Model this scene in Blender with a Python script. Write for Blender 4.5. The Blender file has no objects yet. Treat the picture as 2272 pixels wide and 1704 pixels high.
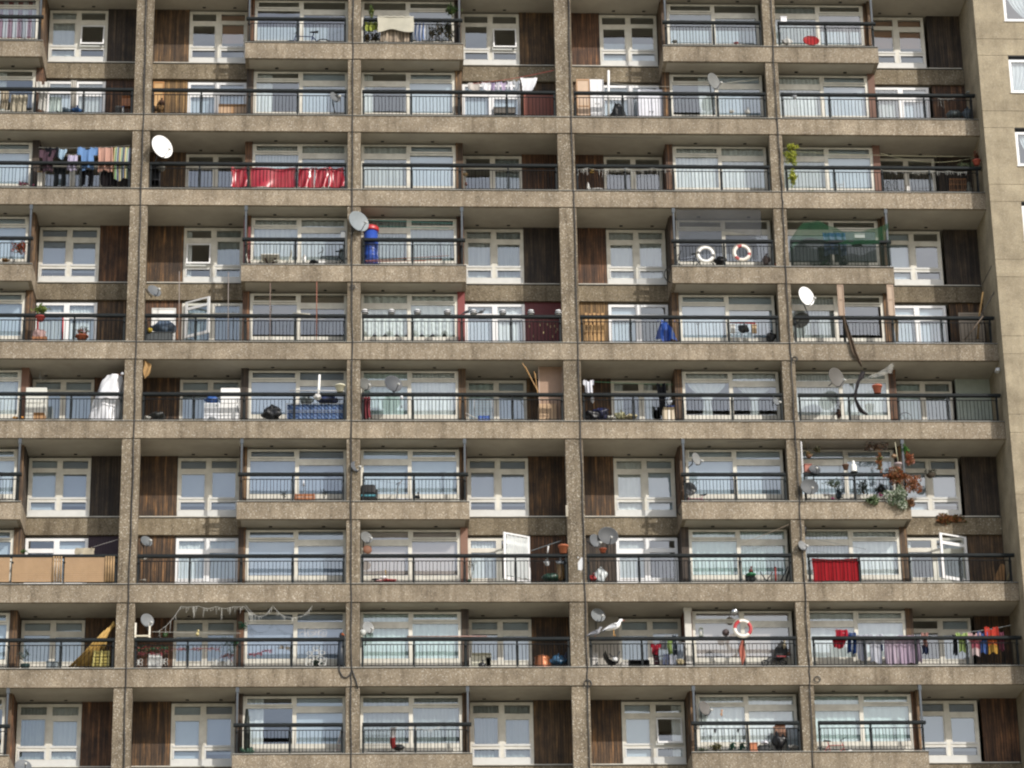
import bpy, math, random
from mathutils import Vector, Matrix
S = bpy.context.scene
R = math.radians
# ---------------------------------------------------------------- camera
H0 = 46.545                       # height of the top row's parapet above the ground
F, PITCH, YAW, ROLL = 6472.48, 0.378904, 0.056117, -0.018821
CAM = Vector((0.188, -83.125, H0 - 44.945))
fw = Vector((math.sin(YAW)*math.cos(PITCH), math.cos(YAW)*math.cos(PITCH), math.sin(PITCH)))
rt = Vector((math.cos(YAW), -math.sin(YAW), 0)); up = rt.cross(fw)
rt, up = rt*math.cos(ROLL)+up*math.sin(ROLL), up*math.cos(ROLL)-rt*math.sin(ROLL)
cam = bpy.data.objects.new('camera', bpy.data.cameras.new('camera')); S.collection.objects.link(cam)
cam.matrix_world = Matrix(((rt.x, up.x, -fw.x, CAM.x), (rt.y, up.y, -fw.y, CAM.y), (rt.z, up.z, -fw.z, CAM.z), (0, 0, 0, 1)))
cam.data.sensor_width = 36; cam.data.lens = F/2272*36; cam.data.clip_end = 3000; cam.data.clip_start = 1
S.camera = cam
# ---------------------------------------------------------------- light
SUN = Vector((0.76, -1.0, 0.82)).normalized()
w = bpy.data.worlds.new('World'); S.world = w; w.use_nodes = True
nt = w.node_tree; bg = nt.nodes['Background']
sky = nt.nodes.new('ShaderNodeTexSky'); sky.sky_type = 'NISHITA'; sky.sun_disc = False
sky.sun_elevation = math.asin(SUN.z); sky.sun_rotation = math.atan2(SUN.x, SUN.y)
sky.air_density = 1.0; sky.dust_density = 2.5; sky.ozone_density = 1.0
# loose white cloud in the sky
tc = nt.nodes.new('ShaderNodeTexCoord'); mp = nt.nodes.new('ShaderNodeMapping'); mp.inputs['Scale'].default_value = (1, 1, 2.6)
nz = nt.nodes.new('ShaderNodeTexNoise'); nz.inputs['Scale'].default_value = 2.6; nz.inputs['Detail'].default_value = 7
rp = nt.nodes.new('ShaderNodeValToRGB'); rp.color_ramp.elements[0].position = .42; rp.color_ramp.elements[1].position = .64
mx = nt.nodes.new('ShaderNodeMixRGB'); mx.inputs['Color2'].default_value = (7.6, 7.8, 8.2, 1)
nt.links.new(tc.outputs['Generated'], mp.inputs[0]); nt.links.new(mp.outputs[0], nz.inputs['Vector'])
nt.links.new(nz.outputs['Fac'], rp.inputs[0]); nt.links.new(rp.outputs[0], mx.inputs['Fac'])
nt.links.new(sky.outputs[0], mx.inputs['Color1']); nt.links.new(mx.outputs[0], bg.inputs['Color'])
bg.inputs['Strength'].default_value = 0.15
sl = bpy.data.lights.new('sun', 'SUN'); sl.energy = 3.3; sl.angle = R(0.5); sl.color = (1, .955, .89)
so = bpy.data.objects.new('sun', sl); S.collection.objects.link(so)
so.rotation_euler = SUN.to_track_quat('Z', 'Y').to_euler(); so.location = (30, -40, 90)
S.view_settings.view_transform = 'Standard'; S.view_settings.look = 'None'
S.view_settings.exposure = 0.30; S.view_settings.gamma = 1.0
S.cycles.max_bounces = 10; S.cycles.transparent_max_bounces = 16; S.cycles.caustics_reflective = False; S.cycles.caustics_refractive = False
S.cycles.pixel_filter_type = 'BLACKMAN_HARRIS'; S.cycles.filter_width = 2.2

# ---------------------------------------------------------------- points: where things stand, read off the photograph, at a real depth y
def at(u, v, y):
    d = fw + rt*((u-1136)/F) + up*((852-v)/F)
    return CAM + d*((y-CAM.y)/d.y)
REG = {}
for i, oy in enumerate((0, 400, 790, 1130)):
    for c, ox in zip('ABC', (0, 540, 1080)): REG[c+str(i)] = (ox, oy, 3.858)
    REG['D'+str(i)] = (1620, oy, 3.385)
REG['A5'] = (0, 1480, 2.9105); REG['B5'] = (740, 1480, 2.9105); REG['C5'] = (1480, 1480, 2.793)
def Q(reg, a, b, y):
    r = REG[reg]; return at(r[0]+a/r[2], r[1]+b/r[2], y)
def rect(reg, x0, y0, x1, y1, y):                      # -> X0,X1,Z0,Z1
    a = Q(reg, x0, (y0+y1)/2, y); b = Q(reg, x1, (y0+y1)/2, y)
    return a.x, b.x, Q(reg, (x0+x1)/2, y1, y).z, Q(reg, (x0+x1)/2, y0, y).z
zr = lambda row: H0 - 2.6*row                          # top of the parapet of a row
FLOOR = -0.36                                          # balcony floor, from parapet top

# ---------------------------------------------------------------- materials
MATS = {}
def node(m, t, **k):
    n = m.node_tree.nodes.new(t)
    for a, v in k.items():
        if a in n.inputs: n.inputs[a].default_value = v
        else: setattr(n, a, v)
    return n
def srgb(c):
    if isinstance(c, str): c = [int(c[i:i+2], 16)/255 for i in (0, 2, 4)]
    return tuple((x/12.92 if x <= .04045 else ((x+.055)/1.055)**2.4) for x in c)
def new(name):
    m = bpy.data.materials.new(name); m.use_nodes = True
    return m, m.node_tree.nodes['Principled BSDF'], m.node_tree.links
def mat(c, rough=.6, metal=0., var=.12, trans=0., spec=.5, scale=6.):
    """plain material of sRGB hex colour c, with slight uneven tone"""
    k = (c, rough, metal, var, trans, spec)
    if k in MATS: return MATS[k]
    m, b, L = new('tint_'+c); col = srgb(c); lu = sum(col)/3; col = tuple((.9*x+.1*lu)*(.74 if max(col) < .75 else .85) for x in col)
    g = node(m, 'ShaderNodeTexCoord'); n = node(m, 'ShaderNodeTexNoise', Scale=scale, Detail=4.)
    r = node(m, 'ShaderNodeMapRange'); r.inputs[3].default_value = 1-var*1.6; r.inputs[4].default_value = 1+var*1.2
    h = node(m, 'ShaderNodeVectorMath', operation='SCALE'); h.inputs[0].default_value = col
    L.new(g.outputs['Object'], n.inputs['Vector']); L.new(n.outputs['Fac'], r.inputs[0]); L.new(r.outputs[0], h.inputs['Scale'])
    L.new(h.outputs[0], b.inputs['Base Color'])
    b.inputs['Roughness'].default_value = rough; b.inputs['Metallic'].default_value = metal
    b.inputs['Specular IOR Level'].default_value = spec
    if trans:                                          # thin cloth or leaves: some light passes
        t = node(m, 'ShaderNodeBsdfTranslucent'); L.new(h.outputs[0], t.inputs[0])
        x = node(m, 'ShaderNodeMixShader'); x.inputs[0].default_value = trans
        L.new(b.outputs[0], x.inputs[1]); L.new(t.outputs[0], x.inputs[2])
        L.new(x.outputs[0], m.node_tree.nodes['Material Output'].inputs[0])
    MATS[k] = m; return m
def leafmat(c): return mat(c, .55, 0, .3, .35)
def clothmat(c): return mat(c, .85, 0, .1, .2, .1)
def concrete(name, base, dark, light, fleck=1.0, coarse=1.0, streak=.7):
    """exposed-aggregate concrete: pebbles of several tones, pale flecks, broad weather stains"""
    m, b, L = new(name); co = node(m, 'ShaderNodeTexCoord').outputs['Object']
    v = node(m, 'ShaderNodeTexVoronoi', Scale=52.*coarse); L.new(co, v.inputs['Vector'])
    sep = node(m, 'ShaderNodeSeparateColor'); L.new(v.outputs['Color'], sep.inputs[0])
    r1 = node(m, 'ShaderNodeValToRGB'); e = r1.color_ramp
    e.elements[0].color = (*srgb(dark), 1); e.elements[1].color = (*srgb(light), 1)
    for p, c in ((.28, base), (.78, base)):
        q = e.elements.new(p); q.color = (*srgb(c), 1)
    L.new(sep.outputs[0], r1.inputs[0])
    f = node(m, 'ShaderNodeMath', operation='GREATER_THAN'); L.new(sep.outputs[1], f.inputs[0]); f.inputs[1].default_value = 1-.045*fleck
    f2 = node(m, 'ShaderNodeMixRGB'); L.new(f.outputs[0], f2.inputs[0]); L.new(r1.outputs[0], f2.inputs[1]); f2.inputs[2].default_value = (.48, .45, .39, 1)
    n = node(m, 'ShaderNodeTexNoise', Scale=1.1, Detail=6., Roughness=.62); L.new(co, n.inputs['Vector'])
    r2 = node(m, 'ShaderNodeValToRGB'); r2.color_ramp.elements[0].position = .3; r2.color_ramp.elements[1].position = .7
    r2.color_ramp.elements[0].color = (.62, .60, .58, 1); r2.color_ramp.elements[1].color = (1.16, 1.15, 1.13, 1)
    L.new(n.outputs['Fac'], r2.inputs[0])
    x = node(m, 'ShaderNodeMixRGB', blend_type='MULTIPLY'); x.inputs[0].default_value = 1; L.new(f2.outputs[0], x.inputs[1]); L.new(r2.outputs[0], x.inputs[2])
    mp2 = node(m, 'ShaderNodeMapping'); mp2.inputs['Scale'].default_value = (4.5, 4.5, .22); L.new(co, mp2.inputs[0])
    n2 = node(m, 'ShaderNodeTexNoise', Scale=1., Detail=5.); L.new(mp2.outputs[0], n2.inputs['Vector'])
    r3 = node(m, 'ShaderNodeValToRGB'); r3.color_ramp.elements[0].position = .34; r3.color_ramp.elements[1].position = .5
    r3.color_ramp.elements[0].color = (.62, .6, .57, 1); r3.color_ramp.elements[1].color = (1, 1, 1, 1); L.new(n2.outputs['Fac'], r3.inputs[0])
    y = node(m, 'ShaderNodeMixRGB', blend_type='MULTIPLY'); y.inputs[0].default_value = streak; L.new(x.outputs[0], y.inputs[1]); L.new(r3.outputs[0], y.inputs[2])
    n3 = node(m, 'ShaderNodeTexNoise', Scale=17., Detail=4.); L.new(co, n3.inputs['Vector'])
    r4 = node(m, 'ShaderNodeMapRange'); r4.inputs[3].default_value = .78; r4.inputs[4].default_value = 1.2; L.new(n3.outputs['Fac'], r4.inputs[0])
    oi = node(m, 'ShaderNodeObjectInfo'); r5 = node(m, 'ShaderNodeMapRange'); r5.inputs[3].default_value = .88; r5.inputs[4].default_value = 1.1; L.new(oi.outputs['Random'], r5.inputs[0])
    mm = node(m, 'ShaderNodeMath', operation='MULTIPLY'); L.new(r4.outputs[0], mm.inputs[0]); L.new(r5.outputs[0], mm.inputs[1])
    zz = node(m, 'ShaderNodeVectorMath', operation='SCALE'); L.new(y.outputs[0], zz.inputs[0]); L.new(mm.outputs[0], zz.inputs['Scale'])
    L.new(zz.outputs[0], b.inputs['Base Color']); b.inputs['Roughness'].default_value = .9; b.inputs['Specular IOR Level'].default_value = .25
    bu = node(m, 'ShaderNodeBump', Strength=.5, Distance=.01); L.new(v.outputs['Distance'], bu.inputs['Height']); L.new(bu.outputs[0], b.inputs['Normal'])
    return m
CONC = concrete('exposed_aggregate', '897e6e', '645a4b', '9b9180')
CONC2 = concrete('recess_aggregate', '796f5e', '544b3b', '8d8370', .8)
PILL = concrete('pillar_aggregate', '796f60', '4f473a', '908674', 1.2, .95, .8)
TOWER = concrete('hammered_tower_concrete', '9a907c', '877d69', 'a79d87', .4, 1.6, .25)
def stained(name, c, c2, sc, rough=.8, streak=(6, 6, .6), amt=.5):
    m, b, L = new(name); co = node(m, 'ShaderNodeTexCoord').outputs['Object']
    mp2 = node(m, 'ShaderNodeMapping'); mp2.inputs['Scale'].default_value = streak; L.new(co, mp2.inputs[0])
    n = node(m, 'ShaderNodeTexNoise', Scale=sc, Detail=6., Roughness=.65); L.new(mp2.outputs[0], n.inputs['Vector'])
    r = node(m, 'ShaderNodeValToRGB'); r.color_ramp.elements[0].position = .5-amt/3; r.color_ramp.elements[1].position = .5+amt/3
    r.color_ramp.elements[0].color = (*srgb(c), 1); r.color_ramp.elements[1].color = (*srgb(c2), 1)
    L.new(n.outputs['Fac'], r.inputs[0]); L.new(r.outputs[0], b.inputs['Base Color']); b.inputs['Roughness'].default_value = rough
    return m
SOFFIT = stained('painted_soffit', '9a9387', 'aca598', .9, .9, (1, 1, 1))
FRAME = stained('old_white_paint', 'b5b1a6', 'cdcabf', 3., .45, (1, 1, 1))
FRAMEW = mat('e6e6e6', .4, 0, .05)
PANELW = mat('d8d8d4', .4, 0, .08)
RAIL = stained('blue_black_rail_paint', '0c1013', '171d1e', 5., .7, (1, 1, 1)); RAIL.node_tree.nodes['Principled BSDF'].inputs['Specular IOR Level'].default_value = .25
BARS = mat('090b0d', .7, .0, .2, 0., .2)
POST = mat('485058', .6, 0, .2)
FLASH = mat('2b2823', .7)
DARK = mat('16181a', .8)
CABLE = mat('1c1d20', .55)
def timber(name, c, c2, worn):
    """vertical boards, dark stain worn through in streaks"""
    m, b, L = new(name); co = node(m, 'ShaderNodeTexCoord').outputs['Object']
    mp2 = node(m, 'ShaderNodeMapping'); mp2.inputs['Scale'].default_value = (12, 12, .9); L.new(co, mp2.inputs[0])
    n = node(m, 'ShaderNodeTexNoise', Scale=1., Detail=6., Roughness=.7); L.new(mp2.outputs[0], n.inputs['Vector'])
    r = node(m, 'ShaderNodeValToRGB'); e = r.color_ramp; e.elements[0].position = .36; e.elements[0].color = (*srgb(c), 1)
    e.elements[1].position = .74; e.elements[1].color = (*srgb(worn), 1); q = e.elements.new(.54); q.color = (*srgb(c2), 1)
    L.new(n.outputs['Fac'], r.inputs[0])
    sx = node(m, 'ShaderNodeSeparateXYZ'); L.new(co, sx.inputs[0])
    a = node(m, 'ShaderNodeMath', operation='ADD'); L.new(sx.outputs[0], a.inputs[0]); L.new(sx.outputs[1], a.inputs[1])
    f = node(m, 'ShaderNodeMath', operation='FRACT'); mu = node(m, 'ShaderNodeMath', operation='MULTIPLY'); mu.inputs[1].default_value = 12.5
    L.new(a.outputs[0], mu.inputs[0]); L.new(mu.outputs[0], f.inputs[0])
    g = node(m, 'ShaderNodeMath', operation='LESS_THAN'); g.inputs[1].default_value = .15; L.new(f.outputs[0], g.inputs[0])
    x = node(m, 'ShaderNodeMixRGB'); L.new(g.outputs[0], x.inputs[0]); L.new(r.outputs[0], x.inputs[1]); x.inputs[2].default_value = (*srgb('1c1611'), 1)
    nb = node(m, 'ShaderNodeTexNoise', Scale=1.5, Detail=7., Roughness=.7); L.new(co, nb.inputs['Vector'])
    rb = node(m, 'ShaderNodeValToRGB'); rb.color_ramp.elements[0].position = .36; rb.color_ramp.elements[1].position = .66
    rb.color_ramp.elements[0].color = (.5, .47, .45, 1); rb.color_ramp.elements[1].color = (1.35, 1.25, 1.1, 1); L.new(nb.outputs['Fac'], rb.inputs[0])
    xb = node(m, 'ShaderNodeMixRGB', blend_type='MULTIPLY'); xb.inputs[0].default_value = 1; L.new(x.outputs[0], xb.inputs[1]); L.new(rb.outputs[0], xb.inputs[2])
    fl = node(m, 'ShaderNodeMath', operation='FLOOR'); L.new(mu.outputs[0], fl.inputs[0]); wn = node(m, 'ShaderNodeTexWhiteNoise', noise_dimensions='1D'); L.new(fl.outputs[0], wn.inputs['W'])
    rw = node(m, 'ShaderNodeMapRange'); rw.inputs[3].default_value = .6; rw.inputs[4].default_value = 1.3; L.new(wn.outputs['Value'], rw.inputs[0])
    xc = node(m, 'ShaderNodeVectorMath', operation='SCALE'); L.new(xb.outputs[0], xc.inputs[0]); L.new(rw.outputs[0], xc.inputs['Scale']); L.new(xc.outputs[0], b.inputs['Base Color']); b.inputs['Roughness'].default_value = .75
    bu = node(m, 'ShaderNodeBump', Strength=.6, Distance=.02, invert=True); L.new(g.outputs[0], bu.inputs['Height']); L.new(bu.outputs[0], b.inputs['Normal'])
    return m
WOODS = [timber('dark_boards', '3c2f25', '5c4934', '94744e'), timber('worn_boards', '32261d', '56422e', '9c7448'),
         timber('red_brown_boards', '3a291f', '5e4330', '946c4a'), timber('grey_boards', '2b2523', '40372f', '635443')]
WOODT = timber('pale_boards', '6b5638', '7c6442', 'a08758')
def glass():
    m, b, L = new('window_glass'); m.node_tree.nodes.remove(b)
    g = node(m, 'ShaderNodeBsdfGlossy', Roughness=.025); g.inputs[0].default_value = (.95, .98, 1, 1)
    t = node(m, 'ShaderNodeBsdfTransparent'); t.inputs[0].default_value = (.93, .96, .96, 1)
    fr = node(m, 'ShaderNodeFresnel', IOR=1.5); mr = node(m, 'ShaderNodeMapRange'); mr.inputs[1].default_value = .04; mr.inputs[2].default_value = 1
    mr.inputs[3].default_value = .19; mr.inputs[4].default_value = 1.; L.new(fr.outputs[0], mr.inputs[0])
    n = node(m, 'ShaderNodeTexNoise', Scale=1.3, Detail=1.); L.new(node(m, 'ShaderNodeTexCoord').outputs['Object'], n.inputs['Vector'])
    bu = node(m, 'ShaderNodeBump', Strength=.25, Distance=.02); L.new(n.outputs[0], bu.inputs['Height']); 
    oi = node(m, 'ShaderNodeObjectInfo'); wn = node(m, 'ShaderNodeTexWhiteNoise', noise_dimensions='1D'); L.new(oi.outputs['Random'], wn.inputs['W'])
    v1 = node(m, 'ShaderNodeVectorMath', operation='SUBTRACT'); L.new(wn.outputs['Color'], v1.inputs[0]); v1.inputs[1].default_value = (.5, .5, .5)
    v2 = node(m, 'ShaderNodeVectorMath', operation='SCALE'); L.new(v1.outputs[0], v2.inputs[0]); v2.inputs['Scale'].default_value = .07
    v3 = node(m, 'ShaderNodeVectorMath', operation='ADD'); L.new(bu.outputs[0], v3.inputs[0]); L.new(v2.outputs[0], v3.inputs[1]); L.new(v3.outputs[0], g.inputs['Normal'])
    ge = node(m, 'ShaderNodeNewGeometry'); iv = node(m, 'ShaderNodeMath', operation='SUBTRACT'); iv.inputs[0].default_value = 1; L.new(ge.outputs['Backfacing'], iv.inputs[1])
    ml = node(m, 'ShaderNodeMath', operation='MULTIPLY'); L.new(mr.outputs[0], ml.inputs[0]); L.new(iv.outputs[0], ml.inputs[1])
    x = node(m, 'ShaderNodeMixShader'); L.new(ml.outputs[0], x.inputs[0]); L.new(t.outputs[0], x.inputs[1]); L.new(g.outputs[0], x.inputs[2])
    L.new(x.outputs[0], m.node_tree.nodes['Material Output'].inputs[0]); return m
GLASS = glass()
def sheer(name, c, a):
    m, b, L = new(name); b.inputs['Base Color'].default_value = (*srgb(c), 1); b.inputs['Roughness'].default_value = .9
    t = node(m, 'ShaderNodeBsdfTransparent'); d = node(m, 'ShaderNodeBsdfTranslucent'); d.inputs[0].default_value = (*srgb(c), 1)
    x = node(m, 'ShaderNodeMixShader'); x.inputs[0].default_value = .35; L.new(b.outputs[0], x.inputs[1]); L.new(d.outputs[0], x.inputs[2])
    y = node(m, 'ShaderNodeMixShader'); y.inputs[0].default_value = a; L.new(t.outputs[0], y.inputs[1]); L.new(x.outputs[0], y.inputs[2])
    L.new(y.outputs[0], m.node_tree.nodes['Material Output'].inputs[0]); return m
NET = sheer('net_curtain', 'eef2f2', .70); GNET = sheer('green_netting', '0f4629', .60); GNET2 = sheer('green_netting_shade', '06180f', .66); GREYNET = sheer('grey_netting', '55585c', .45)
CLEAR = sheer('clear_plastic', 'c9c9c4', .35)
INT = mat('6b675f', .9); BACK = mat('2e2c2a', .9)

# ---------------------------------------------------------------- mesh helper
class M:
    def __init__(s): s.v = []; s.f = []; s.mi = []; s.sm = []
    def add(s, vs, fs, mi=0, sm=False):
        o = len(s.v); s.v += [tuple(p) for p in vs]
        for f in fs: s.f.append([o+i for i in f]); s.mi.append(mi); s.sm.append(sm)
        return s
    def box(s, x0, x1, y0, y1, z0, z1, mi=0):
        return s.add([(x, y, z) for z in (z0, z1) for y in (y0, y1) for x in (x0, x1)],
            [(0, 2, 3, 1), (4, 5, 7, 6), (0, 1, 5, 4), (2, 6, 7, 3), (0, 4, 6, 2), (1, 3, 7, 5)], mi)
    def rbox(s, x0, x1, y0, y1, z0, z1, r=.03, mi=0):                 # upright edges and top edges rounded
        prof = [(x0+r, y0), (x1-r, y0), (x1-r*.3, y0+r*.3), (x1, y0+r), (x1, y1-r), (x1-r, y1), (x0+r, y1), (x0, y1-r), (x0, y0+r), (x0+r*.3, y0+r*.3)]
        n = len(prof); cx, cy = (x0+x1)/2, (y0+y1)/2; vs = []
        for z, k in ((z0, 0), (z1-r, 0), (z1-r*.3, r*.3), (z1, r)):
            for x, y in prof: vs.append((x-math.copysign(k, x-cx), y-math.copysign(k, y-cy), z))
        fs = [(i+j*n, (i+1) % n+j*n, (i+1) % n+(j+1)*n, i+(j+1)*n) for j in range(3) for i in range(n)]
        return s.add(vs, fs+[tuple(range(3*n, 4*n)), tuple(range(n-1, -1, -1))], mi)
    def tube(s, pts, r, n=6, mi=0, closed=False):
        pts = [Vector(p) for p in pts]; k = len(pts); vs = []
        for i, p in enumerate(pts):
            a = pts[i-1] if (i or closed) else p; b = pts[(i+1) % k] if (i < k-1 or closed) else p
            d = (b-a).normalized() if (b-a).length > 1e-9 else Vector((0, 0, 1))
            q = Vector((0, 1, 0)) if abs(d.y) < .9 else Vector((1, 0, 0))
            u = d.cross(q).normalized(); w_ = d.cross(u); rr = r[i] if isinstance(r, (list, tuple)) else r
            vs += [p+(u*math.cos(6.2832*j/n)+w_*math.sin(6.2832*j/n))*rr for j in range(n)]
        m = k if closed else k-1
        fs = [(i*n+j, i*n+(j+1) % n, ((i+1) % k)*n+(j+1) % n, ((i+1) % k)*n+j) for i in range(m) for j in range(n)]
        if not closed: fs += [tuple(range(n-1, -1, -1)), tuple((k-1)*n+j for j in range(n))]
        return s.add(vs, fs, mi, n > 5)
    def lathe(s, prof, c=(0, 0, 0), n=14, mi=0, ax=None, sx=1.):      # prof: (radius, height)
        c = Vector(c); ax = (ax or Vector((0, 0, 1))).normalized(); q = Vector((0, 1, 0)) if abs(ax.y) < .9 else Vector((1, 0, 0))
        u = q.cross(ax).normalized(); w_ = ax.cross(u)
        vs = [c+ax*h+(u*math.cos(6.2832*j/n)*sx+w_*math.sin(6.2832*j/n))*r for r, h in prof for j in range(n)]
        k = len(prof); fs = [(i*n+j, i*n+(j+1) % n, (i+1)*n+(j+1) % n, (i+1)*n+j) for i in range(k-1) for j in range(n)]
        return s.add(vs, fs+[tuple(range(n-1, -1, -1)), tuple((k-1)*n+j for j in range(n))], mi, True)
    def blob(s, c, r, seed=0, amp=.18, n=10, mi=0):                   # lumpy closed body, r = (rx,ry,rz)
        rnd = random.Random(seed); ph = [rnd.uniform(0, 6.3) for _ in range(6)]; vs = []
        for i in range(n+1):
            t = math.pi*i/n
            for j in range(n*2):
                p = math.pi*j/n; k = 1+amp*(math.sin(3*p+ph[0]+2*t)+.7*math.sin(5*p+ph[1]-3*t)+.6*math.sin(4*t+ph[2])+.4*math.sin(9*p+ph[3]+5*t))/2
                vs.append((c[0]+r[0]*k*math.sin(t)*math.cos(p), c[1]+r[1]*k*math.sin(t)*math.sin(p), c[2]+r[2]*k*math.cos(t)))
        m = 2*n
        return s.add(vs, [(i*m+j, (i+1)*m+j, (i+1)*m+(j+1) % m, i*m+(j+1) % m) for i in range(n) for j in range(m)], mi, True)
    def grid(s, fn, nu, nv, mi=0, sm=True):                           # fn(u,v)->point; mi may be a function of (u,v)
        o = [fn(i/nu, j/nv) for j in range(nv+1) for i in range(nu+1)]
        if callable(mi):
            b = len(s.v); s.v += [tuple(p) for p in o]
            for j in range(nv):
                for i in range(nu):
                    k = mi((i+.5)/nu, (j+.5)/nv)
                    if k is None: continue
                    s.f.append([b+j*(nu+1)+i, b+j*(nu+1)+i+1, b+(j+1)*(nu+1)+i+1, b+(j+1)*(nu+1)+i]); s.mi.append(k); s.sm.append(sm)
            return s
        return s.add(o, [(j*(nu+1)+i, j*(nu+1)+i+1, (j+1)*(nu+1)+i+1, (j+1)*(nu+1)+i) for j in range(nv) for i in range(nu)], mi, sm)
    def leaves(s, c, r, n, size, seed=0, mis=(0,), droop=0., flat=.6):
        rnd = random.Random(seed)
        for _ in range(int(n*1.7)):
            d = Vector((rnd.gauss(0, 1), rnd.gauss(0, 1), rnd.gauss(0, 1))).normalized()*rnd.random()**.45
            k = 1+.35*math.sin(5*d.x+seed)+.25*math.sin(7*d.z+seed)
            p = Vector((c[0]+d.x*r[0]*k, c[1]+d.y*r[1]*k, c[2]+d.z*r[2]*k-droop*abs(d.x)))
            a = Vector((rnd.uniform(-1, 1), rnd.uniform(-1, 1), rnd.uniform(-.7, 1))).normalized(); b_ = a.cross(Vector((rnd.uniform(-1, 1), rnd.uniform(-1, 1), rnd.uniform(-1, 1)))).normalized()
            l = size*rnd.uniform(.8, 1.5)
            s.add([p-a*l, p+b_*l*flat*.5, p+a*l, p-b_*l*flat*.5], [(0, 1, 2, 3)], rnd.choice(mis))
        return s
    def build(s, name, mats, parent=None, loc=None, **props):
        me = bpy.data.meshes.new(name); off = Vector(loc) if loc is not None else None
        vs = s.v if off is None else [(a-off.x, b-off.y, c-off.z) for a, b, c in s.v]
        me.from_pydata(vs, [], s.f)
        for m in (mats if isinstance(mats, (list, tuple)) else [mats]): me.materials.append(m)
        me.polygons.foreach_set('material_index', s.mi); me.polygons.foreach_set('use_smooth', s.sm)
        me.update()
        o = bpy.data.objects.new(name, me); S.collection.objects.link(o)
        if parent is not None:
            o.parent = parent
            if off is None: o.matrix_parent_inverse = Matrix.Translation(-world_of(parent))
        elif off is not None: o.location = off
        for k, v in props.items(): o[k] = v
        return o
ORI = {}
def world_of(o):
    v = Vector(o.location) if o.name not in ORI else ORI[o.name]
    return v
def thing(name, label, cat, loc, group=None):
    o = bpy.data.objects.new(name, None); S.collection.objects.link(o); o.location = loc; o.empty_display_size = .2
    ORI[o.name] = Vector(loc); tag(o, label, cat, group); return o
LABELS = {}
def tag(o, label, cat, group=None):
    o['label'] = label; o['category'] = cat
    if group: o['group'] = group
    n = len(label.split())
    if n > 16 or n < 4: print('LABEL LENGTH', n, label)
    if label in LABELS: print('DUP LABEL', label)
    LABELS[label] = 1
    return o
def part(m, name, mats, parent):                       # a part whose verts are in world coordinates
    o = m.build(name, mats, None); o.parent = parent
    p = parent; off = Vector((0, 0, 0))
    while p is not None: off = off+Vector(p.location); p = p.parent
    o.data.transform(Matrix.Translation(-off)); return o
def single(m, name, mats, label, cat, group=None):     # a thing that is one mesh: origin at its base centre
    xs = [p[0] for p in m.v]; ys = [p[1] for p in m.v]; zs = [p[2] for p in m.v]
    o = m.build(name, mats, None, loc=((min(xs)+max(xs))/2, (min(ys)+max(ys))/2, min(zs)))
    return tag(o, label, cat, group)

# ================================================================ THE SETTING
g = M(); g.add([(-900, -900, 0), (900, -900, 0), (900, 900, 0), (-900, 900, 0)], [(0, 1, 2, 3)])
o = g.build('ground', stained('grass_and_paving', '8f8c7c', 'aaa596', .15, .95, (1, 1, 1))); o['kind'] = 'structure'

# ================================================================ THE BUILDING
W = 6.722; XT = 20.05                                  # bay width; face of the stair tower
BLD = thing('apartment_block', 'long concrete apartment block of glazed balconies filling the view beside the plain tower', 'apartment block', (0, 0, 0))
def bp(m, name, mats, parent=None): return part(m, name, mats, parent or BLD)
SHORT = lambda r: r % 3 == 0
YL, YR = .80, 1.57                                     # planes of the living-room and recessed glazing
J = lambda k: k*W
LIV = [-2, 0, 2]                                       # joints with living rooms on both sides
rnd = random.Random(4)
ROWS = range(-1, 11)
# floor slabs (their undersides are the soffits)
for r in ROWS:
    z = zr(r); m = M()
    if SHORT(r):
        m.box(-24, XT, YR+.1, 6, z-.58, z+FLOOR)
        for k in LIV:
            m.box(max(J(k)-3.4, -24), J(k)+3.4, .13, YR+.1, z-.575, z+FLOOR)
    else: m.box(-24, XT, .13, 6, z-.58, z+FLOOR)
    bp(m, 'floor_slab', SOFFIT)
# parapets, one piece per span with a narrow open joint, and their dark metal coping
def parapet(x0, x1, r, y=0., mt=CONC, cap=(0, 0)):
    z = zr(r); m = M(); j1, j2 = rnd.uniform(-.006, .006), rnd.uniform(-.006, .006)
    m.box(x0, x1, y+j1, y+.12, z-.58+j2, z-.035)
    p = bp(m, 'parapet', mt)
    c = M(); c.box(x0-cap[0], x1+cap[1], y-.022, y+.13, z-.035, z-.012, 0); bp(c, 'coping', FLASH, p)
    t = M(); t.box(x0-cap[0], x1+cap[1], y-.012, y+.13, z-.012, z, 0); bp(t, 'coping_upstand', FRAME, p)
JL = {-1: .06, 0: -.05, 1: .2, 2: .09}                 # where each vertical joint runs, from the joint's middle
for r in ROWS:
    z = zr(r)
    if not SHORT(r):
        xs = [-24]+[J(k)+JL[k] for k in (-1, 0, 1, 2)]+[XT]
        for a, b in zip(xs[:-1], xs[1:]): parapet(a+.008, b-.008, r)
    else:
        for k in LIV:
            j = J(k)+JL.get(k, 0)
            if k > -2: parapet(J(k)-3.5, j-.008, r)
            parapet(j+.008 if k > -2 else -24, J(k)+3.5, r)
            for s in (-1, 1):                          # end returns of the short balconies
                if k == -2 and s < 0: continue
                e = M(); a, b = sorted((J(k)+s*3.5, J(k)+s*3.38)); e.box(a, b, .12, YR, z-.578, z-.004); bp(e, 'balcony_end', CONC)
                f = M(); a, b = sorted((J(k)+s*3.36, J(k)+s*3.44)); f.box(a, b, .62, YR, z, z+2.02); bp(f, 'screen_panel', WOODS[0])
        for k in (-1, 1, 3):
            x0 = J(k)-3.22; x1 = J(k)+3.22
            if k == 3: x1 = XT-.02
            parapet(x0, x1, r, YR-.10, CONC2)
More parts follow.
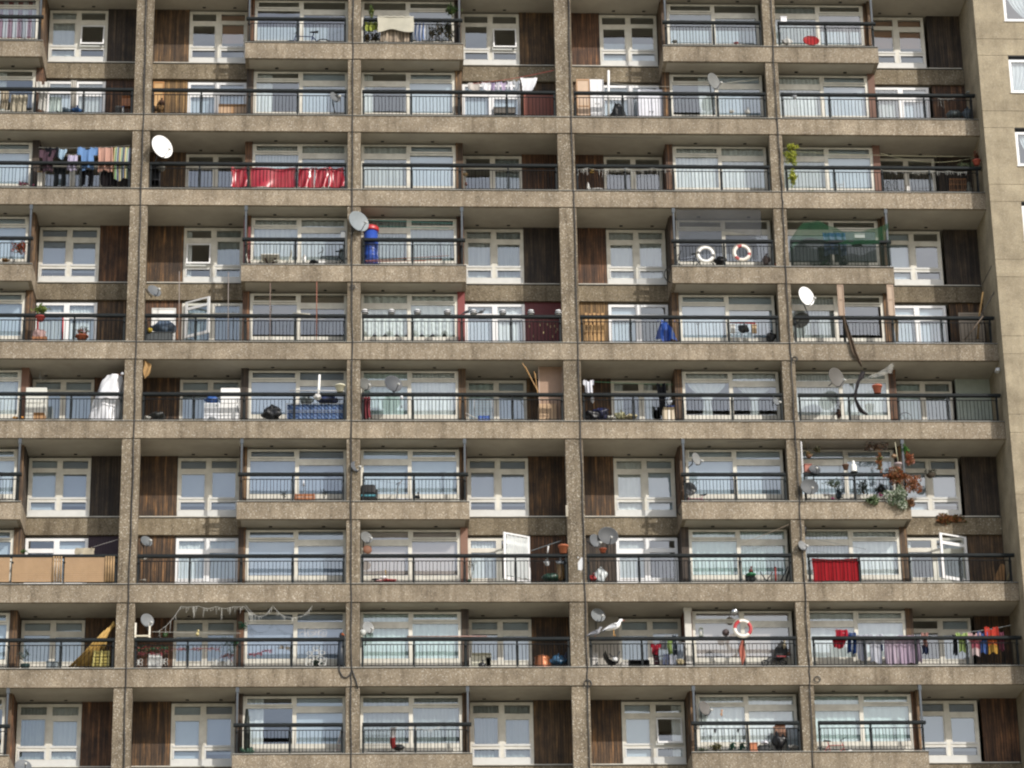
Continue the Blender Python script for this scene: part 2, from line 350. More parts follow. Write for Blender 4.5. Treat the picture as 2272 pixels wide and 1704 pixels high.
# pillars: two flush pieces with a dark groove where the cables run
for k in (-2, -1, 0, 1, 2):
    hw = .27 if k % 2 else .205
    r = -1
    while r < 11:
        r2 = r
        if k % 2 and SHORT(r+1): r2 = r+1              # runs on through the recess row's missing parapet
        top = zr(r if SHORT(r) and k % 2 and False else r)
        za, zb = (zr(r2+1), zr(r)+0) if False else (None, None)
        r += 1
    for r in range(-2, 11):
        if k % 2 and SHORT(r): continue                # starts on a continuous parapet
        n = 1 if not (k % 2 and SHORT(r-1)) else 2     # storeys up to the next crossing parapet
        z0 = zr(r)+.002; z1 = zr(r)+2.6*n-.58-.035; x = J(k); m = M()
        g0 = JL.get(k, 0); g0 = max(-hw+.05, min(hw-.05, g0))
        m.box(x-hw, x+g0-.012, .02, .34, z0, z1).box(x+g0+.012, x+hw, .02, .34, z0, z1).box(x-hw+.02, x+hw-.02, .05, .33, z0, z1+.034)
        bp(m, 'pillar', PILL)
    m = M(); m.box(J(k)-.1, J(k)+.1, .345, 6, zr(10.4), zr(-2)); bp(m, 'party_wall', stained('painted_wall', '9f998c', 'b8b0a2', .8, .9, (1, 1, 1)) if k == -2 else bpy.data.materials['painted_wall'])
m = M(); m.box(-24, XT+4, 6, 8, 0, zr(-3)); bp(m, 'core_wall', BACK)
m = M(); m.box(-24, XT, .9, 6, 1, zr(10.4)); m.box(-24, XT, 0, 6, zr(-2)+.1, zr(-3)); bp(m, 'other_storeys', CONC)
for k, x in enumerate([-10, -3.36, 3.36, 10, 16.9]):   # inner walls between living room and kitchen
    m = M(); m.box(x-.06, x+.06, YR+.12, 6, zr(10.4), zr(-2)); bp(m, 'inner_wall', INT)

# ---- windows
CUR = {}
def curtain_mesh(kind, x0, x1, z0, z1, y):
    """returns (name, mesh, material) for what hangs behind one pane, painted sky reflections too"""
    m = M(); w_ = x1-x0; f = max(3, int(w_/rnd.uniform(.09, .2))); am = rnd.uniform(.008, .02); ph = rnd.uniform(0, 6)
    wave = lambda u, a=1.: y+.07+a*am*math.sin(u*f*6.2832+ph)+a*.010*math.sin(u*f*2.3+ph*3)+a*.004*math.sin(u*f*15+ph)
    P = lambda u, v, a=1.: (x0+w_*u, wave(u, a), z1-(z1-z0)*v)
    if kind in 'nwmg':
        mt = {'n': NET, 'w': clothmat('f2f4f4'), 'm': clothmat('d8ecea'), 'g': clothmat('a3adae')}[kind]
        return 'curtain', m.grid(P, f*6, 3), mt
    if kind in 'lrq':                                  # drawn to one side
        a, b = {'l': (0, .38), 'r': (.62, 1), 'q': (0, .22)}[kind]
        return 'curtain', m.grid(lambda u, v: P(a+(b-a)*u, v), 24, 6), clothmat('f0f2f2')
    if kind in 'bBptoh':
        c, k = {'b': ('bcc8d6', 1), 'B': ('9ba6bb', .88), 'p': ('cdb9b4', .87), 't': ('a98265', 1), 'o': ('b07a58', .62), 'h': ('93806c', .5)}[kind]  # pale blue: some real blinds, others sky reflection painted for empty panes
        m.grid(lambda u, v: (x0+.01+(w_-.02)*u, y+.05+.006*math.sin(v*9), z1-(z1-z0)*k*v), 2, 10)
        m.box(x0+.01, x1-.01, y+.045, y+.065, z1-(z1-z0)*k-.03, z1-(z1-z0)*k)
        return 'blind_or_reflection', m, mat(c, .8, 0, .05)
    if kind == 's':                                    # scalloped festoon
        n = 6
        def fn(u, v):
            dip = .80+.13*abs(math.sin(u*n*math.pi/1.5))
            return (x0+w_*u, y+.06+.03*math.sin(u*n*6.28)+.015*math.sin(v*40), z1-(z1-z0)*dip*v)
        return 'curtain', m.grid(fn, 60, 26), clothmat('f2f5f0')
    if kind == 'T':                                    # tied back like an hourglass
        def fn(u, v):
            k = .95-.80*math.exp(-((v-.62)/.28)**2)
            k = k if v < .62 else .15+.25*(v-.62)
            return (x0+w_*(.5+(u-.5)*k), y+.06+.02*math.sin(u*40), z1-(z1-z0)*v)
        return 'curtain', m.grid(fn, 40, 20), clothmat('f0f2f2')
    if kind == 'R':
        m.grid(lambda u, v: P(u, v), 60, 2, mi=lambda u, v: int(u*9) % 2)
        return 'curtain', m, [clothmat('d8d2d4'), clothmat('8e1f38')]
    if kind == 'd':                                    # low pale band: sky reflection in the pane put into colour
        m.grid(lambda u, v: (x0+w_*u, y+.03, z0+(z1-z0)*.42*(1-v)), 2, 2); return 'blind_or_reflection', m, clothmat('c9d4df')
    return None
def window(x0, x1, y, r, kind, cont, s, white=False, openp=None, flip=False):
    """kind 'L' living room, 'R' recess; x0<x1; cont = two letters, left pane and right pane; s = side of the joint"""
    z = zr(r); fr = M(); gl = M(); d0, d1 = y, y+.07
    full = kind == 'R' and SHORT(r)
    if kind == 'L': zb, zl, ztb, ztt, zh, xm, mw = z+FLOOR, z+.50, z+1.50, z+1.66, z+1.90, (x0+1.50 if s > 0 else x1-1.50), .12
    else: zb, zl, ztb, ztt, zh, xm, mw = z+(-.0 if full else FLOOR), z+.66, z+1.48, z+1.62, z+1.86, (x0+x1)/2, .17
    lo = z+.26 if full else (z+.36 if kind == 'L' else z+.0)
    fw_ = .09
    # outer frame, mullion
    fr.box(x0, x0+fw_, d0, d1, zb, z+1.95).box(x1-fw_, x1, d0, d1, zb, z+1.95).box(x0+fw_, x1-fw_, d0, d1, zh, z+1.95)
    fr.box(xm-mw/2, xm+mw/2, d0-.01, d1, zb, zh)
    panes = ((x0+fw_, xm-mw/2), (xm+mw/2, x1-fw_))
    sub = []
    for i, (a, b) in enumerate(panes):
        thick = (i == 0) ^ (s > 0)
        tt, tb = (ztt-.02, ztb-.06) if not thick else (ztt, ztb)
        if kind == 'L' and thick: tt, tb = z+1.64, z+1.58
        fr.box(a, b, d0+.004, d1, tb, tt)
        if kind == 'L' and thick:                      # casement of the top light, standing a little proud
            fr.box(a-.02, b+.02, d0-.03, d0-.005, z+1.645, z+1.70).box(a-.02, b+.02, d0-.03, d0-.005, z+1.87, z+1.91)
            fr.box(a-.02, a+.03, d0-.03, d0-.005, z+1.70, z+1.87).box(b-.03, b+.02, d0-.03, d0-.005, z+1.70, z+1.87)
        gl.box(a, b, d0+.03, d0+.036, tt, zh)
        if kind == 'R':
            lt = z+.54 if full else z+.62
            fr.box(a, b, d0+.002, d1, lt, zl)
            sash = openp == i
            if full: gl.box(a, b, d0+.03, d0+.036, lo, lt)
            elif lo < lt: fr.box(a, b, d0+.02, d0+.05, zb, lt)
            if not sash:
                gl.box(a, b, d0+.03, d0+.036, zl, tb)
                if full:
                    fr.box(a, a+.035, d0+.01, d1, zl, tb).box(b-.035, b, d0+.01, d1, zl, tb)
            else: sub.append((a, b, zl, tb))
            if full: fr.box(a, b, d0+.003, d1, z+.22, lo)
            cz0, cz1 = (z+.26 if full else z-.2), zh
        else:
            fr.box(a, b, d0+.002, d1, z+.36, zl)
            gl.box(a, b, d0+.03, d0+.036, zl, tb)
            cz0, cz1 = z+.40, zh
        c = curtain_mesh(cont[i], a-.02, b+.02, cz0, cz1, d1)
        if c: sub.append(c)
    if full: fr.box(x0+fw_, x1-fw_, d0+.02, d1, z-.0, z+.22)
    else: fr.box(x0+fw_, x1-fw_, d0+.02, d1, zb, z+.36 if kind == 'L' else z)
    ws = white
    w_ = bp(fr, 'window', FRAMEW if ws else FRAME)
    part(gl, 'window_glass', GLASS, w_)
    if full:
        pn = M(); pn.box(x0+.02, x1-.02, d0-.012, d0, z+.005, z+.24); pn.box(x0-.02, x1+.02, d0-.05, d0, z+.0, z+.03); part(pn, 'apron_panel', PANELW, w_)
        sl_ = M()                                      # bottom-hung sash frames, a little proud and whiter
        for a, b in panes:
            sl_.box(a-.03, b+.03, d0-.02, d0-.001, z+.60, z+.665).box(a-.03, b+.03, d0-.02, d0-.001, z+.50, z+.545)
            sl_.box(a-.03, a+.02, d0-.02, d0-.001, z+.25, z+.50).box(b-.02, b+.03, d0-.02, d0-.001, z+.25, z+.50)
        part(sl_, 'lower_sash', PANELW, w_)
    for c in sub:
        if isinstance(c[0], str): part(c[1], c[0], c[2], w_)
        else:                                          # a sash tilted open
            a, b, q0, q1 = c; m = M(); k = .30
            for (u0, u1, v0, v1) in ((0, 1, 0, .07), (0, 1, .93, 1), (0, .06, .07, .93), (.94, 1, .07, .93)):
                def pt(u, v): return (a+(b-a)*u, d0-.02-k*(1-v)*.5, q0-.06+(q1-q0)*v+.04)
                p = [pt(u0, v0), pt(u1, v0), pt(u1, v1), pt(u0, v1)]
                m.add(p+[(x_, y_+.035, z_) for x_, y_, z_ in p], [(0, 1, 2, 3), (7, 6, 5, 4), (0, 4, 5, 1), (1, 5, 6, 2), (2, 6, 7, 3), (3, 7, 4, 0)])
            gg = M(); p = [pt(.06, .07), pt(.94, .07), pt(.94, .93), pt(.06, .93)]; gg.add([(x_, y_+.018, z_) for x_, y_, z_ in p], [(0, 1, 2, 3)])
            part(m, 'open_sash', FRAMEW, w_); part(gg, 'sash_glass', GLASS, w_)
    return w_
# what each pane shows: key row+bay, value (recess panes, living panes) from left to right
CONT = {
 '0b0': ('n.', 'RR'), '0b1': ('.o', 'dd'), '0b2': ('..', '..'), '0b3': ('dd', 'dd'), '0b4': ('oo', 'gd'),
 '1b0': ('bn', '.l'), '1b1': ('bb', 'lb'), '1b2': ('bb', 'qb'), '1b3': ('bw', 'rb'), '1b4': ('nb', 'wb'),
 '2b0': ('..', '.b'), '2b1': ('..', 'nn'), '2b2': ('.g', 'nb'), '2b3': ('..', 'ww'), '2b4': ('..', 'nb'),
 '3b0': ('BB', '.b'), '3b1': ('qg', 'nn'), '3b2': ('ng', 'gg'), '3b3': ('nn', '..'), '3b4': ('b.', '..'),
 '4b0': ('nw', 'wb'), '4b1': ('gg', 'hh'), '4b2': ('bw', 'ss'), '4b3': ('b.', 'bb'), '4b4': ('bb', 'n.'),
 '5b0': ('bb', 'mw'), '5b1': ('bb', 'BB'), '5b2': ('mb', 'mw'), '5b3': ('ll', 'TT'), '5b4': ('mg', 'ww'),
 '6b0': ('bB', '.b'), '6b1': ('BB', 'BB'), '6b2': ('BB', 'bb'), '6b3': ('wb', 'bb'), '6b4': ('bB', 'bb'),
 '7b0': ('.b', 'wb'), '7b1': ('wn', 'BB'), '7b2': ('w.', 'pp'), '7b3': ('n.', 'mm'), '7b4': ('q.', 'nw'),
 '8b0': ('bb', 'bb'), '8b1': ('bb', 'BB'), '8b2': ('bb', 'mm'), '8b3': ('bb', 'pp'), '8b4': ('.b', 'ww'),
 '9b0': ('gn', '..'), '9b1': ('bB', 'lb'), '9b2': ('gg', 'gg'), '9b3': ('br', 'ww'), '9b4': ('BB', 'mm'),
}
WHITE_R = {'1b0', '1b3', '1b4', '4b0', '4b2', '4b4', '4b3', '7b0', '7b1', '7b3', '1b1', '1b2'}
OPEN = {'0b0': 1, '0b2': 1, '9b3': 1, '3b1': 0}
bays = [(-2, -1), (0, -1), (0, 1), (2, 1), (2, 3)]     # (living joint, recess joint)
pk = 0
WOODK = {'0b0': 3, '0b1': 0, '0b2': 0, '0b3': 2, '0b4': 3, '1b1': 4, '2b2': 2, '3b0': 2, '3b1': 1, '3b2': 3, '3b3': 2, '3b4': 3, '4b3': 4, '4b2': 5, '6b1': 1, '6b2': 1, '6b3': 1, '7b0': 6, '7b1': 1, '8b2': 1, '9b1': 1, '9b3': 1,
         '7b2': 2, '5b4': 7, '8b3': 8, '5b1': 1, '9b0': 2, '4b0': 0, '1b2': 0}
SPEC = {4: WOODT, 5: mat('6d1f22', .6), 6: mat('3d2a38', .7), 7: mat('b9c4b8', .6), 8: mat('b9b4aa', .7)}
for r in range(-1, 11):
    for bi, (lj, rj) in enumerate(bays):
        key = f'{r}b{bi}'; rc, lv = CONT.get(key, ('bb', 'bb'))
        s = 1 if rj > lj else -1
        # living window
        a, b = sorted((J(lj)+s*.22, J(lj)+s*3.24))
        if b > -13: window(a, b, YL, r, 'L', lv, s)
        # cheek between living room and recess
        a, b = sorted((J(lj)+s*3.24, J(lj)+s*3.47)); m = M(); m.box(a, b, YL-.03, YR+.1, zr(r)+FLOOR, zr(r)+2.02)
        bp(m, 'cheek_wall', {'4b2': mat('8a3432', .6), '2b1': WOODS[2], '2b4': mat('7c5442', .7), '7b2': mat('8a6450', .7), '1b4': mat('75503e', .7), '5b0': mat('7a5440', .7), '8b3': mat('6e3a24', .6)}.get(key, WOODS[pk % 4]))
        # recess window and timber panel
        t = -s
        a, b = sorted((J(rj)+t*1.33, J(rj)+t*3.22))
        if rj == 3: b = min(b, 18.95)
        if key == '7b2': pass
        window(a, b, YR, r, 'R', rc, t, white=key in WHITE_R, openp=OPEN.get(key))
        a, b = sorted((J(rj)+t*.10, J(rj)+t*1.33))
        if rj == 3: a, b = 18.95, XT
        z = zr(r); m = M(); z0 = z+(0 if SHORT(r) else FLOOR)
        n = int((b-a)/.08); k = (b-a)/n
        for i in range(n): m.box(a+i*k+.004, a+(i+1)*k-.004, YR+.0+(.006 if i % 2 else 0), YR+.05, z0, z+2.02)
        m.box(a, b, YR+.03, YR+.09, z0, z+2.02)
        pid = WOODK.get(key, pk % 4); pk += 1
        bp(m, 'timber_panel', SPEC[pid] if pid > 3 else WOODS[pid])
        if SHORT(r):                                   # pale sill strip on the recessed parapet
            m = M(); a, b = sorted((J(rj)+t*.2, J(rj)+t*3.22)); b = min(b, XT-.02); m.box(a, b, YR-.12, YR+.02, z+.001, z+.02); bp(m, 'sill', FRAME)
# small dark ventilation slots on the soffits by the window heads
for r in range(0, 10):
    m = M()
    for lj, rj in bays:
        s = 1 if rj > lj else -1
        for d in (.9, 2.5):
            x = J(lj)+s*d; m.box(x-.05, x+.05, .66, .72, zr(r)+2.0, zr(r)+2.025)
        for d in (1.8, 2.8):
            x = J(rj)-s*d
            if not SHORT(r+0) and SHORT(r-1): continue
            m.box(x-.05, x+.05, 1.38, 1.44, zr(r)+2.0, zr(r)+2.025)
    bp(m, 'soffit_vent', DARK)
# ---- railings
def railing(xa, xb, r, posts, over=(0, 0)):
    z = zr(r); m = M()
    for a, b in zip(posts[:-1], posts[1:]):
        n = max(2, round((b-a-.08)/.108)); k = (b-a-.08)/n
        m.box(a+.04, b-.04, .045, .07, z+.70, z+.722).box(a+.04, b-.04, .045, .07, z+.045, z+.067)
        for i in range(n+1):
            x = a+.04+i*k+rnd.uniform(-.012, .012); e = rnd.uniform(-.008, .008); m.tube([(x, .057, z+.067), (x+e, .057+e, z+.38), (x-e*.5, .057, z+.70)], .0085, 4)
    rl = bp(m, 'railing', BARS)
    h = M(); sec = [(-.035, .845), (-.025, .825), (.095, .825), (.105, .845), (.105, .89), (.08, .922), (-.01, .922), (-.035, .89)]
    vs = [(x, .03+a, z+b) for x in (xa-over[0], xb+over[1]) for a, b in sec]
    h.add(vs, [(i, (i+1) % 8, 8+(i+1) % 8, 8+i) for i in range(8)]+[tuple(range(7, -1, -1)), tuple(range(8, 16))])
    part(h, 'handrail', RAIL, rl)
    for p in posts:
        q = M(); q.box(p-.028, p+.028, .035, .085, z, z+.825); q.lathe([(.035, 0), (.035, .03)], (p, .03, z+.66), 8, 0, Vector((0, -1, 0)))
        q.box(p-.05, p+.05, .03, .10, z, z+.025); part(q, 'railing_post', RAIL, rl)
for r in range(-1, 11):
    z = zr(r)
    if SHORT(r):
        for k in LIV:
            for s in (-1, 1):
                if k == -2 and s < 0: continue
                ps = sorted(J(k)+s*d for d in (.30, 1.83, 3.38))
                railing(ps[0]-.02, ps[-1]+.02, r, ps, (.08, 0) if s < 0 else (0, .08))
                x = J(k)+s*3.38; m = M(); m.box(x-.03, x+.03, .03, .10, z+.92, z+2.02); m.box(x-.05, x+.05, .02, .12, z+1.86, z+2.02)
                bp(m, 'corner_post', POST)
    else:
        for k in (-2, -1, 0, 1, 2):
            xa = J(k)+(.29 if k % 2 else .24); xb = J(k+1)-(.29 if (k+1) % 2 else .24)
            if k == 2: xb = XT-.15
            xa += 0; n = 4; ps = [xa+.04+(xb-xa-.08)*i/n for i in range(n+1)]
            railing(xa, xb, r, ps, (0, .1) if k == 2 else (0, 0))

# ================================================================ THE TOWER
TW = thing('stair_tower', 'plain hammered concrete tower with small white windows beside the balconies', 'tower', (XT, -.6, 0))
XE = 27.
m = M(); wx0, wx1 = XT+.98, XT+2.5
zs = [zr(-3)]
for r in range(-3, 11):
    z = zr(r); g_ = .008
    m.box(XT, XE, -.6, -.2, z-.6+g_, z-g_)             # band
    m.box(XT, wx0, -.6, -.2, z+g_, z+2.0-g_); m.box(wx1, XE, -.6, -.2, z+g_, z+2.0-g_)
    m.box(wx0, wx1, -.6, -.2, z+g_, z+.66)
m.box(XT+.012, XE, -.588, 6, 0, zr(10)-.6)
m.box(XT+.012, wx0, -.588, -.19, zr(10)-.6, zr(-3)); m.box(wx1, XE, -.588, -.19, zr(10)-.6, zr(-3))
m.box(XT, XT+.3, -.2, 6, zr(10)-.6, zr(-3)); part(m, 'tower_wall', TOWER, TW)
m = M(); m.box(XT+.3, XE, 1.5, 1.7, zr(10), zr(-3)); part(m, 'stair_core', BACK, TW)
for r in range(-1, 9):
    z = zr(r); f = M(); a, b, z0, z1 = wx0, wx1, z+.66, z+2.0
    f.box(a, b, -.60, -.18, z1-.05, z1-.006, 1)  # dark strip at the head: shadow of the recess put into colour
    f.box(a, a+.09, -.565, -.50, z0, z1-.14).box(b-.09, b, -.565, -.50, z0, z1-.14).box(a+.09, b-.09, -.565, -.5, z0, z0+.09).box(a+.09, b-.09, -.565, -.5, z1-.22, z1-.14).box(a+.8, a+.87, -.56, -.5, z0+.09, z1-.22)
    f.box(a, b, -.55, -.4, z1-.14, z1-.05, 1)  # painted head shadow continues, set back above the frame
    f.box(a-.02, b+.02, -.64, -.50, z0-.03, z0)
    w_ = part(f, 'window', [FRAMEW, DARK], TW)
    gg = M(); gg.box(a+.09, b-.09, -.535, -.53, z0+.09, z1-.22); part(gg, 'window_glass', GLASS, w_)
    c = M()
    if r % 2: c.grid(lambda u, v: (a+.05+(1.4)*u*(1-.75*v*v), -.44+.02*math.sin(u*60), z1-.15-(z1-z0-.1)*v), 50, 8)
    else: c.grid(lambda u, v: (a+1.45-1.3*u*(1-.6*v*v), -.44+.02*math.sin(u*60), z1-.15-(z1-z0-.1)*v), 50, 8)
    part(c, 'curtain', clothmat('d9dde2'), w_)
    bk = M(); bk.box(a-.1, b+.1, .4, .45, z0-.1, z1); part(bk, 'blind_or_reflection', mat('7c8088', .9), w_)

# ================================================================ THINGS ON THE BALCONIES
def zf(row): return zr(row)+FLOOR
def dish(reg, a, b, y, R_, az, el, c, label, foot=None, back=None, group='satellite dishes', face=None):
    """offset dish: centre of the bowl at the point, facing az degrees right of straight out, el above level"""
    if az > 25: az -= 6; el -= 14
    p = Q(reg, a, b, y); n = Vector((math.sin(R(az))*math.cos(R(el)), -math.cos(R(az))*math.cos(R(el)), math.sin(R(el))))
    t = thing('satellite_dish', label, 'satellite dish', tuple(p-Vector((0, 0, R_))), group); c = c if c[0] == 'f' else '%02x%02x%02x' % tuple(int(int(c[i:i+2], 16)*.74) for i in (0, 2, 4)); mt = mat(c, .6, 0, .12)
    m = M(); pr = []
    k = 7
    for i in range(k+1): q = i/k; pr.append((R_*q, -.17*R_*(1-q*q)))
    m.lathe([(max(r_, .002), h) for r_, h in pr]+[(R_*1.03, .0), (R_*1.03, -.015)]+[(max(r_, .002), h-.014) for r_, h in reversed(pr)], p, 26, 0, n, .9)
    part(m, 'reflector', mt, t)
    side = n.cross(Vector((0, 0, 1))).normalized(); upv = side.cross(n).normalized()
    if upv.z < 0: upv = -upv
    base = p-upv*R_*.92; f = p+n*R_*.95-upv*R_*.55
    am = M(); am.tube([base-n*.03, base+n*.1-upv*.03, f], .014, 6); part(am, 'feed_arm', mat('3b3e42', .5), t)
    lb = M(); lb.lathe([(.02, -.05), (.035, -.04), (.035, .02), (.022, .05), (.022, .09)], f, 10, 0, (p-f)); part(lb, 'feed_horn', mat('c9c9c4' if c != 'f4f4f2' else 'd9d9d4', .5), t)
    br = M(); q = p-n*(.17*R_+.02); hub = q-n*.10
    br.tube([q, hub], .035, 8)
    if foot: ft = Q(reg, foot[0], foot[1], foot[2] if len(foot) > 2 else y+.05)
    else: ft = hub+Vector((0, .03, -.5))
    br.tube([hub+Vector((0, 0, .05)), Vector((hub.x, hub.y, hub.z-.12)), ft], .018, 6); part(br, 'bracket', mat('3b3e42', .5), t)
    return t
def cloth(reg, x0, y0, x1, y1, y, c, label, name='cloth', cat='cloth', shape='sheet', folds=3, amp=.03, hem=.04, slant=0., stripes=None, group=None, glossy=False, nu=34, sag=0.):
    """hanging fabric; c a hex or a list of hex for bands across (stripes='v' or 'h')"""
    X0, X1, Z0, Z1 = rect(reg, x0, y0, x1, y1, y); rn = random.Random(label); ph = rn.uniform(0, 6); w_ = X1-X0; h = Z1-Z0
    cs = c if isinstance(c, list) else [c]; m = M()
    mk = (lambda q: mat(q, .28, 0, .15)) if glossy else clothmat
    if stripes == 'v': mi = lambda u, v: int(u*len(stripe_seq)) % len(stripe_seq) and 0
    def pt(u, v, o=0.):
        f = amp*1.6*(.35+.65*v)
        yy = y+f*math.sin(u*folds*6.28+ph+.8*v)+.35*f*math.sin(u*folds*14+ph*2+2*v)+(.02*math.sin(9*u+5*v+ph) if glossy else 0)+o
        k = 1.
        cx = .5
        xx = X0+w_*(cx+(u-cx)*k)+slant*v*w_+.01*math.sin(5*v+ph)
        zz = Z1-h*v-sag*h*math.sin(u*math.pi)*(1-v*.3)+hem*h*v*math.sin(u*7+ph)
        return (xx, yy, zz)
    def keep(u, v):
        if shape == 'shirt':
            if v < .34: ok = abs(u-.5) < .5-.02*v
            else: ok = abs(u-.5) < .31
            if v < .10 and abs(u-.5) < .12: ok = False
            return ok
        if shape == 'tent': return abs(u-.5+.12*(1-v)) < .14+.37*v
        if shape == 'trousers': return not (v > .35 and abs(u-.5) < .10)
        if shape == 'point': return abs(u-.5+.1*v) < .5-.22*v
        return True
    def mi(u, v):
        if not keep(u, v): return None
        if stripes == 'v': return int(u*len(cs)*2.999) % len(cs)
        if stripes == 'V': return min(len(cs)-1, int(u*len(cs)))
        if stripes == 'h': return int(v*len(cs)*2.999) % len(cs)
        if stripes == 'H': return min(len(cs)-1, int(v*len(cs)))
        return 0
    nv = max(8, int(nu*h/max(w_, .05)*.8)); nv = min(nv, 40)
    m.grid(lambda u, v: pt(u, v), nu, nv, mi=mi); m.grid(lambda u, v: pt(u, v, .012), nu, nv, mi=mi)
    if shape != 'sheet' or y > 0: m.box(X0+w_*.12, X0+w_*.12+.012, y-.012, y+.02, Z1-.05, Z1+.03).box(X0+w_*.86, X0+w_*.86+.012, y-.012, y+.02, Z1-.05, Z1+.03)
    return single(m, name, [mk(q) for q in cs], label, cat, group)
def boxy(reg, x0, y0, x1, y1, y, dep, c, label, name='box', cat='box', row=None, style='plain', c2='555555', group=None, r=.02, rough=.5):
    X0, X1, Z0, Z1 = rect(reg, x0, y0, x1, y1, y)
    if row is not None: Z0 = zf(row)
    t = thing(name, label, cat, ((X0+X1)/2, y+dep/2, Z0), group); b = M(); mt = mat(c, rough, 0, .08); k = mat(c2, .5)
    w_, h = X1-X0, Z1-Z0
    if style == 'fridge':
        b.rbox(X0, X1, y+.05, y+dep, Z0, Z1, r); part(b, 'body', mt, t)
        d = M(); s_ = Z0+h*.68; d.rbox(X0+.005, X1-.005, y, y+.045, Z0+.06, s_-.008, .012); part(d, 'door', mt, t)
        d = M(); d.rbox(X0+.005, X1-.005, y, y+.045, s_+.008, Z1-.01, .012); part(d, 'door', mt, t)
        q = M(); q.box(X1-.07, X1-.05, y-.03, y-.002, s_-.28, s_-.06).box(X1-.07, X1-.05, y-.03, y-.002, s_+.04, s_+.16); part(q, 'handle', k, t)
    elif style == 'washer':
        b.rbox(X0, X1, y, y+dep, Z0, Z1, r); part(b, 'body', mt, t)
        d = M(); d.lathe([(w_*.27, 0), (w_*.27, .02), (w_*.20, .035)], ((X0+X1)/2, y-.001, Z0+h*.48), 18, 0, Vector((0, -1, 0))); part(d, 'door', k, t)
        q = M(); q.box(X0+.03, X1-.03, y-.008, y-.001, Z1-.13, Z1-.03).lathe([(.025, 0), (.02, .025)], (X1-.1, y-.009, Z1-.08), 8, 0, Vector((0, -1, 0))); part(q, 'control_panel', mat('bfc4c8', .5), t)
    elif style == 'cupboard':
        b.box(X0, X1, y+.03, y+dep, Z0, Z1); part(b, 'body', mt, t)
        for i in (0, 1):
            d = M(); a0 = X0+w_*i/2+.008; a1 = X0+w_*(i+1)/2-.008; d.box(a0, a1, y+.008, y+.028, Z0+.03, Z1-.02).box(a0+.05, a1-.05, y, y+.006, Z0+.09, Z1-.08)
            dd = part(d, 'door', mt, t); q = M(); q.lathe([(.015, 0), (.018, .02)], ((X0+X1)/2+(-.05 if i == 0 else .05), y-.001, Z0+h*.55), 8, 0, Vector((0, -1, 0))); part(q, 'knob', k, dd)
    elif style == 'carton':
        b.box(X0, X1, y, y+dep, Z0, Z1); part(b, 'body', mt, t)
        d = M(); d.add([(X0, y, Z1), (X1, y, Z1), (X1-.01, y-.08, Z1+.05), (X0+.01, y-.08, Z1+.05)], [(0, 1, 2, 3)]); part(d, 'flap', mt, t); d = M(); d.add([(X0, y+dep, Z1), (X1, y+dep, Z1), (X1, y+dep+.05, Z1+.09), (X0, y+dep+.05, Z1+.09)], [(0, 1, 2, 3)])
        part(d, 'flap', mt, t); q = M(); q.box(X0+w_*.44, X0+w_*.56, y-.003, y-.001, Z0+h*.1, Z1-.002); part(q, 'tape', k, t)
    elif style == 'crate':
        n = max(2, int(h/.09))
        for i in range(n): b.box(X0, X1, y, y+.02, Z0+h*i/n+.01, Z0+h*(i+1)/n-.012).box(X0, X1, y+dep-.02, y+dep, Z0+h*i/n+.01, Z0+h*(i+1)/n-.012).box(X0, X0+.02, y+.021, y+dep-.021, Z0+h*i/n+.01, Z0+h*(i+1)/n-.012).box(X1-.02, X1, y+.021, y+dep-.021, Z0+h*i/n+.01, Z0+h*(i+1)/n-.012)
        part(b, 'slats', mt, t); q = M()
        for xx in (X0+.02, X1-.06, (X0+X1)/2-.02): q.box(xx, xx+.04, y-.012, y-.001, Z0, Z1)
        q.box(X0+.02, X1-.02, y+.02, y+dep-.02, Z0+.01, Z0+.03); part(q, 'frame', k, t)
    elif style == 'shelf':
        for xx in (X0, X1-.025): b = M(); b.box(xx, xx+.025, y, y+dep, Z0, Z1); part(b, 'side_panel', mt, t)
        for i in range(4):
            q = M(); q.box(X0+.026, X1-.026, y+.01, y+dep-.01, Z0+h*i/3.03, Z0+h*i/3.03+.02); part(q, 'shelf', mt, t)
        q = M(); q.box(X0+.026, X1-.026, y+dep-.009, y+dep, Z0, Z1); part(q, 'back_panel', k, t)
    elif style == 'board':
        b.box(X0, X1, y, y+dep, Z0, Z1); part(b, 'panel', mt, t)
        q = M()
        for xx in (X0, X1-.04): q.box(xx, xx+.04, y-.014, y-.002, Z0, Z1)
        q.box(X0+.041, X1-.041, y-.014, y-.002, Z1-.05, Z1).box(X0+.041, X1-.041, y-.014, y-.002, (Z0+Z1)/2, (Z0+Z1)/2+.04); part(q, 'edge_batten', k, t)
    else:
        b.rbox(X0, X1, y, y+dep, Z0, Z1-.035, r); part(b, 'body', mt, t)
        q = M(); q.rbox(X0-.01, X1+.01, y-.01, y+dep+.01, Z1-.033, Z1, .012); part(q, 'lid', k, t)
    return t
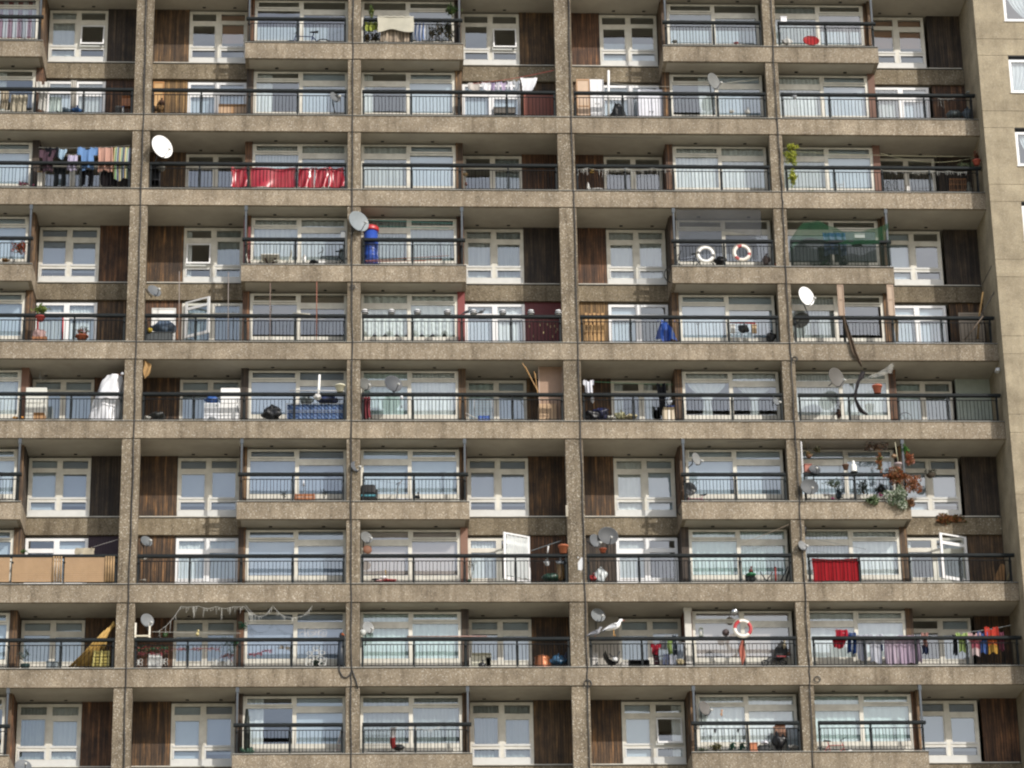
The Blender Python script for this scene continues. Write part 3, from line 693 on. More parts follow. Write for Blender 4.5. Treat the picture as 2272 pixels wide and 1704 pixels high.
def pot(reg, a, b, y, r_, h, c, label, plant=None, leafs=('4e7a35', '7a9a4a'), row=None, name='flower_pot', cat='plant pot', spread=(1., 1., 1.), size=.05, n=60, up_=.0, group='plant pots', droop=0.):
    p = Q(reg, a, b, y); z0 = zf(row) if row is not None else p.z-h/2
    t = thing(name, label, cat, (p.x, p.y, z0), group)
    m = M(); m.lathe([(r_*.68, 0), (r_*.93, h*.8), (r_*1.06, h*.8), (r_*1.06, h), (r_*.94, h), (r_*.9, h*.86)], (p.x, p.y, z0), 16); part(m, 'pot', mat(c, .8), t)
    if plant:
        sx, sy, sz = spread; m = M()
        for i in range(7): q = i*.9; m.tube([(p.x, p.y, z0+h*.8), (p.x+.3*sx*math.cos(q), p.y+.3*sy*math.sin(q), z0+h+sz*.9+up_*.5)], .007, 4)
        part(m, 'stems', mat('56502f', .8), t)
        m = M(); m.leaves((p.x, p.y, z0+h+sz+up_), spread, n, size, hash(label) % 99 if False else len(label), range(len(leafs)), droop); part(m, 'foliage', [leafmat(q) for q in leafs], t)
    return t
def greens(reg, a, b, y, r, n, size, cols, label, name='plant', cat='plant', droop=0., stem=None, group=None):
    p = Q(reg, a, b, y); t = thing(name, label, cat, (p.x, p.y, p.z-r[2]), group)
    m = M(); m.leaves(p, r, n, size, len(label)+n, range(len(cols)), droop); part(m, 'foliage', [leafmat(q) for q in cols], t)
    m = M(); rn = random.Random(label); e = stem or (p.x, p.y, p.z-r[2])
    for i in range(6):
        q = (p.x+rn.uniform(-.8, .8)*r[0], p.y+rn.uniform(-.8, .8)*r[1], p.z+rn.uniform(-.3, .8)*r[2])
        m.tube([e, ((e[0]+q[0])/2+rn.uniform(-.03, .03), (e[1]+q[1])/2, (e[2]+q[2])/2), q], .006, 4)
    part(m, 'stems', mat('6a5638', .8), t); return t
def bag(reg, a, b, y, r, c, label, row=None, name='bag', cat='bag', amp=.3, knot=True, group=None, rough=.4):
    p = Q(reg, a, b, y)
    if row is not None: p.z = zf(row)+r[2]*.92
    m = M(); m.blob(p, r, len(label), amp, 12)
    if knot: m.lathe([(.02, 0), (.012, .03), (.04, .08), (.03, .09)], (p.x+.02, p.y, p.z+r[2]*.95), 8)
    return single(m, name, mat(c, rough, 0, .25), label, cat, group)
def pole(pts, r_, c, label, name='pole', cat='pole', n=7, group=None, rough=.6):
    return single(M().tube(pts, r_, n), name, mat(c, rough), label, cat, group)
def wire(reg, a, b, c, d, y0, y1, sag, col, label, name='clothes_line', cat='washing line', r_=.006, group='washing lines'):
    p, q = Q(reg, a, b, y0), Q(reg, c, d, y1); n = 12
    pts = [p.lerp(q, i/n)+Vector((0, 0, -sag*4*(i/n)*(1-i/n))) for i in range(n+1)]
    return single(M().tube(pts, r_, 5), name, mat(col, .5), label, cat, group)
def bicycle(reg, a, b, y, row, c, label, sc=1., flip=1, yaw=0., lift=0.):
    p = Q(reg, a, b, y); p.z = zf(row)+lift; t = thing('bicycle', label, 'bicycle', tuple(p), 'bicycles')
    cs, sn = math.cos(R(yaw)), math.sin(R(yaw))
    def L(x, z, d=0.): return (p.x+flip*x*sc*cs-d*sn, p.y+x*sc*sn+d*cs, p.z+z*sc)
    for x, nm in ((-.52, 0), (.52, 1)):
        w_ = M(); k = 24; ring = [L(x+.33*math.cos(6.2832*i/k), .34+.33*math.sin(6.2832*i/k)) for i in range(k)]
        w_.tube(ring, .018*sc, 5, 0, True)
        wh = part(w_, 'wheel', mat('1b1b1d', .8), t); s_ = M()
        for i in range(9): s_.tube([L(x, .34), L(x+.31*math.cos(.7*i), .34+.31*math.sin(.7*i))], .0035, 3)
        s_.tube([L(x, .34, -.04), L(x, .34, .04)], .02*sc, 6); part(s_, 'spokes', mat('9a9da0', .3, .8), wh)
    f = M(); A, B, C_, D_ = L(-.52, .34), L(-.08, .30), L(-.2, .78), L(.36, .82)
    for u, v in ((A, B), (A, C_), (B, C_), (C_, D_), (B, L(.38, .70)), (L(.33, .90), L(.52, .34)), (C_, L(-.24, .92))): f.tube([u, v], .017*sc, 6)
    part(f, 'frame', mat(c, .35), t)
    s_ = M(); s_.grid(lambda u, v: (lambda wd: L(-.38+.28*u, .945-.02*math.cos(v*6.28), wd*math.sin(v*6.28)))(.07*(1-u)+.02), 6, 10); part(s_, 'saddle', mat('1b1b1d', .7), t)
    h = M(); h.tube([L(.33, .90), L(.31, 1.02)], .014*sc, 6).tube([L(.38, 1.04, -.26), L(.31, 1.02, -.06), L(.31, 1.02, .06), L(.38, 1.04, .26)], .013*sc, 6); part(h, 'handlebar', mat('2a2a2c', .4), t)
    q = M(); q.lathe([(.085*sc, -.006), (.085*sc, .006)], L(-.08, .30), 14, 0, Vector((-sn, cs, 0))); q.tube([L(-.08, .30, -.05), L(-.02, .15, -.05), L(.06, .15, -.10)], .01, 5); part(q, 'crank', mat('77797c', .4, .6), t)
    return t
def lifebuoy(reg, a, b, y, R_, cols, label, bands=16):
    p = Q(reg, a, b, y); m = M(); k = 32; n = 10; vs = []
    for i in range(k):
        t_ = 6.2832*i/k
        for j in range(n):
            f = 6.2832*j/n; q = R_*(.82+.18*math.cos(f)); vs.append((p.x+q*math.cos(t_), p.y+R_*.15*math.sin(f), p.z+q*math.sin(t_)))
    for i in range(k):
        for j in range(n): m.f.append([i*n+j, ((i+1) % k)*n+j, ((i+1) % k)*n+(j+1) % n, i*n+(j+1) % n]); m.mi.append(cols[1][int(i*len(cols[1])/k)]); m.sm.append(True)
    m.v = vs
    t = thing('lifebuoy', label, 'lifebuoy', (p.x, p.y, p.z-R_), 'lifebuoys'); part(m, 'ring', [mat(q, .5) for q in cols[0]], t)
    m = M()
    pts = [(p.x+R_*(1.02+.05*abs(math.sin(2*6.2832*i/24)))*math.cos(6.2832*i/24), p.y-R_*.1, p.z+R_*(1.02+.05*abs(math.sin(2*6.2832*i/24)))*math.sin(6.2832*i/24)) for i in range(24)]
    m.tube(pts, .007, 4, 0, True); part(m, 'grab_rope', mat('cfc8b4', .8), t)
    return t
def garland(reg, pts, y, label, drop=.18, n=60, name='icicle_lights', col='cfd0cc', cat='fairy lights', seg=6):
    """string of unlit fairy lights with short hanging strands"""
    P_ = [Q(reg, a, b, y) for a, b in pts]; rn = random.Random(label); m = M(); bl = M(); path = []; n = int(n*.6)
    for u, v in zip(P_[:-1], P_[1:]):
        L_ = (v-u).length
        for i in range(seg): q = i/seg; path.append(u.lerp(v, q)+Vector((0, rn.uniform(-.01, .01), -.22*L_*q*(1-q))))
    path.append(P_[-1]); m.tube(path, .005, 4)
    for i in range(n):
        k = rn.random()*(len(path)-1); a = path[int(k)].lerp(path[int(k)+1], k % 1); l = drop*rn.choice((.3, .6, 1.))*rn.uniform(.7, 1.1)
        m.tube([a, a+Vector((rn.uniform(-.02, .02), 0, -l))], .0025, 3)
        for j in range(int(l/.07)+1): bl.lathe([(.003, 0), (.0065, .010), (.003, .02)], a+Vector((rn.uniform(-.015, .015), 0, -j*.05-.02)), 4)
    t = thing(name, label, cat, tuple(P_[0]), 'fairy lights'); part(m, 'wire', mat(col, .6), t); part(bl, 'bulbs', mat('b4b4ac', .3), t); return t
def chair(reg, a, b, y, row, c, label, w_=.5, h=.85, seat=.44, flip=1, folding=False):
    p = Q(reg, a, b, y); z = zf(row); t = thing('chair', label, 'chair', (p.x, y, z)); mt = mat(c, .45)
    x0, x1 = p.x-w_/2, p.x+w_/2
    s_ = M(); s_.rbox(x0, x1, y-.22, y+.22, z+seat-.04, z+seat, .03); part(s_, 'seat', mt, t)
    bk = M(); bx = x0 if flip > 0 else x1
    for i in range(4):
        yy = y-.2+.13*i; bk.tube([(bx, yy, z+seat), (bx-flip*.05, yy, z+seat+.2), (bx-flip*.12, yy, z+h)], .014, 5)
    bk.tube([(bx-flip*.12, y-.22, z+h), (bx-flip*.13, y, z+h+.03), (bx-flip*.12, y+.22, z+h)], .018, 6); part(bk, 'backrest', mt, t)
    for xx, k in ((x0+.02, -1), (x1-.02, 1)):
        for yy in (y-.2, y+.2): l = M(); l.tube([(xx, yy, z+seat-.041), (xx+k*.04, yy, z)], .014, 5); part(l, 'leg', mt, t)
    ar = M(); ar.tube([(x0, y-.23, z+seat+.2), ((x0+x1)/2, y-.24, z+seat+.22), (x1, y-.23, z+seat+.18), (x1, y-.22, z+seat-.02)], .014, 5); part(ar, 'armrest', mt, t)
    return t
def bird(reg, a, b, y, zfoot, L_, cols, label, name, heading=1, leg=.10):
    """one continuous body; a is the foot point; heading +1 faces right"""
    p = Q(reg, a, b, y); x0 = p.x; z0 = zfoot; h = heading
    t = thing(name, label, 'bird', (x0, y, z0)); s_ = L_/.40
    B = M(); prof = [(-.20, -.035, .008), (-.14, -.01, .03), (-.06, .025, .062), (.02, .055, .075), (.09, .085, .065), (.125, .125, .040), (.14, .165, .032), (.165, .195, .036), (.19, .198, .028), (.21, .19, .012)]
    n = 12; vs = []
    for i, (x, z, r_) in enumerate(prof):
        a_ = prof[max(i-1, 0)]; b_ = prof[min(i+1, len(prof)-1)]; d = Vector((b_[0]-a_[0], 0, b_[1]-a_[1])).normalized(); u = Vector((-d.z, 0, d.x))
        vs += [(x0+h*s_*(x+u.x*r_*math.cos(6.2832*j/n)), y+s_*r_*.9*math.sin(6.2832*j/n), z0+leg*s_+.04*s_+s_*(z+u.z*r_*math.cos(6.2832*j/n))) for j in range(n)]
    fs = [(i*n+j, i*n+(j+1) % n, (i+1)*n+(j+1) % n, (i+1)*n+j) for i in range(len(prof)-1) for j in range(n)]
    B.add(vs, fs+[tuple(range(n-1, -1, -1)), tuple((len(prof)-1)*n+j for j in range(n))], 0, True); part(B, 'body', mat(cols[0], .7), t)
    P = lambda x, z, d=0.: (x0+h*s_*x, y+s_*d, z0+leg*s_+.04*s_+s_*z)
    for sd in (-1, 1):
        w_ = M(); o = [(.08, .10), (-.02, .105), (-.12, .05), (-.24, -.045), (-.12, -.005), (.0, .01), (.07, .03)]
        w_.add([P(x, z, sd*.075*(1-abs(x+.02)*2.2)) for x, z in o]+[P(x, z, sd*(.075*(1-abs(x+.02)*2.2)-.016)) for x, z in o], [tuple(range(7)), tuple(range(13, 6, -1))]+[(i, (i+1) % 7, 7+(i+1) % 7, 7+i) for i in range(7)], 0, True)
        part(w_, 'wing', mat(cols[1], .7), t)
        l = M(); l.tube([P(.0, -.0, sd*.03), P(.01, -.07, sd*.03), P(.005, -.14, sd*.03)], .006*s_, 5); l.tube([P(.005, -.138, sd*.03), P(.05, -.138, sd*.035)], .005*s_, 4).tube([P(.005, -.138, sd*.03), P(.04, -.138, sd*.01)], .005*s_, 4); part(l, 'leg', mat(cols[2], .6), t)
        e = M(); e.lathe([(.001, -.005), (.006, 0), (.001, .005)], P(.178, .205, sd*.032), 8, 0, Vector((0, 1, 0))); part(e, 'eye', mat('101010', .2), t)
    tl = M(); tl.add([P(-.17, -.02, -.02), P(-.17, -.02, .02), P(-.29, -.085, .028), P(-.29, -.085, -.028), P(-.17, -.035, -.02), P(-.17, -.035, .02), P(-.29, -.095, .028), P(-.29, -.095, -.028)], [(0, 1, 2, 3), (7, 6, 5, 4), (0, 4, 5, 1), (1, 5, 6, 2), (2, 6, 7, 3), (3, 7, 4, 0)]); part(tl, 'tail', mat(cols[3], .7), t)
    bk = M(); bk.tube([P(.205, .192), P(.235, .188), P(.25, .178)], [.011*s_, .008*s_, .002], 6); part(bk, 'beak', mat(cols[4], .5), t)
    return t
def leaf_door(reg, quad, y0, y1, label, c='e6e6e6', net=None, name='casement_door'):
    """open glazed leaf: quad = 4 zoom points, hinge edge first (top, bottom) then free edge (bottom, top)"""
    ht, hb, fb, ft = [Q(reg, *quad[0], y0), Q(reg, *quad[1], y0), Q(reg, *quad[2], y1), Q(reg, *quad[3], y1)]
    hb.z = min(hb.z, fb.z); fb.z = hb.z; ht.z = ft.z = (ht.z+ft.z)/2; hb.x = ht.x = (hb.x+ht.x)/2; fb.x = ft.x = (fb.x+ft.x)/2
    def pt(u, v): return ht.lerp(ft, u).lerp(hb.lerp(fb, u), v)
    nrm = (ft-ht).cross(hb-ht).normalized()*.045; m = M()
    for u0, u1, v0, v1 in ((0, 1, 0, .035), (.09, .91, .17, .24), (.09, .91, .93, 1), (0, .09, .035, 1), (.91, 1, .035, 1)):
        p = [pt(u0, v0), pt(u1, v0), pt(u1, v1), pt(u0, v1)]; m.add(p+[q+nrm for q in p], [(0, 1, 2, 3), (7, 6, 5, 4), (0, 4, 5, 1), (1, 5, 6, 2), (2, 6, 7, 3), (3, 7, 4, 0)])
    d = bp(m, name, mat(c, .4, 0, .05)); d['label'] = label
    gl = M()
    for v0, v1 in ((.035, .17), (.24, .93)): gl.add([q+nrm*.5 for q in (pt(.09, v0), pt(.91, v0), pt(.91, v1), pt(.09, v1))], [(0, 1, 2, 3)])
    part(gl, 'window_glass', GLASS, d)
    k = M(); q = pt(.94, .55)-nrm*.3; k.tube([q, q+Vector((0, -.04, 0)), q+Vector((0, -.04, -.1))], .01, 5); part(k, 'handle', mat('8c8f92', .3, .7), d)
    if net: c_ = M(); c_.grid(lambda u, v: tuple(pt(.1+.8*u, .06+.86*v)+nrm*1.6+Vector((0, .02*math.sin(u*30), 0))), 24, 8); part(c_, 'curtain', net, d)
def canes(reg, ends, r_, c, label, y0, y1, name='cane_bundle', cat='canes', n=5):
    m = M(); rn = random.Random(label)
    for a, b, c_, d in ends: m.tube([Q(reg, a, b, y0+rn.uniform(0, .1)), Q(reg, c_, d, y1+rn.uniform(0, .1))], r_*rn.uniform(.8, 1.2), n)
    return single(m, name, mat(c, .6, 0, .3, scale=9), label, cat)

# ---- black cables down the vertical joints
SP = -.028
for nm, lab, pts in (
 ('cable', 'black cable running down the leftmost concrete pillar', [('A0', 1250, -40), ('A0', 1242, 430), ('A0', 1228, 1050), ('A1', 1207, 65), ('A1', 1192, 700), ('A1', 1165, 1375), ('A2', 1150, 550), ('A2', 1130, 1300), ('A3', 1103, 630), ('A3', 1078, 1360), ('A5', 800, 640), ('A5', 798, 700)]),
 ('cable', 'black cable down the slim pillar between red sheets and blue barrel', [('B0', 939, -40), ('B0', 937, 430), ('B0', 935, 985), ('B1', 933, 70), ('B1', 926, 700), ('B1', 933, 1378), ('B2', 924, 550), ('B2', 920, 1240), ('B3', 922, 632), ('B3', 924, 1355), ('B5', 112, 120), ('B5', 112, 700)]),
 ('cable', 'black cable down the pillar beside the seagull', [('C0', 700, -40), ('C0', 712, 640), ('C0', 722, 1003), ('C0', 742, 1605), ('C1', 748, 200), ('C1', 777, 1383), ('C2', 800, 553), ('C2', 822, 1240), ('C3', 838, 628), ('C3', 860, 1350), ('C5', 10, -100), ('B5', 1640, 120), ('B5', 1652, 700)]),
 ('cable', 'black cable wandering down the pillar nearest the stair tower', [('D0', 300, -40), ('D0', 325, 300), ('D0', 322, 420), ('D0', 338, 640), ('D0', 350, 890), ('D0', 372, 1150), ('D0', 390, 1438), ('D1', 397, 210), ('D1', 415, 648), ('D1', 430, 900), ('D1', 448, 1218), ('D1', 462, 1400), ('D2', 480, 470), ('D2', 497, 700), ('D2', 520, 1085), ('D3', 535, 240), ('D3', 562, 547), ('D3', 575, 900), ('D3', 595, 1175), ('C5', 885, 100), ('C5', 905, 640)])):
    P_ = [Q(a, b, c, SP) for a, b, c in pts if (a, b) != ('C5', 10)]
    fine = []
    for u, v in zip(P_[:-1], P_[1:]):
        for i in range(6): fine.append(u.lerp(v, i/6)+Vector((.012*math.sin(len(fine)*1.3), 0, 0)))
    t = single(M().tube(fine+[P_[-1]], .017, 6), nm, CABLE, lab, 'cable', 'cables down the pillars')
def loop(reg, a, b, rr, y, label):
    p = Q(reg, a, b, y); k = 20
    m = M().tube([(p.x+rr*math.cos(6.2832*i/k), y-.01*i/k, p.z+rr*math.sin(6.2832*i/k)) for i in range(k+2)], .014, 5)
    single(m, 'cable_coil', CABLE, label, 'cable coil', 'coils of cable')
loop('D2', 487, 22, .075, -.03, 'small black cable coil under the white-dish balcony, at the pillar nearest the tower')
loop('D3', 655, 1277, .09, -.03, 'small black cable coil on the parapet under the longest laundry line')
loop('C3', 865, 1492, .11, -.03, 'black cable coil below the seagull balcony at the pillar')
loop('B1', 935, 915, .07, -.02, 'black cable coil on the slim pillar below the blue barrel balcony')
P_ = [Q('B3', a, b, -.04) for a, b in ((820, 1330), (822, 1385), (850, 1435), (885, 1440), (915, 1415), (928, 1370), (950, 1430), (968, 1480), (980, 1540))]
single(M().tube(P_, .02, 6), 'cable', CABLE, 'short thick black cable sagging in a loop over the parapet below the fairy-light balcony', 'cable')

# ---- satellite dishes
dish('A0', 1390, 1255, -.1, .40, 48, 14, 'f4f4f2', 'largest bright white satellite dish, facing sideways over the rail beside the red sheets', (1330, 1385, .05))
dish('B1', 990, 350, -.15, .37, 42, 18, 'b9c4cb', 'big pale grey satellite dish clamped to the slim pillar beside the blue barrel', (930, 470, .05))
dish('D1', 575, 870, -.1, .335, 44, 16, 'f4f4f2', 'white satellite dish above the rail, over a grey dish, beside the plank posts', (590, 1020, .05))
dish('D1', 530, 1050, .5, .30, -30, 10, '6b6e66', 'dark grey-green satellite dish behind the railing bars, just below a white dish')
dish('B2', 1285, 235, .0, .30, 35, 22, '565c64', 'dark grey round satellite dish above the rail beside a pale curtain', (1300, 320, .05))
dish('B2', 1045, 240, .35, .22, 38, 20, '80837f', 'small grey satellite dish beside the slim pillar, over the pink curtain')
dish('D2', 800, 160, -.1, .335, 44, 14, '85817a', 'large dull grey satellite dish seen nearly edge on, beside the hanging dark cloth', (740, 225, .0))
dish('D2', 345, 340, -.1, .14, 50, 20, '9aa0a6', 'tiny grey satellite dish on the rail beside tied-back net curtains', (325, 290, .02))
dish('D2', 635, 850, .0, .18, 10, 20, '4c5258', 'small dark satellite dish beside the red box, above the round dish')
dish('D2', 597, 980, -.15, .275, 8, 4, '62676c', 'round grey satellite dish facing the street at the creeper-covered balcony', (575, 890, .02))
dish('C2', 1795, 880, .0, .21, 55, 16, 'b8bab8', 'pale satellite dish on the corner post above the pink bicycle', (1720, 960, .03))
dish('C2', 1740, 1135, .4, .22, 30, 10, '5b6168', 'dark satellite dish low behind the rail beside the pink bicycle')
dish('C3', 1040, 225, .1, .31, 12, 4, '54585c', 'big round dark grey satellite dish above the red-brown pot')
dish('C3', 930, 268, .0, .22, 45, 16, '8d9398', 'oval grey satellite dish overlapping a bigger round dish', (860, 270, .02))
dish('C3', 955, 905, .3, .24, 30, 25, '9ba1a6', 'grey satellite dish on the wall above the grey dove')
dish('B2', 965, 945, .0, .19, 42, 26, '777d85', 'small grey satellite dish bracketed on the slim pillar above the black armchair', (945, 1010, .03))
dish('B3', 1055, 240, .3, .21, 42, 24, '9a9c9c', 'small light grey satellite dish above the brown disc')
dish('B3', 1070, 1012, .35, .20, 40, 20, 'c4c8c8', 'pale satellite dish in front of mint blinds')
dish('D3', 545, 272, -.1, .17, 42, 26, 'b4b7b8', 'small pale satellite dish on the pillar beside the red blanket', (515, 285, .0))
dish('A3', 1262, 950, .1, .22, 42, 16, 'a4a8ac', 'grey satellite dish above the little white bench at the fairy-light balcony', (1290, 1060, .1))
dish('A3', 1255, 272, .2, .20, 42, 34, '80868b', 'grey satellite dish beside worn boards, on the pillar above the empty rail', (1195, 272, .2))
dish('A1', 1322, 945, .0, .24, 42, 36, '84898e', 'grey satellite dish hung on the pillar above the white screen', (1245, 930, .1))
dish('B0', 788, 830, .0, .21, 42, 30, '8b9094', 'small grey satellite dish tipped back against the railing bars', (785, 965, .05))
dish('C0', 1945, 695, .0, .30, 50, 16, 'a5a8a6', 'grey satellite dish on a tall pole rising above the rail, near the cream cupboards', (1945, 985, .1))
dish('C5', 235, 255, .4, .24, 48, 22, '97928e', 'grey-brown satellite dish above the bushy plant, lowest balcony row')
dish('A5', 150, 640, .0, .26, 20, 30, '888d92', 'grey satellite dish rising past the white window at the bottom edge')

# ---- top row
wire('B0', 760, 150, 890, 100, .3, .3, .01, 'b9b9b2', 'thin white line above the blue bicycle balcony')
bicycle('B0', 540, 350, .42, 0, '24336f', 'blue bicycle behind the rail on the top row', 1., -1, 6)
cloth('B0', 1150, 150, 1458, 262, -.07, 'd2cdba', 'thick cream fleece rug folded over the top-row handrail', 'fleece_rug', 'rug', folds=1, amp=.02, hem=.14, slant=.0)
m = M(); X0, X1, Z0, Z1 = rect('B0', 1150, 145, 1458, 160, .0)
m.grid(lambda u, v: (X0+(X1-X0)*u, .03-.115*math.cos(v*math.pi), zr(0)+.90+.075*math.sin(v*math.pi)+.01*math.sin(u*31)), 30, 10); single(m, 'rug_fold', clothmat('d2cdba'), 'rounded fold of the fleece rug lying on the handrail', 'rug')
cloth('B0', 1172, 225, 1430, 360, .10, 'b9a893', 'beige blanket hanging behind the bars under the fleece rug', 'blanket', 'blanket')
cloth('B0', 1022, 190, 1152, 262, .12, ['9aa83a', 'c4d060'], 'lime green cloth under the top-row handrail beside the fleece rug', stripes='v')
cloth('B0', 1462, 200, 1560, 345, .12, ['c9d3e6', '5f7fb8', 'e4e6ea'], 'blue and white striped cloth behind the top-row bars', stripes='v')
greens('B0', 1095, 100, .3, (.10, .08, .16), 90, .05, ['3f5a26', '5e7a30', '8a9a40'], 'leafy green plant beside the pillar above the lime cloth')
greens('B0', 1785, 85, .2, (.24, .12, .17), 150, .07, ['2f4a28', '456332', '6b8040'], 'spiky green plant hanging at the corner post, top row')
for i, (a, b, s_) in enumerate(((1060, 320, .17), (1130, 320, .15), (1620, 280, .2), (1690, 250, .22), (1760, 300, .2))):
    greens('B0', a, b, .35, (s_*.8, .12, s_), 110, .045, ['3d3a22', '5b5a30', '7b6a3c', '2f3a20'], ['brown-green potted plant behind the bars under the lime cloth', 'dry plant between lime cloth and beige blanket', 'tangled plant behind bars beside the striped cloth', 'taller tangled plant behind the top-row bars', 'dark plant at the end of the crowded top-row balcony'][i], group='plants behind the top-row bars')
t = thing('tin_tray', 'oval red tray standing on edge behind the top-row bars', 'tray', tuple(Q('D0', 608, 308, .2)-Vector((0, 0, .1))))
m = M(); p = Q('D0', 608, 306, .2); m.lathe([(.01, 0), (.22, 0), (.26, .02), (.27, .02), (.27, .0), (.22, -.015), (.01, -.015)], p, 26, 0, Vector((0, -1, .55)))
part(m, 'tray', mat('b01c20', .4), t)
bag('D0', 425, 312, .3, (.17, .1, .09), 'dcdcd8', 'white plastic bag beside the red tray', rough=.6)
boxy('D0', 378, 122, 425, 160, .2, .1, 'f2f2f4', 'small bright white lamp box above the top-row handrail', 'lamp_box', 'lamp', c2='dcdce4')
bag('C0', 2135, 368, .3, (.08, .06, .03), 'a03a3a', 'small dark red bundle on the parapet edge, top row', knot=False)
bag('C0', 1610, 355, .3, (.08, .06, .05), '6f6f68', 'small grey bundle behind the bars at the balcony corner, top row', knot=False)
cloth('A0', 5, 775, 75, 935, .4, 'cdbfa6', 'cream cloth hanging behind the rail at the photo edge, second row', slant=-.1)
cloth('A0', 88, 812, 232, 955, .35, ['bdb39c', 'd2c8b0'], 'cream pinstriped towel behind the second-row rail', 'towel', 'towel', stripes='v')
cloth('A0', 308, 700, 425, 945, .25, 'd8d6cf', 'white jacket hanging from the line, second row', 'jacket', 'jacket', shape='shirt')
cloth('A0', 420, 830, 530, 955, .3, ['cfe0dc', 'e0ebe8'], 'pale mint sheet behind the second-row rail beside the jacket', 'sheet', 'sheet', stripes='v')
bag('A0', 545, 950, .5, (.26, .15, .10), '4d6272', 'blue-grey folded tarpaulin lying under the mint sheet', amp=.2, knot=False, name='tarpaulin', cat='tarpaulin')
bag('A0', 655, 945, .5, (.17, .12, .09), '2a62a0', 'blue carrier bag beside the grey tarpaulin')
cloth('A0', 606, 690, 655, 945, .6, 'd9d4ca', 'narrow white curtain drawn across the open second-row door', 'curtain', 'curtain', folds=3)
boxy('A0', 1045, 840, 1115, 905, .6, .2, 'c07840', 'orange box on a stand near the pillar, second row', c2='a86838', style='carton')
boxy('A0', 1045, 908, 1062, 965, .5, .08, 'e4e4e0', 'white bottle standing under the orange box', 'bottle', 'bottle', c2='3f6fb0', row=1)
boxy('A0', 985, 905, 1035, 965, .6, .3, '54524c', 'small dark stool near the orange box', 'stool', 'stool', row=1, style='crate', c2='3b3a36')
boxy('A0', 1312, 700, 1405, 830, 1.2, .04, 'cfa468', 'upright orange-yellow board leaning on the pale boards', 'board', 'board', row=1, style='board', c2='b98140')
for i, (a, b, r_, c) in enumerate(((1380, 890, .11, '5a3b24'), (1370, 930, .14, '8c6a3c'), (1310, 935, .10, '3a2a22'))):
    bag('A0', a, b, .5, (r_, r_*.8, r_*1.1), c, ['dark round wicker ornament on top of a tan basket', 'tan wicker basket near the orange board', 'dark lumpy ornament beside the tan basket'][i], knot=(i == 0), name='wicker_basket', cat='basket', rough=.9)
boxy('A0', 1870, 912, 2115, 966, 1.3, .3, 'cda880', 'long tan carton inside the second-row window', style='carton', c2='b88a55', row=1)
wire('C0', 580, 600, -160, 720, .15, .15, .06, 'c02a2a', 'red washing line of small white laundry, second row')
for i, (a0, b0, a1, b1, c, sh) in enumerate(((-160, 712, -60, 770, 'd8cfc8', 'sheet'), (-50, 708, 30, 772, 'e6e6ea', 'shirt'), (35, 712, 70, 775, 'b9a6c9', 'sheet'), (78, 708, 110, 770, 'e4e0ea', 'sheet'), (115, 705, 170, 770, 'c9b8d6', 'shirt'), (175, 700, 225, 768, 'ececf2', 'trousers'), (230, 692, 285, 770, 'bfc4cc', 'shirt'), (290, 668, 436, 778, 'f2f2f6', 'point'))):
    cloth('C0', a0, b0, a1, b1, .15, c, ['pinkish white towel, first item on the red line', 'white vest next to the pinkish towel on the red line', 'small lilac cloth on the red line', 'small white cloth on the red line', 'lilac top in the middle of the red line', 'white leggings on the red line', 'grey top beside the big white pillowcase on the red line', 'big bright white pillowcase, last on the red line'][i], 'laundry_piece', 'laundry', shape=sh, folds=1, group='laundry on the red line')
boxy('C0', 318, 790, 585, 988, 1.2, .03, '8a3d22', 'reddish brown panel behind the bars under the big white pillowcase', 'door_panel', 'panel', row=1, style='board', c2='9c4a2a')
boxy('C0', 60, 915, 248, 965, 1.45, .1, '5d564c', 'low brown planter in front of the window, under the red line', 'planter', 'planter', c2='4b453d')
t_ = boxy('C0', 770, 678, 884, 992, .55, .6, 'd4b698', 'tall tan wardrobe side standing against a white wardrobe', 'wardrobe', 'wardrobe', row=1, style='board', c2='c09468')
boxy('C0', 886, 676, 1005, 992, .5, .6, 'e8e8ea', 'tall white wardrobe front beside its tan neighbour', 'wardrobe', 'wardrobe', row=1, style='cupboard', c2='b9b9b9')
pole([tuple(Q('C0', 1042, 605, .3)), tuple(Q('C0', 1042, 990, .3))], .04, 'ebebe8', 'thick white post standing upright beside the white wardrobe', 'post', 'post', 8)
bag('C0', 1120, 900, .5, (.27, .2, .50), '151718', 'big black bin bag beside the white post', row=1)
boxy('C0', 1298, 762, 1516, 992, .9, .5, 'dcdde6', 'white double-door cabinet behind the second-row rail', 'cabinet', 'cabinet', row=1, style='cupboard', c2='555555')
wire('C0', 1060, 710, 1570, 742, .2, .5, .03, 'b9b5a8', 'pale washing line between the white post and the cabinet window')
wire('C0', 2020, 715, 2210, 690, .1, .3, -.01, 'c0bdb2', 'pale rod reaching from the pole-mounted dish')
bag('C0', 2095, 955, .4, (.08, .06, .05), 'dcdad0', 'small white lamp shade on the second-row balcony floor', knot=False, name='paper_lantern', cat='lamp')
bag('D0', 130, 840, .4, (.09, .07, .07), 'd8d8d4', 'small white bag behind the bars, near the pillar', knot=True)
wire('D0', -20, 625, 230, 590, .3, .3, .02, 'b5b29f', 'pale washing line near the pillar, second row')
garland('D0', [(1560, 738), (1620, 742), (1690, 738)], .25, 'icicle lights hung on the dark boards near the tower, second row', .35, 26)
bag('D0', 1683, 862, .5, (.26, .2, .14), '4b5658', 'grey domed cover on the floor near the tower', knot=False, amp=.1, name='cover', cat='cover')
bag('D0', 1783, 862, .5, (.15, .14, .20), '57636c', 'grey sack beside the domed cover near the tower')
bag('D0', 485, 728, .02, (.07, .04, .07), '8a8d90', 'small wind ornament tied to the second-row rail', knot=True, name='ornament', cat='ornament')
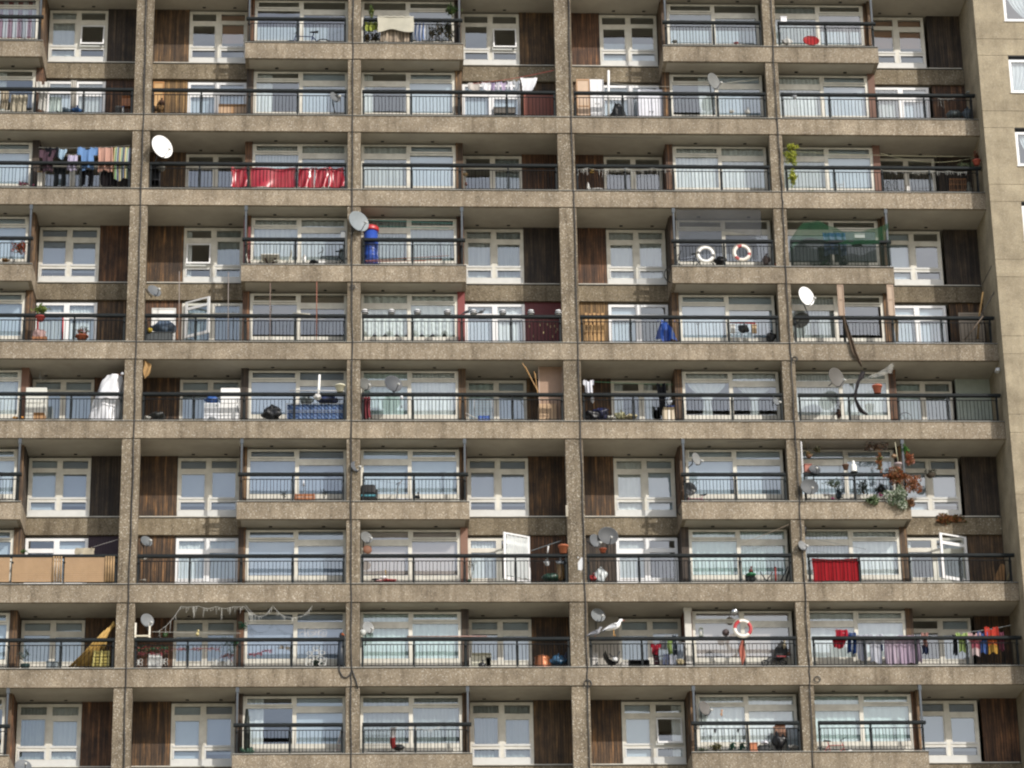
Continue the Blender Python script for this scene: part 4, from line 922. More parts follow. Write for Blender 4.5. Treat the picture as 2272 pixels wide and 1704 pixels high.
boxy('D0', 1775, 684, 1850, 696, 1.0, .3, 'b8beb8', 'small pale shelf on the tower wall, second row', 'wall_shelf', 'shelf', c2='a8aea8')
# ---- third row
wire('A0', 330, 1262, 1115, 1245, .12, .12, .05, '9a9a94', 'washing line full of dark and striped laundry, third row')
for i, (a0, b0, a1, b1, c, sh, st) in enumerate(((335, 1285, 480, 1470, '5a4450', 'shirt', None), (380, 1262, 500, 1345, '1a1a20', 'sheet', None), (495, 1280, 572, 1360, 'a9c6dc', 'point', None), (575, 1330, 660, 1460, 'c9c0dc', 'sheet', None), (662, 1262, 838, 1450, '6f9ad2', 'shirt', None), (842, 1265, 966, 1465, 'd0a08e', 'sheet', None), (972, 1262, 1115, 1535, ['c9b25a', 'd8d4c4', '7fb26a', 'b8bcc4', '3c4a66', '8a90a0'], 'sheet', 'v'), (690, 1455, 800, 1590, '17171b', 'trousers', None), (460, 1440, 565, 1590, '1d2226', 'trousers', None), (860, 1470, 1000, 1588, '221d20', 'sheet', None))):
    cloth('A0', a0, b0, a1, b1, .12+(.14 if i > 6 else 0), c, ['plum shirt hanging over the third-row rail', 'black cloth pegged above the plum shirt', 'pale blue underwear on the third-row line', 'lilac towel on the third-row line', 'sky blue T-shirt with a round neck on the line', 'peach towel next to the blue T-shirt', 'long striped towel in yellow, green and navy', 'black trousers under the blue T-shirt', 'dark trousers behind the bars under the black cloth', 'dark sheet behind the bars under the peach towel'][i], 'laundry_piece', 'laundry', shape=sh, stripes=st, folds=2, group='laundry on the third-row line', nu=40)
boxy('A0', 320, 1465, 360, 1590, .4, .12, 'd8d2c4', 'white bottle with a gold base on the balcony floor, third row', 'bottle', 'bottle', c2='b08a4a', row=2)
greens('A0', 205, 1575, .2, (.22, .08, .06), 90, .035, ['c75a86', 'a84a72', '566a40'], 'pink flowers low along the parapet, third row', 'flower_trough', 'flowers')
bag('A0', 530, 1560, .5, (.15, .1, .1), '8fa6b4', 'pale blue plastic bag under the laundry, third row')
boxy('A0', 1290, 1420, 1370, 1590, .6, .3, '26282e', 'dark shelf unit beside the red-brown boards, third row', 'shelf_unit', 'shelf', row=2, style='shelf', c2='1c1d20')
bag('A0', 1380, 1440, .6, (.12, .1, .09), '86857c', 'grey sack on top of the dark shelf unit')
for i, (a0, a1, reg) in enumerate(((1982, 2113, 'A0'), (65, 446, 'B0'), (470, 605, 'B0'), (612, 728, 'B0'), (732, 862, 'B0'))):
    cloth(reg, a0, 1432, a1, 1598, .10, 'b0122a', ['narrow red plastic sheet, first behind the bars, nearest the white dish', 'widest red plastic sheet behind the bars', 'red plastic sheet just past the middle post', 'narrow red plastic sheet with shiny creases', 'last red plastic sheet, beside the slim pillar'][i], 'red_sheet', 'plastic sheet', folds=1, amp=.035, hem=.02, glossy=True, group='red plastic sheets tied to the rail', sag=.05)
chair('C0', 950, 1560, .5, 2, 'e6e6e2', 'small white chair behind the bars under the gold bauble', .42, .75, .34)
m = M(); p = Q('C0', 900, 1462, .2); m.lathe([(.01, -.09), (.06, -.07), (.09, 0), (.06, .07), (.015, .09), (.012, .12)], p, 14); single(m, 'gold_bauble', mat('c9a24a', .25, .8), 'gold bauble hanging above the small white chair', 'bauble')
garland('C0', [(780, 1450), (860, 1438), (1000, 1450), (1040, 1445), (1200, 1440), (1280, 1462), (1420, 1438), (1520, 1450), (1620, 1440)], .03, 'icicle lights draped under the third-row handrail above the white chair', .26, 90)
wire('C0', 770, 1160, 1500, 1180, .1, .1, .03, '3a3a38', 'dark wire sagging under the ceiling, third row')
wire('D0', 500, 1140, 1900, 1175, .3, .5, .05, 'a9a684', 'long pale washing line near the tower, third row')
wire('D0', 1130, 1150, 1850, 1180, .5, .2, .25, 'a9a684', 'slack pale line sagging over the pots near the tower')
for i, (a, b, rr, n) in enumerate(((462, 1105, (.18, .15, .10), 120), (460, 1180, (.16, .14, .24), 200), (470, 1330, (.13, .12, .26), 130))):
    greens('D0', a, b, .02, rr, n, .06, ['bcc432', 'd2d444', '98a838'], ['topmost spray of the yellow-green bamboo', 'thick middle of the yellow-green bamboo beside the pillar', 'lower bamboo leaves behind the bars'][i], 'bamboo_plant', 'bamboo', group='yellow-green bamboo by the pillar')
pot('D0', 522, 1416, .3, .11, .16, 'b3683a', 'orange clay pot at the foot of the bamboo', row=2)
pot('D0', 590, 1395, .3, .10, .16, '6a4a34', 'bushy green plant in a pot beside the bamboo', True, ('41682c', '6f8f3c', '9aa84a'), row=2, spread=(.2, .12, .09), up_=.18, n=110)
m = M(); a_, b_ = Q('D0', 798, 1385, .4), Q('D0', 852, 1385, .4); m.tube([a_, b_], .012, 5).tube([Q('D0', 850, 1360, .4), Q('D0', 855, 1440, .4)], .016, 5).tube([Q('D0', 800, 1360, .4), Q('D0', 798, 1440, .4)], .012, 5); m.tube([Q('D0', 798, 1405, .4), Q('D0', 852, 1405, .4)], .012, 5)
single(m, 'towel_rack', mat('e4e4e0', .4), 'small white towel rack behind the third-row bars', 'rack')
m = M(); rn = random.Random(3)
for i in range(9): xx = 1650+i*15; m.tube([Q('D0', xx, 1345, .7), Q('D0', xx, 1440, .7)], .012, 5)
for yy in (1345, 1385, 1428): m.tube([Q('D0', 1645, yy, .68), Q('D0', 1775, yy, .68)], .018, 5)
single(m, 'cane_bench', mat('a8703c', .6), 'orange-brown cane bench near the tower', 'bench')
pot('D0', 1852, 1222, .05, .13, .17, 'b5503a', 'brick-red pot with a cone-shaped plant beside the tower wall', True, ('7a4028', '8f5534', '5f3a24'), spread=(.07, .07, .14), n=90)
pot('D0', 1815, 1415, .4, .14, .14, 'b55230', 'orange clay pot on the floor by the cane bench', row=2)
greens('D0', 1780, 1240, .1, (.22, .1, .08), 60, .05, ['4a5a3a', '6d7a58'], 'grey-green trailing plant on the rail near the tower')
m = M(); p = Q('D0', 1790, 1350, .5); p.z = zf(2)+.5; m.lathe([(.10, -.5), (.11, -.1), (.06, 0), (.10, .08), (.11, .2), (.05, .3), (.07, .36), (.06, .43), (.01, .47)], p, 14); single(m, 'garden_statue', mat('6b6b62', .9), 'grey stone garden figure near the cane bench', 'statue')
m = M()
for k in (0, 1):
    a_ = [Q('D0', 1185+55*k+18*math.cos(t_*.5), 1390+30*math.sin(t_*.5), .5) for t_ in range(13)]; m.tube(a_, .012, 5, 0, True)
m.tube([Q('D0', 1180, 1440, .5), Q('D0', 1190, 1370, .5)], .012, 5).tube([Q('D0', 1255, 1440, .5), Q('D0', 1245, 1370, .5)], .012, 5); single(m, 'wire_chair', mat('4c5350', .5), 'curly grey wire garden chair behind the bars, third row', 'chair')
boxy('D0', 1326, 1385, 1350, 1440, .4, .1, 'e6e2da', 'white watering can beside the wire chair', 'watering_can', 'watering can', c2='dcd6c8', row=2)
garland('D0', [(1130, 1275), (1300, 1280), (1480, 1280), (1640, 1285), (1780, 1290)], .03, 'fairy lights looped along the third-row bars near the tower', .14, 70)
t = thing('wicker_lantern', 'round wicker lantern hanging beside the open window, third row', 'lantern', tuple(Q('B0', 1900, 1530, .3)))
m = M(); m.lathe([(.03, -.02), (.07, 0), (.09, .05), (.03, .08)], Q('B0', 1900, 1500, .3), 12); part(m, 'shade', mat('b79a6a', .8), t); m = M(); m.lathe([(.03, 0), (.05, .04), (.03, .12)], Q('B0', 1905, 1590, .3), 10); part(m, 'base', mat('6a4030', .7), t)
# ---- fourth row
greens('A1', 170, 575, .1, (.21, .15, .19), 260, .045, ['a8452a', 'c05a38', '7a3020', '5a5a30'], 'ball of rust-red hanging flowers at the balcony corner', 'hanging_basket', 'flowers')
greens('A1', 50, 685, .3, (.17, .08, .05), 80, .04, ['c08a30', 'a87828'], 'low orange flowers at the photo edge, fourth row')
for i, (a, b0, b1) in enumerate(((2095, 345, 700), (2135, 400, 700))):
    boxy('A1', a-11, b0, a+9, b1, .12+.3*i, .04, '8c2c24', ['front red-brown plank standing at the balcony corner', 'second red-brown plank standing behind the corner plank'][i], 'plank', 'plank', style='board', c2='7a241e')
wp = M(); Zt = Q('B1', 228, 632, .4).z; Xa, Xb = Q('B1', 150, 632, .4).x, Q('B1', 308, 632, .4).x
t = thing('garden_table', 'white garden table between two curly white chairs', 'table', ((Xa+Xb)/2, .6, zf(3)))
m = M(); m.rbox(Xa, Xb, .35, .95, Zt-.03, Zt, .02); part(m, 'table_top', mat('ecebe4', .4), t)
for xx in (Xa+.12, Xb-.12):
    m = M(); m.tube([(xx, .65, Zt-.03), ((Xa+Xb)/2, .65, Zt-.35), (xx+(.06 if xx > (Xa+Xb)/2 else -.06), .65, zf(3))], .03, 6); part(m, 'leg', mat('6f5548', .6), t)
chair('B1', 110, 640, .5, 3, 'e2dfce', 'curly white garden chair on the corner side of the white table', .42, .95, .40, 1)
chair('B1', 320, 640, .5, 3, 'e2dfce', 'curly white garden chair on the pillar side of the white table', .42, .95, .40, -1)
bag('B1', 520, 675, .4, (.06, .05, .14), 'e6e6e2', 'white garden figure near the middle post, fourth row', knot=False, name='ornament', cat='ornament')
bag('B1', 600, 698, .35, (.13, .1, .06), '1e2022', 'black hat-like bundle beside the white tub', knot=False)
boxy('B1', 628, 678, 700, 712, .4, .3, 'e8e8e4', 'white low tub on the floor near the bicycle', 'tub', 'tub', c2='dadad6', row=3)
bicycle('B1', 760, 700, .35, 3, '22252a', 'black bicycle beside the slim pillar, under the big grey dish', 1., -1, 14)
boxy('B1', 832, 430, 872, 490, .05, .12, 'd9dcdc', 'small white camera box above the fourth-row rail', 'camera_box', 'camera', c2='8a8d90')
t = thing('plastic_barrel', 'tall blue plastic barrel with a bright red lid', 'barrel', (Q('B1', 1090, 600, .4).x, .4, zf(3)))
Xc = Q('B1', 1090, 550, .4).x; rb = .235; zt = Q('B1', 1095, 440, .4).z
m = M(); h = zt-zf(3); m.lathe([(rb*.9, 0), (rb, .05), (rb, h*.45), (rb*1.05, h*.46), (rb*1.05, h*.49), (rb, h*.5), (rb, h*.72), (rb*1.05, h*.73), (rb*1.05, h*.76), (rb, h*.77), (rb*.92, h)], (Xc, .4, zf(3)), 22); part(m, 'drum', mat('1f4fb4', .35), t)
m = M(); m.lathe([(rb*1.08, 0), (rb*1.1, .03), (rb*1.1, .12), (rb*.9, .16), (.01, .17)], (Xc, .4, zt), 22); part(m, 'lid', mat('c01f26', .4), t)
m = M(); p = Q('B1', 1100, 690, .15); m.tube([(p.x+.26*math.cos(i*.2618), .15, p.z-.04+.13*math.sin(i*.2618)) for i in range(24)], .014, 5, 0, True); single(m, 'hoop', mat('2c4f9a', .5), 'thin blue hoop leaning in front of the blue barrel', 'hoop')
canes('B1', [(1045, 688, 1760, 645), (1050, 700, 1700, 680), (1060, 690, 1560, 690)], .012, 'b06a48', 'thin reddish canes lying across the bars beside the barrel', .05, .12)
wire('B1', 1080, 340, 1810, 368, .2, .2, .01, '2f8f88', 'upper of two green washing lines above the blue barrel')
wire('B1', 1090, 390, 1760, 410, .3, .3, .01, '2f8f88', 'lower of two green washing lines above the blue barrel')
lifebuoy('C1', 1873, 635, .0, .285, (['e8e6e2', '55524e'], [0]*7+[1]+[0]*7+[1]), 'white lifebuoy tied to the rail beside a bicycle')
lifebuoy('D1', 88, 545, .0, .29, (['e6ddd2', 'b8413c'], [0, 0, 0, 1, 0, 0, 0, 1, 0, 0, 0, 1]), 'red and white lifebuoy tied to the rail, below the grey netting')
bicycle('C1', 1730, 690, .35, 3, '3a3e44', 'dark bicycle behind the white lifebuoy', .95, -1, 20)
bag('C1', 2000, 690, .4, (.19, .14, .12), '151517', 'black holdall between the two lifebuoys', knot=False)
X0, X1, Z0, Z1 = rect('C1', 1625, 250, 2350, 500, .06)
m = M(); m.grid(lambda u, v: (X0+(X1-X0)*u, .06+.05*math.sin(u*9)*math.sin(v*3), Z1-(Z1-Z0)*v*(1-.25*math.sin(u*3.1))), 24, 8)
single(m, 'netting', GREYNET, 'fine grey pigeon netting hung above the lifebuoys', 'netting')
bag('D1', 270, 600, .4, (.12, .1, .14), '6b5a55', 'brown seated bundle beside the pillar, near the red and white lifebuoy')
bag('D1', 345, 632, .1, (.04, .04, .03), 'd07a5a', 'tiny orange pot on the parapet by the pillar', knot=False)
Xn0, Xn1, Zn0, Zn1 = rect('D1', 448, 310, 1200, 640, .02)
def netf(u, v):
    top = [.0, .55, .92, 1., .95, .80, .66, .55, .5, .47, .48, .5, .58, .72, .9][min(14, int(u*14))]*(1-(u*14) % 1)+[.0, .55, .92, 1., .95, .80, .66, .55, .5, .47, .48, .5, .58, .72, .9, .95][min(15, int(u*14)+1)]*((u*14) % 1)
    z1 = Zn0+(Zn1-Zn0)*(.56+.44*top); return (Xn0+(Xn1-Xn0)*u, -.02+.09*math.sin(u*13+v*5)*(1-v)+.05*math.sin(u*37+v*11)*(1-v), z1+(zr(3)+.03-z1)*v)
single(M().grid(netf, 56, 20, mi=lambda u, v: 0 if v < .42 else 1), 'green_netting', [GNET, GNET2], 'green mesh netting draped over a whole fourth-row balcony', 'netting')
X0, X1, Z0, Z1 = rect('D1', 520, 230, 1165, 400, .8)
cloth('D1', 700, 395, 870, 560, .3, ['3d5c9a', '8fa4cc'], 'blue patterned cloth hanging inside the green netting', stripes='h')
pot('D1', 690, 600, .35, .12, .18, '3a4a3a', 'spiky palm in a pot behind the green netting', True, ('2f6a34', '4f8a3c'), row=3, spread=(.26, .12, .16), size=.10, up_=.15, n=60)
boxy('D1', 932, 398, 1012, 432, .5, .08, 'e4e6e4', 'small white box hanging above the green netting', c2='c4c6c4', name='wall_box')
bag('D1', 850, 610, .4, (.13, .1, .12), '23282a', 'dark sack behind the green netting')
# ---- fifth row
pot('A1', 345, 1185, .1, .15, .14, 'b03a34', 'yellow-green fern in a red pot on the fifth-row rail', True, ('7f9a3c', 'a6b04c', '5f7a2c'), spread=(.27, .15, .13), up_=.10, n=160, size=.06)
for i, (a, b) in enumerate(((325, 1190), (540, 1180))):
    pole([tuple(Q('A1', a, b, .6)), tuple(Q('A1', a-4, 1365, .6))], .025, 'c02f36', ['red upright pole beneath the fern', 'red upright pole beside the white-framed door'][i])
bag('A1', 335, 1318, .4, (.20, .12, .16), 'c9a4a0', 'pinkish white wicker chair back under the fern', knot=False, amp=.25, name='wicker_chair', cat='chair', rough=.8)
boxy('A1', 270, 1335, 400, 1366, .3, .2, 'b0703a', 'orange wooden trough under the pinkish chair', 'trough', 'trough', c2='98602f', style='crate', row=4)
pot('A1', 700, 1350, .2, .2, .12, 'a8542e', 'trough of small red flowers beside the railing post', True, ('a83a44', '4f6a38', 'c24a55', '5d7a40'), spread=(.30, .12, .15), n=170, size=.035, name='flower_trough', cat='flowers')
for i, (reg, a, b0, b1, c) in enumerate((('A1', 1535, 780, 1370, '8a7f78'), ('A1', 1955, 785, 1370, '8a7f78'), ('B1', 230, 880, 1372, '7a6458'), ('B1', 628, 870, 1372, '9a5a44'))):
    pole([tuple(Q(reg, a, b0, -.02)), tuple(Q(reg, a-3, b1, .0))], .014, c, ['thin upright pole beside the open white door leaf', 'thin upright pole in front of the kitchen window, fifth row', 'thin brown pole in front of dark blinds', 'thin orange-tinted pole near the slim pillar, fifth row'][i], group='thin poles tied upright to the rail')
pole([tuple(Q('B1', 425, 1135, -.0)), tuple(Q('B1', 572, 1147, -.02))], .02, 'b9b4a6', 'short pale stick lying on the fifth-row handrail', 'stick', 'stick')
boxy('A1', 1298, 1095, 1505, 1200, .9, .04, 'e9e9e6', 'plain white board standing behind the rail, fifth row', 'board', 'board', row=4, style='board', c2='dcdcd8')
bag('A1', 1410, 1265, .5, (.36, .2, .22), '5c6f86', 'blue-grey plastic-wrapped bundle in front of the white board', knot=False, amp=.22, rough=.3)
boxy('A1', 1240, 1295, 1475, 1368, .3, .3, '4a4f50', 'long dark grey storage box under the wrapped bundle', 'storage_box', 'box', row=4, c2='3a3e40')
m = M(); m.blob(Q('A1', 1285, 1282, .25), (.075, .07, .075), 3, .05, 10); single(m, 'ball', mat('d8b820', .4), 'small yellow ball on the dark storage box', 'ball')
leaf_door('A1', [(1575, 1045), (1590, 1345), (1790, 1300), (1790, 990)], 1.45, .95, 'white glazed door leaf standing open, fifth row')
for i, (reg, a) in enumerate((('B1', 1040), ('B1', 1268), ('B1', 1490), ('B1', 1747), ('B1', 1970), ('C1', 137), ('C1', 378), ('C1', 612))):
    p = Q(reg, a, 1135, .03); zb = zr(4)+.925
    t = thing('striped_lantern', ['striped white lantern nearest the slim pillar on the rail', 'second striped lantern from the slim pillar', 'third striped lantern from the slim pillar', 'striped lantern just before the red cheek wall', 'striped lantern just past the red cheek wall, between two pigeons', 'striped lantern above the white kitchen door', 'striped lantern in front of the red panel, second last', 'striped lantern nearest the wide pillar, in front of the red panel'][i], 'lantern', (p.x, p.y, zb), 'striped lanterns standing on the rail')
    m = M(); m.lathe([(.07, 0), (.10, .03), (.11, .06), (.10, .09)], (p.x, p.y, zb), 14); part(m, 'bowl', mat('c9cacc', .4), t)
    m = M(); m.lathe([(.112, .075), (.116, .085), (.112, .105)], (p.x, p.y, zb), 14); part(m, 'band', mat('24262a', .5), t)
    m = M(); m.lathe([(.09, .09), (.10, .11), (.08, .15), (.02, .165)], (p.x, p.y, zb), 14); part(m, 'cap', mat('e8e9ea', .4), t); m = M(); m.lathe([(.09, .018), (.106, .03), (.108, .045)], (p.x, p.y, zb), 14); part(m, 'lower_band', mat('24262a', .5), t)
bird('B1', 1912, 1140, .03, zr(4)+.925, .26, ('4a4d52', '3b3e44', '8a5a50', '2d2f33', '4a4540'), 'dark pigeon on the rail just past the red cheek wall', 'pigeon', 1, .05)
bird('B1', 2035, 1140, .03, zr(4)+.925, .26, ('5a5d62', '484b50', '8a5a50', '2d2f33', '4a4540'), 'grey pigeon on the rail above the white kitchen door', 'pigeon', 1, .05)
m = M(); p = Q('C1', 495, 1350, .3); m.lathe([(.02, -.02), (.36, .0), (.40, .05), (.37, .06), (.3, .03), (.02, .01)], (p.x, .5, zf(4)+.45), 26, 0, Vector((0, -.55, 1))); single(m, 'round_basin', mat('1f2228', .35), 'large dark round basin leaning below the red panel', 'basin')
rn = random.Random(8)
t = thing('wind_chime', 'many small gold chimes hanging in front of the red panel', 'wind chime', tuple(Q('C1', 480, 1190, .3)))
m, k = M(), M()
for a in (365, 400, 455, 485, 520, 545, 565, 580, 592, 603):
    u, v = Q('C1', a, 1180, .3), Q('C1', a, rn.uniform(1215, 1330), .3); m.tube([u, v], .003, 3); k.tube([v, v-Vector((0, 0, .07))], .014, 6)
part(m, 'string', mat('8a7a5a', .7), t); part(k, 'chimes', mat('d8c48a', .3, .4), t)
pt_ = thing('wooden_pallets', 'yellow wooden pallet pieces stacked upright beside the pillar', 'pallets', tuple(Q('C1', 925, 1370, .4)))
m = M()
X0, X1, Z0, Z1 = rect('C1', 843, 1135, 1005, 1380, .35)
for i in range(5): xx = X0+(X1-X0)*i/4.6; m.box(xx, xx+.075, .35, .40, Z0-.3, Z1-.03*(i % 2))
part(m, 'boards', mat('c79a5c', .7, 0, .3), pt_); m = M()
for q in (.08, .45, .72, .95): m.box(X0-.03, X1+.02, .402, .46, Z0-.3+(Z1-Z0+.3)*q, Z0-.3+(Z1-Z0+.3)*q+.07)
part(m, 'cross_boards', mat('8a6238', .7, 0, .3), pt_)
cloth('C1', 1445, 1205, 1635, 1375, .4, '1f57b8', 'bright blue tarpaulin draped over a bundle', 'tarpaulin', 'tarpaulin', shape='tent', folds=2, amp=.09, glossy=True, hem=.12)
bag('C1', 1560, 1330, .6, (.2, .15, .3), 'a9b8cc', 'silver-grey bundle under the bright blue tarpaulin', row=4)
t = thing('clothes_airer', 'red-topped clothes rack holding white cartons and black bags', 'rack', tuple(Q('D1', 100, 1210, .5)))
m = M(); u, v = Q('C1', 2080, 1218, .45), Q('D1', 190, 1075, .45); m.tube([u, v], .025, 6); part(m, 'bar', mat('b8232a', .4), t); m = M()
for q in (.15, .45, .85): w0 = u.lerp(v, q); m.tube([w0, (w0.x, .45, zf(4))], .012, 5)
m.tube([u-Vector((0, 0, .5)), v-Vector((0, 0, .5))], .012, 5); part(m, 'frame', mat('c4c6c8', .4, .5), t)
boxy('D1', 4, 1082, 38, 1142, .42, .08, 'e0dfd8', 'white carton at the lifebuoy side of the red-topped rack', c2='c4c0b8', name='carton')
boxy('D1', 163, 1082, 200, 1145, .42, .08, 'c9a878', 'tan carton at the pillar side of the red-topped rack', c2='b89868', name='carton')
bag('D1', 100, 1115, .45, (.17, .1, .12), '2c2d30', 'black and silver bag hung on the red-topped rack')
bag('D1', 305, 1180, .4, (.15, .13, .15), '17181c', 'black bin bag behind the bars near the pillar, fifth row')
m = M(); u = Q('C1', 1807, 1225, .2); m.tube([u, (u.x, .2, zf(4))], .01, 5); m.tube([(u.x+.05*math.cos(i*.5236), .2, u.z+.04*math.sin(i*.5236)) for i in range(12)], .008, 4, 0, True); single(m, 'ring_stand', mat('7a6a66', .5), 'thin stand with a ring on top, fifth row', 'stand')
boxy('D1', 808, 785, 856, 1016, .0, .05, 'a48a70', 'tan plank post between ceiling and rail, near the white dish', 'plank', 'plank', style='board', c2='95795f')
boxy('D1', 1182, 785, 1232, 1016, .0, .05, 'b49a80', 'wider tan plank post between ceiling and rail, by the cheek wall', 'plank', 'plank', style='board', c2='a5896f')
def ribbon(reg, pts, wds, y, c, label, name='torn_cloth'):
    P_ = [Q(reg, a, b, y-.03*i/len(pts)) for i, (a, b) in enumerate(pts)]; m = M(); n = len(P_)-1; sc = .00410
    def fn(u, v):
        k = v*n; i = min(n-1, int(k)); p = P_[i].lerp(P_[i+1], k-i); w_ = (wds[i]+(wds[i+1]-wds[i])*(k-i))*sc
        return (p.x+(u-.5)*w_, p.y+.04*math.sin(u*9+v*7), p.z+.01*math.sin(v*30))
    m.grid(fn, 8, n*6); m.grid(lambda u, v: tuple(Vector(fn(u, v))+Vector((0, .01, 0))), 8, n*6)
    return single(m, name, mat(c, .9, 0, .3), label, 'cloth')
ribbon('D1', [(850, 1020), (872, 1100), (900, 1190), (935, 1290), (975, 1370), (988, 1398)], [26, 30, 36, 40, 26, 6], -.06, '5c4a38', 'long torn brown cloth trailing from the rail over the parapet')
ribbon('D1', [(1215, 1030), (1240, 1060), (1250, 1120), (1255, 1210)], [50, 46, 36, 22], .12, '94846c', 'tan cloth bunched behind the bars under the wider plank')
ribbon('D2', [(1000, 115), (985, 160), (960, 200), (945, 260), (940, 320), (965, 380), (1000, 425), (1030, 440)], [34, 46, 26, 20, 24, 40, 60, 14], -.06, '2f2a2c', 'dark ragged cloth hanging from above to the sixth-row rail')
m = M(); p0, p1, p2 = Q('D2', 1010, 175, .1), Q('D2', 1235, 50, .1), Q('D2', 1215, 130, .1)
m.grid(lambda u, v: tuple(p0.lerp(p1.lerp(p2, v), u)+Vector((0, .04*math.sin(u*20), .02*math.sin(u*9)))), 14, 6); single(m, 'plastic_wrap', CLEAR, 'clear plastic film stretched from the dark ragged cloth to the ceiling', 'plastic sheet')
boxy('D1', 1722, 995, 1905, 1200, .9, .04, '8b7c68', 'tan board leaning in front of the dark boards by the tower', 'board', 'board', row=4, style='board', c2='9a8c78')
for i, (q, r_, c) in enumerate((([(1995, 820), (1890, 1000), (1850, 1190)], .02, '6d665c'), ([(1900, 840), (1870, 1020), (1860, 1190)], .028, 'b08a4c'), ([(1985, 600), (1895, 780)], .012, '3a3630'), ([(1900, 1020), (1760, 1200)], .02, '6a5a4a'))):
    pole([tuple(Q('D1', a, b, -.1+.25*j)) for j, (a, b) in enumerate(q)], r_, c, ['grey pole leaning between rail and tower', 'short yellow plank leaning beside the grey pole', 'thin dark stick against the tower wall', 'brown pole slanting behind the bars by the tower'][i], group='poles leaning by the tower')
# ---- sixth row
boxy('A2', 216, 266, 396, 530, .5, .55, 'dcdcd2', 'tall white fridge beside the orange-brown cheek wall', 'fridge', 'fridge', row=5, style='fridge')
bag('A2', 130, 530, .2, (.08, .06, .04), 'c48a28', 'small orange bag on the parapet edge near the fridge', knot=False)
bag('A2', 185, 528, .2, (.07, .06, .04), 'd08a20', 'second small orange bag, right at the fridge foot', knot=False)
boxy('A2', 285, 505, 385, 534, .2, .25, 'b98a54', 'flat cardboard box at the foot of the fridge', row=5, style='carton', c2='a87a48')
X0, X1, Z0, Z1 = rect('A2', 795, 165, 1062, 535, .35)
m = M()
def wrap(u, v):
    a = u*6.2832; z = zf(5)+(Z1-zf(5))*v; wl = X0+(X1-X0)*(-.12+.46*v**2.2); wr = X1-.02
    cx, rx = (wl+wr)/2, (wr-wl)/2*(1 if v < .93 else .85); k = 1+.07*math.sin(a*5+v*9)+.05*math.sin(a*9-v*14)
    return (cx+rx*k*math.cos(a), .55+.32*k*math.sin(a), z)
m.grid(wrap, 40, 26); m.add([wrap(i/40, 1.) for i in range(40)], [tuple(range(40))])
t = thing('wrapped_furniture', 'big bundle wrapped in shiny white plastic beside the pillar', 'bundle', ((X0+X1)/2, .55, zf(5))); part(m, 'plastic_wrap', mat('dfe0e4', .3, 0, .06), t)
m = M(); m.box(X0+.62, X1-.05, .35, .75, Z1, Z1+.05); part(m, 'board', mat('8a4a38', .7), t)
m = M(); m.blob(Q('A2', 1048, 152, .1), (.055, .05, .05), 2, .1, 8); single(m, 'ceiling_lamp', mat('c9ccd4', .4), 'small round white lamp under the ceiling above the wrapped bundle', 'lamp')
ribbon('A2', [(1235, 35), (1262, 80), (1255, 140), (1240, 190)], [10, 60, 50, 6], .1, 'b08a52', 'tan cloth hanging from the ceiling beside the pillar', 'hanging_cloth')
m = M(); rn = random.Random(5)
for i in range(7): m.tube([Q('A2', 340, 190, .9), Q('A2', 340+rn.uniform(-60, 60), 190+rn.uniform(-50, 25), .9)], .008, 4)
m.tube([Q('A2', 340, 190, .9), Q('A2', 345, 120, .9)], .01, 5); single(m, 'branched_lamp', mat('8e8f88', .5), 'spidery wire ornament under the ceiling behind the fridge', 'ornament')
boxy('A2', 1745, 400, 1884, 542, .5, .5, 'e6e8ec', 'white washing machine with a blue bag on top', 'washing_machine', 'washing machine', row=5, style='washer', c2='8a8f94')
bag('A2', 1815, 375, .65, (.19, .15, .09), '2c62b0', 'blue carrier bag lying on the washing machine')
boxy('A2', 1886, 270, 2052, 542, .5, .55, 'e8e8e6', 'tall white fridge-freezer beside the washing machine', 'fridge', 'fridge', row=5, style='fridge')
bag('A2', 1350, 515, .5, (.22, .2, .12), '3a3d3c', 'grey bag in front of the worn boards, sixth row', knot=False)
bag('A2', 1260, 528, .4, (.10, .08, .05), 'b8b8b0', 'small pale bag near the pillar foot, sixth row', knot=False)
bag('B2', 245, 492, .4, (.25, .18, .20), '26282c', 'black rubbish bag beside the blue bed frame', amp=.45)
t = thing('metal_bed_frame', 'metal bed frame on its side with blue patterned fabric', 'bed frame', tuple(Q('B2', 610, 535, .15)))
m = M()
for b in (408, 465, 480): m.tube([Q('B2', 365, b, .15), Q('B2', 865, b, .15)], .011, 5)
for a in (360, 372, 865, 880): m.tube([Q('B2', a, 400, .15), Q('B2', a, 540, .15)], .014, 5)
part(m, 'frame', mat('b9bfc6', .35, .6), t)
X0, X1, Z0, Z1 = rect('B2', 372, 415, 862, 540, .22); m = M()
m.grid(lambda u, v: (X0+(X1-X0)*u, .22+.015*math.sin(u*50), Z1-(Z1-Z0)*v), 40, 12, mi=lambda u, v: (int(u*37)*7+int(v*11)*5) % 3); part(m, 'fabric', [mat('1f3f78', .7), mat('2a5490', .7), mat('6f8fb8', .7)], t)
pole([tuple(Q('B2', 652, 160, .0)), tuple(Q('B2', 640, 375, .05))], [.035, .05], 'ecebe6', 'thick white pipe standing above the bed frame', 'pipe', 'pipe', 9)
bag('B2', 635, 350, -.02, (.11, .08, .08), 'cfcdc8', 'white knotted rag around the thick white pipe', knot=True)
pole([tuple(Q('B2', 395, 295, .0)), tuple(Q('B2', 860, 298, .0))], .018, 'b8b8b8', 'pale rod lying above the sixth-row handrail', 'rod', 'rod')
pot('B2', 828, 278, .03, .15, .22, 'ddd8bc', 'cream pot on the sixth-row handrail by the slim pillar')
bag('B2', 720, 375, .5, (.32, .15, .12), '32406a', 'dark blue heap above the bed frame', knot=False)
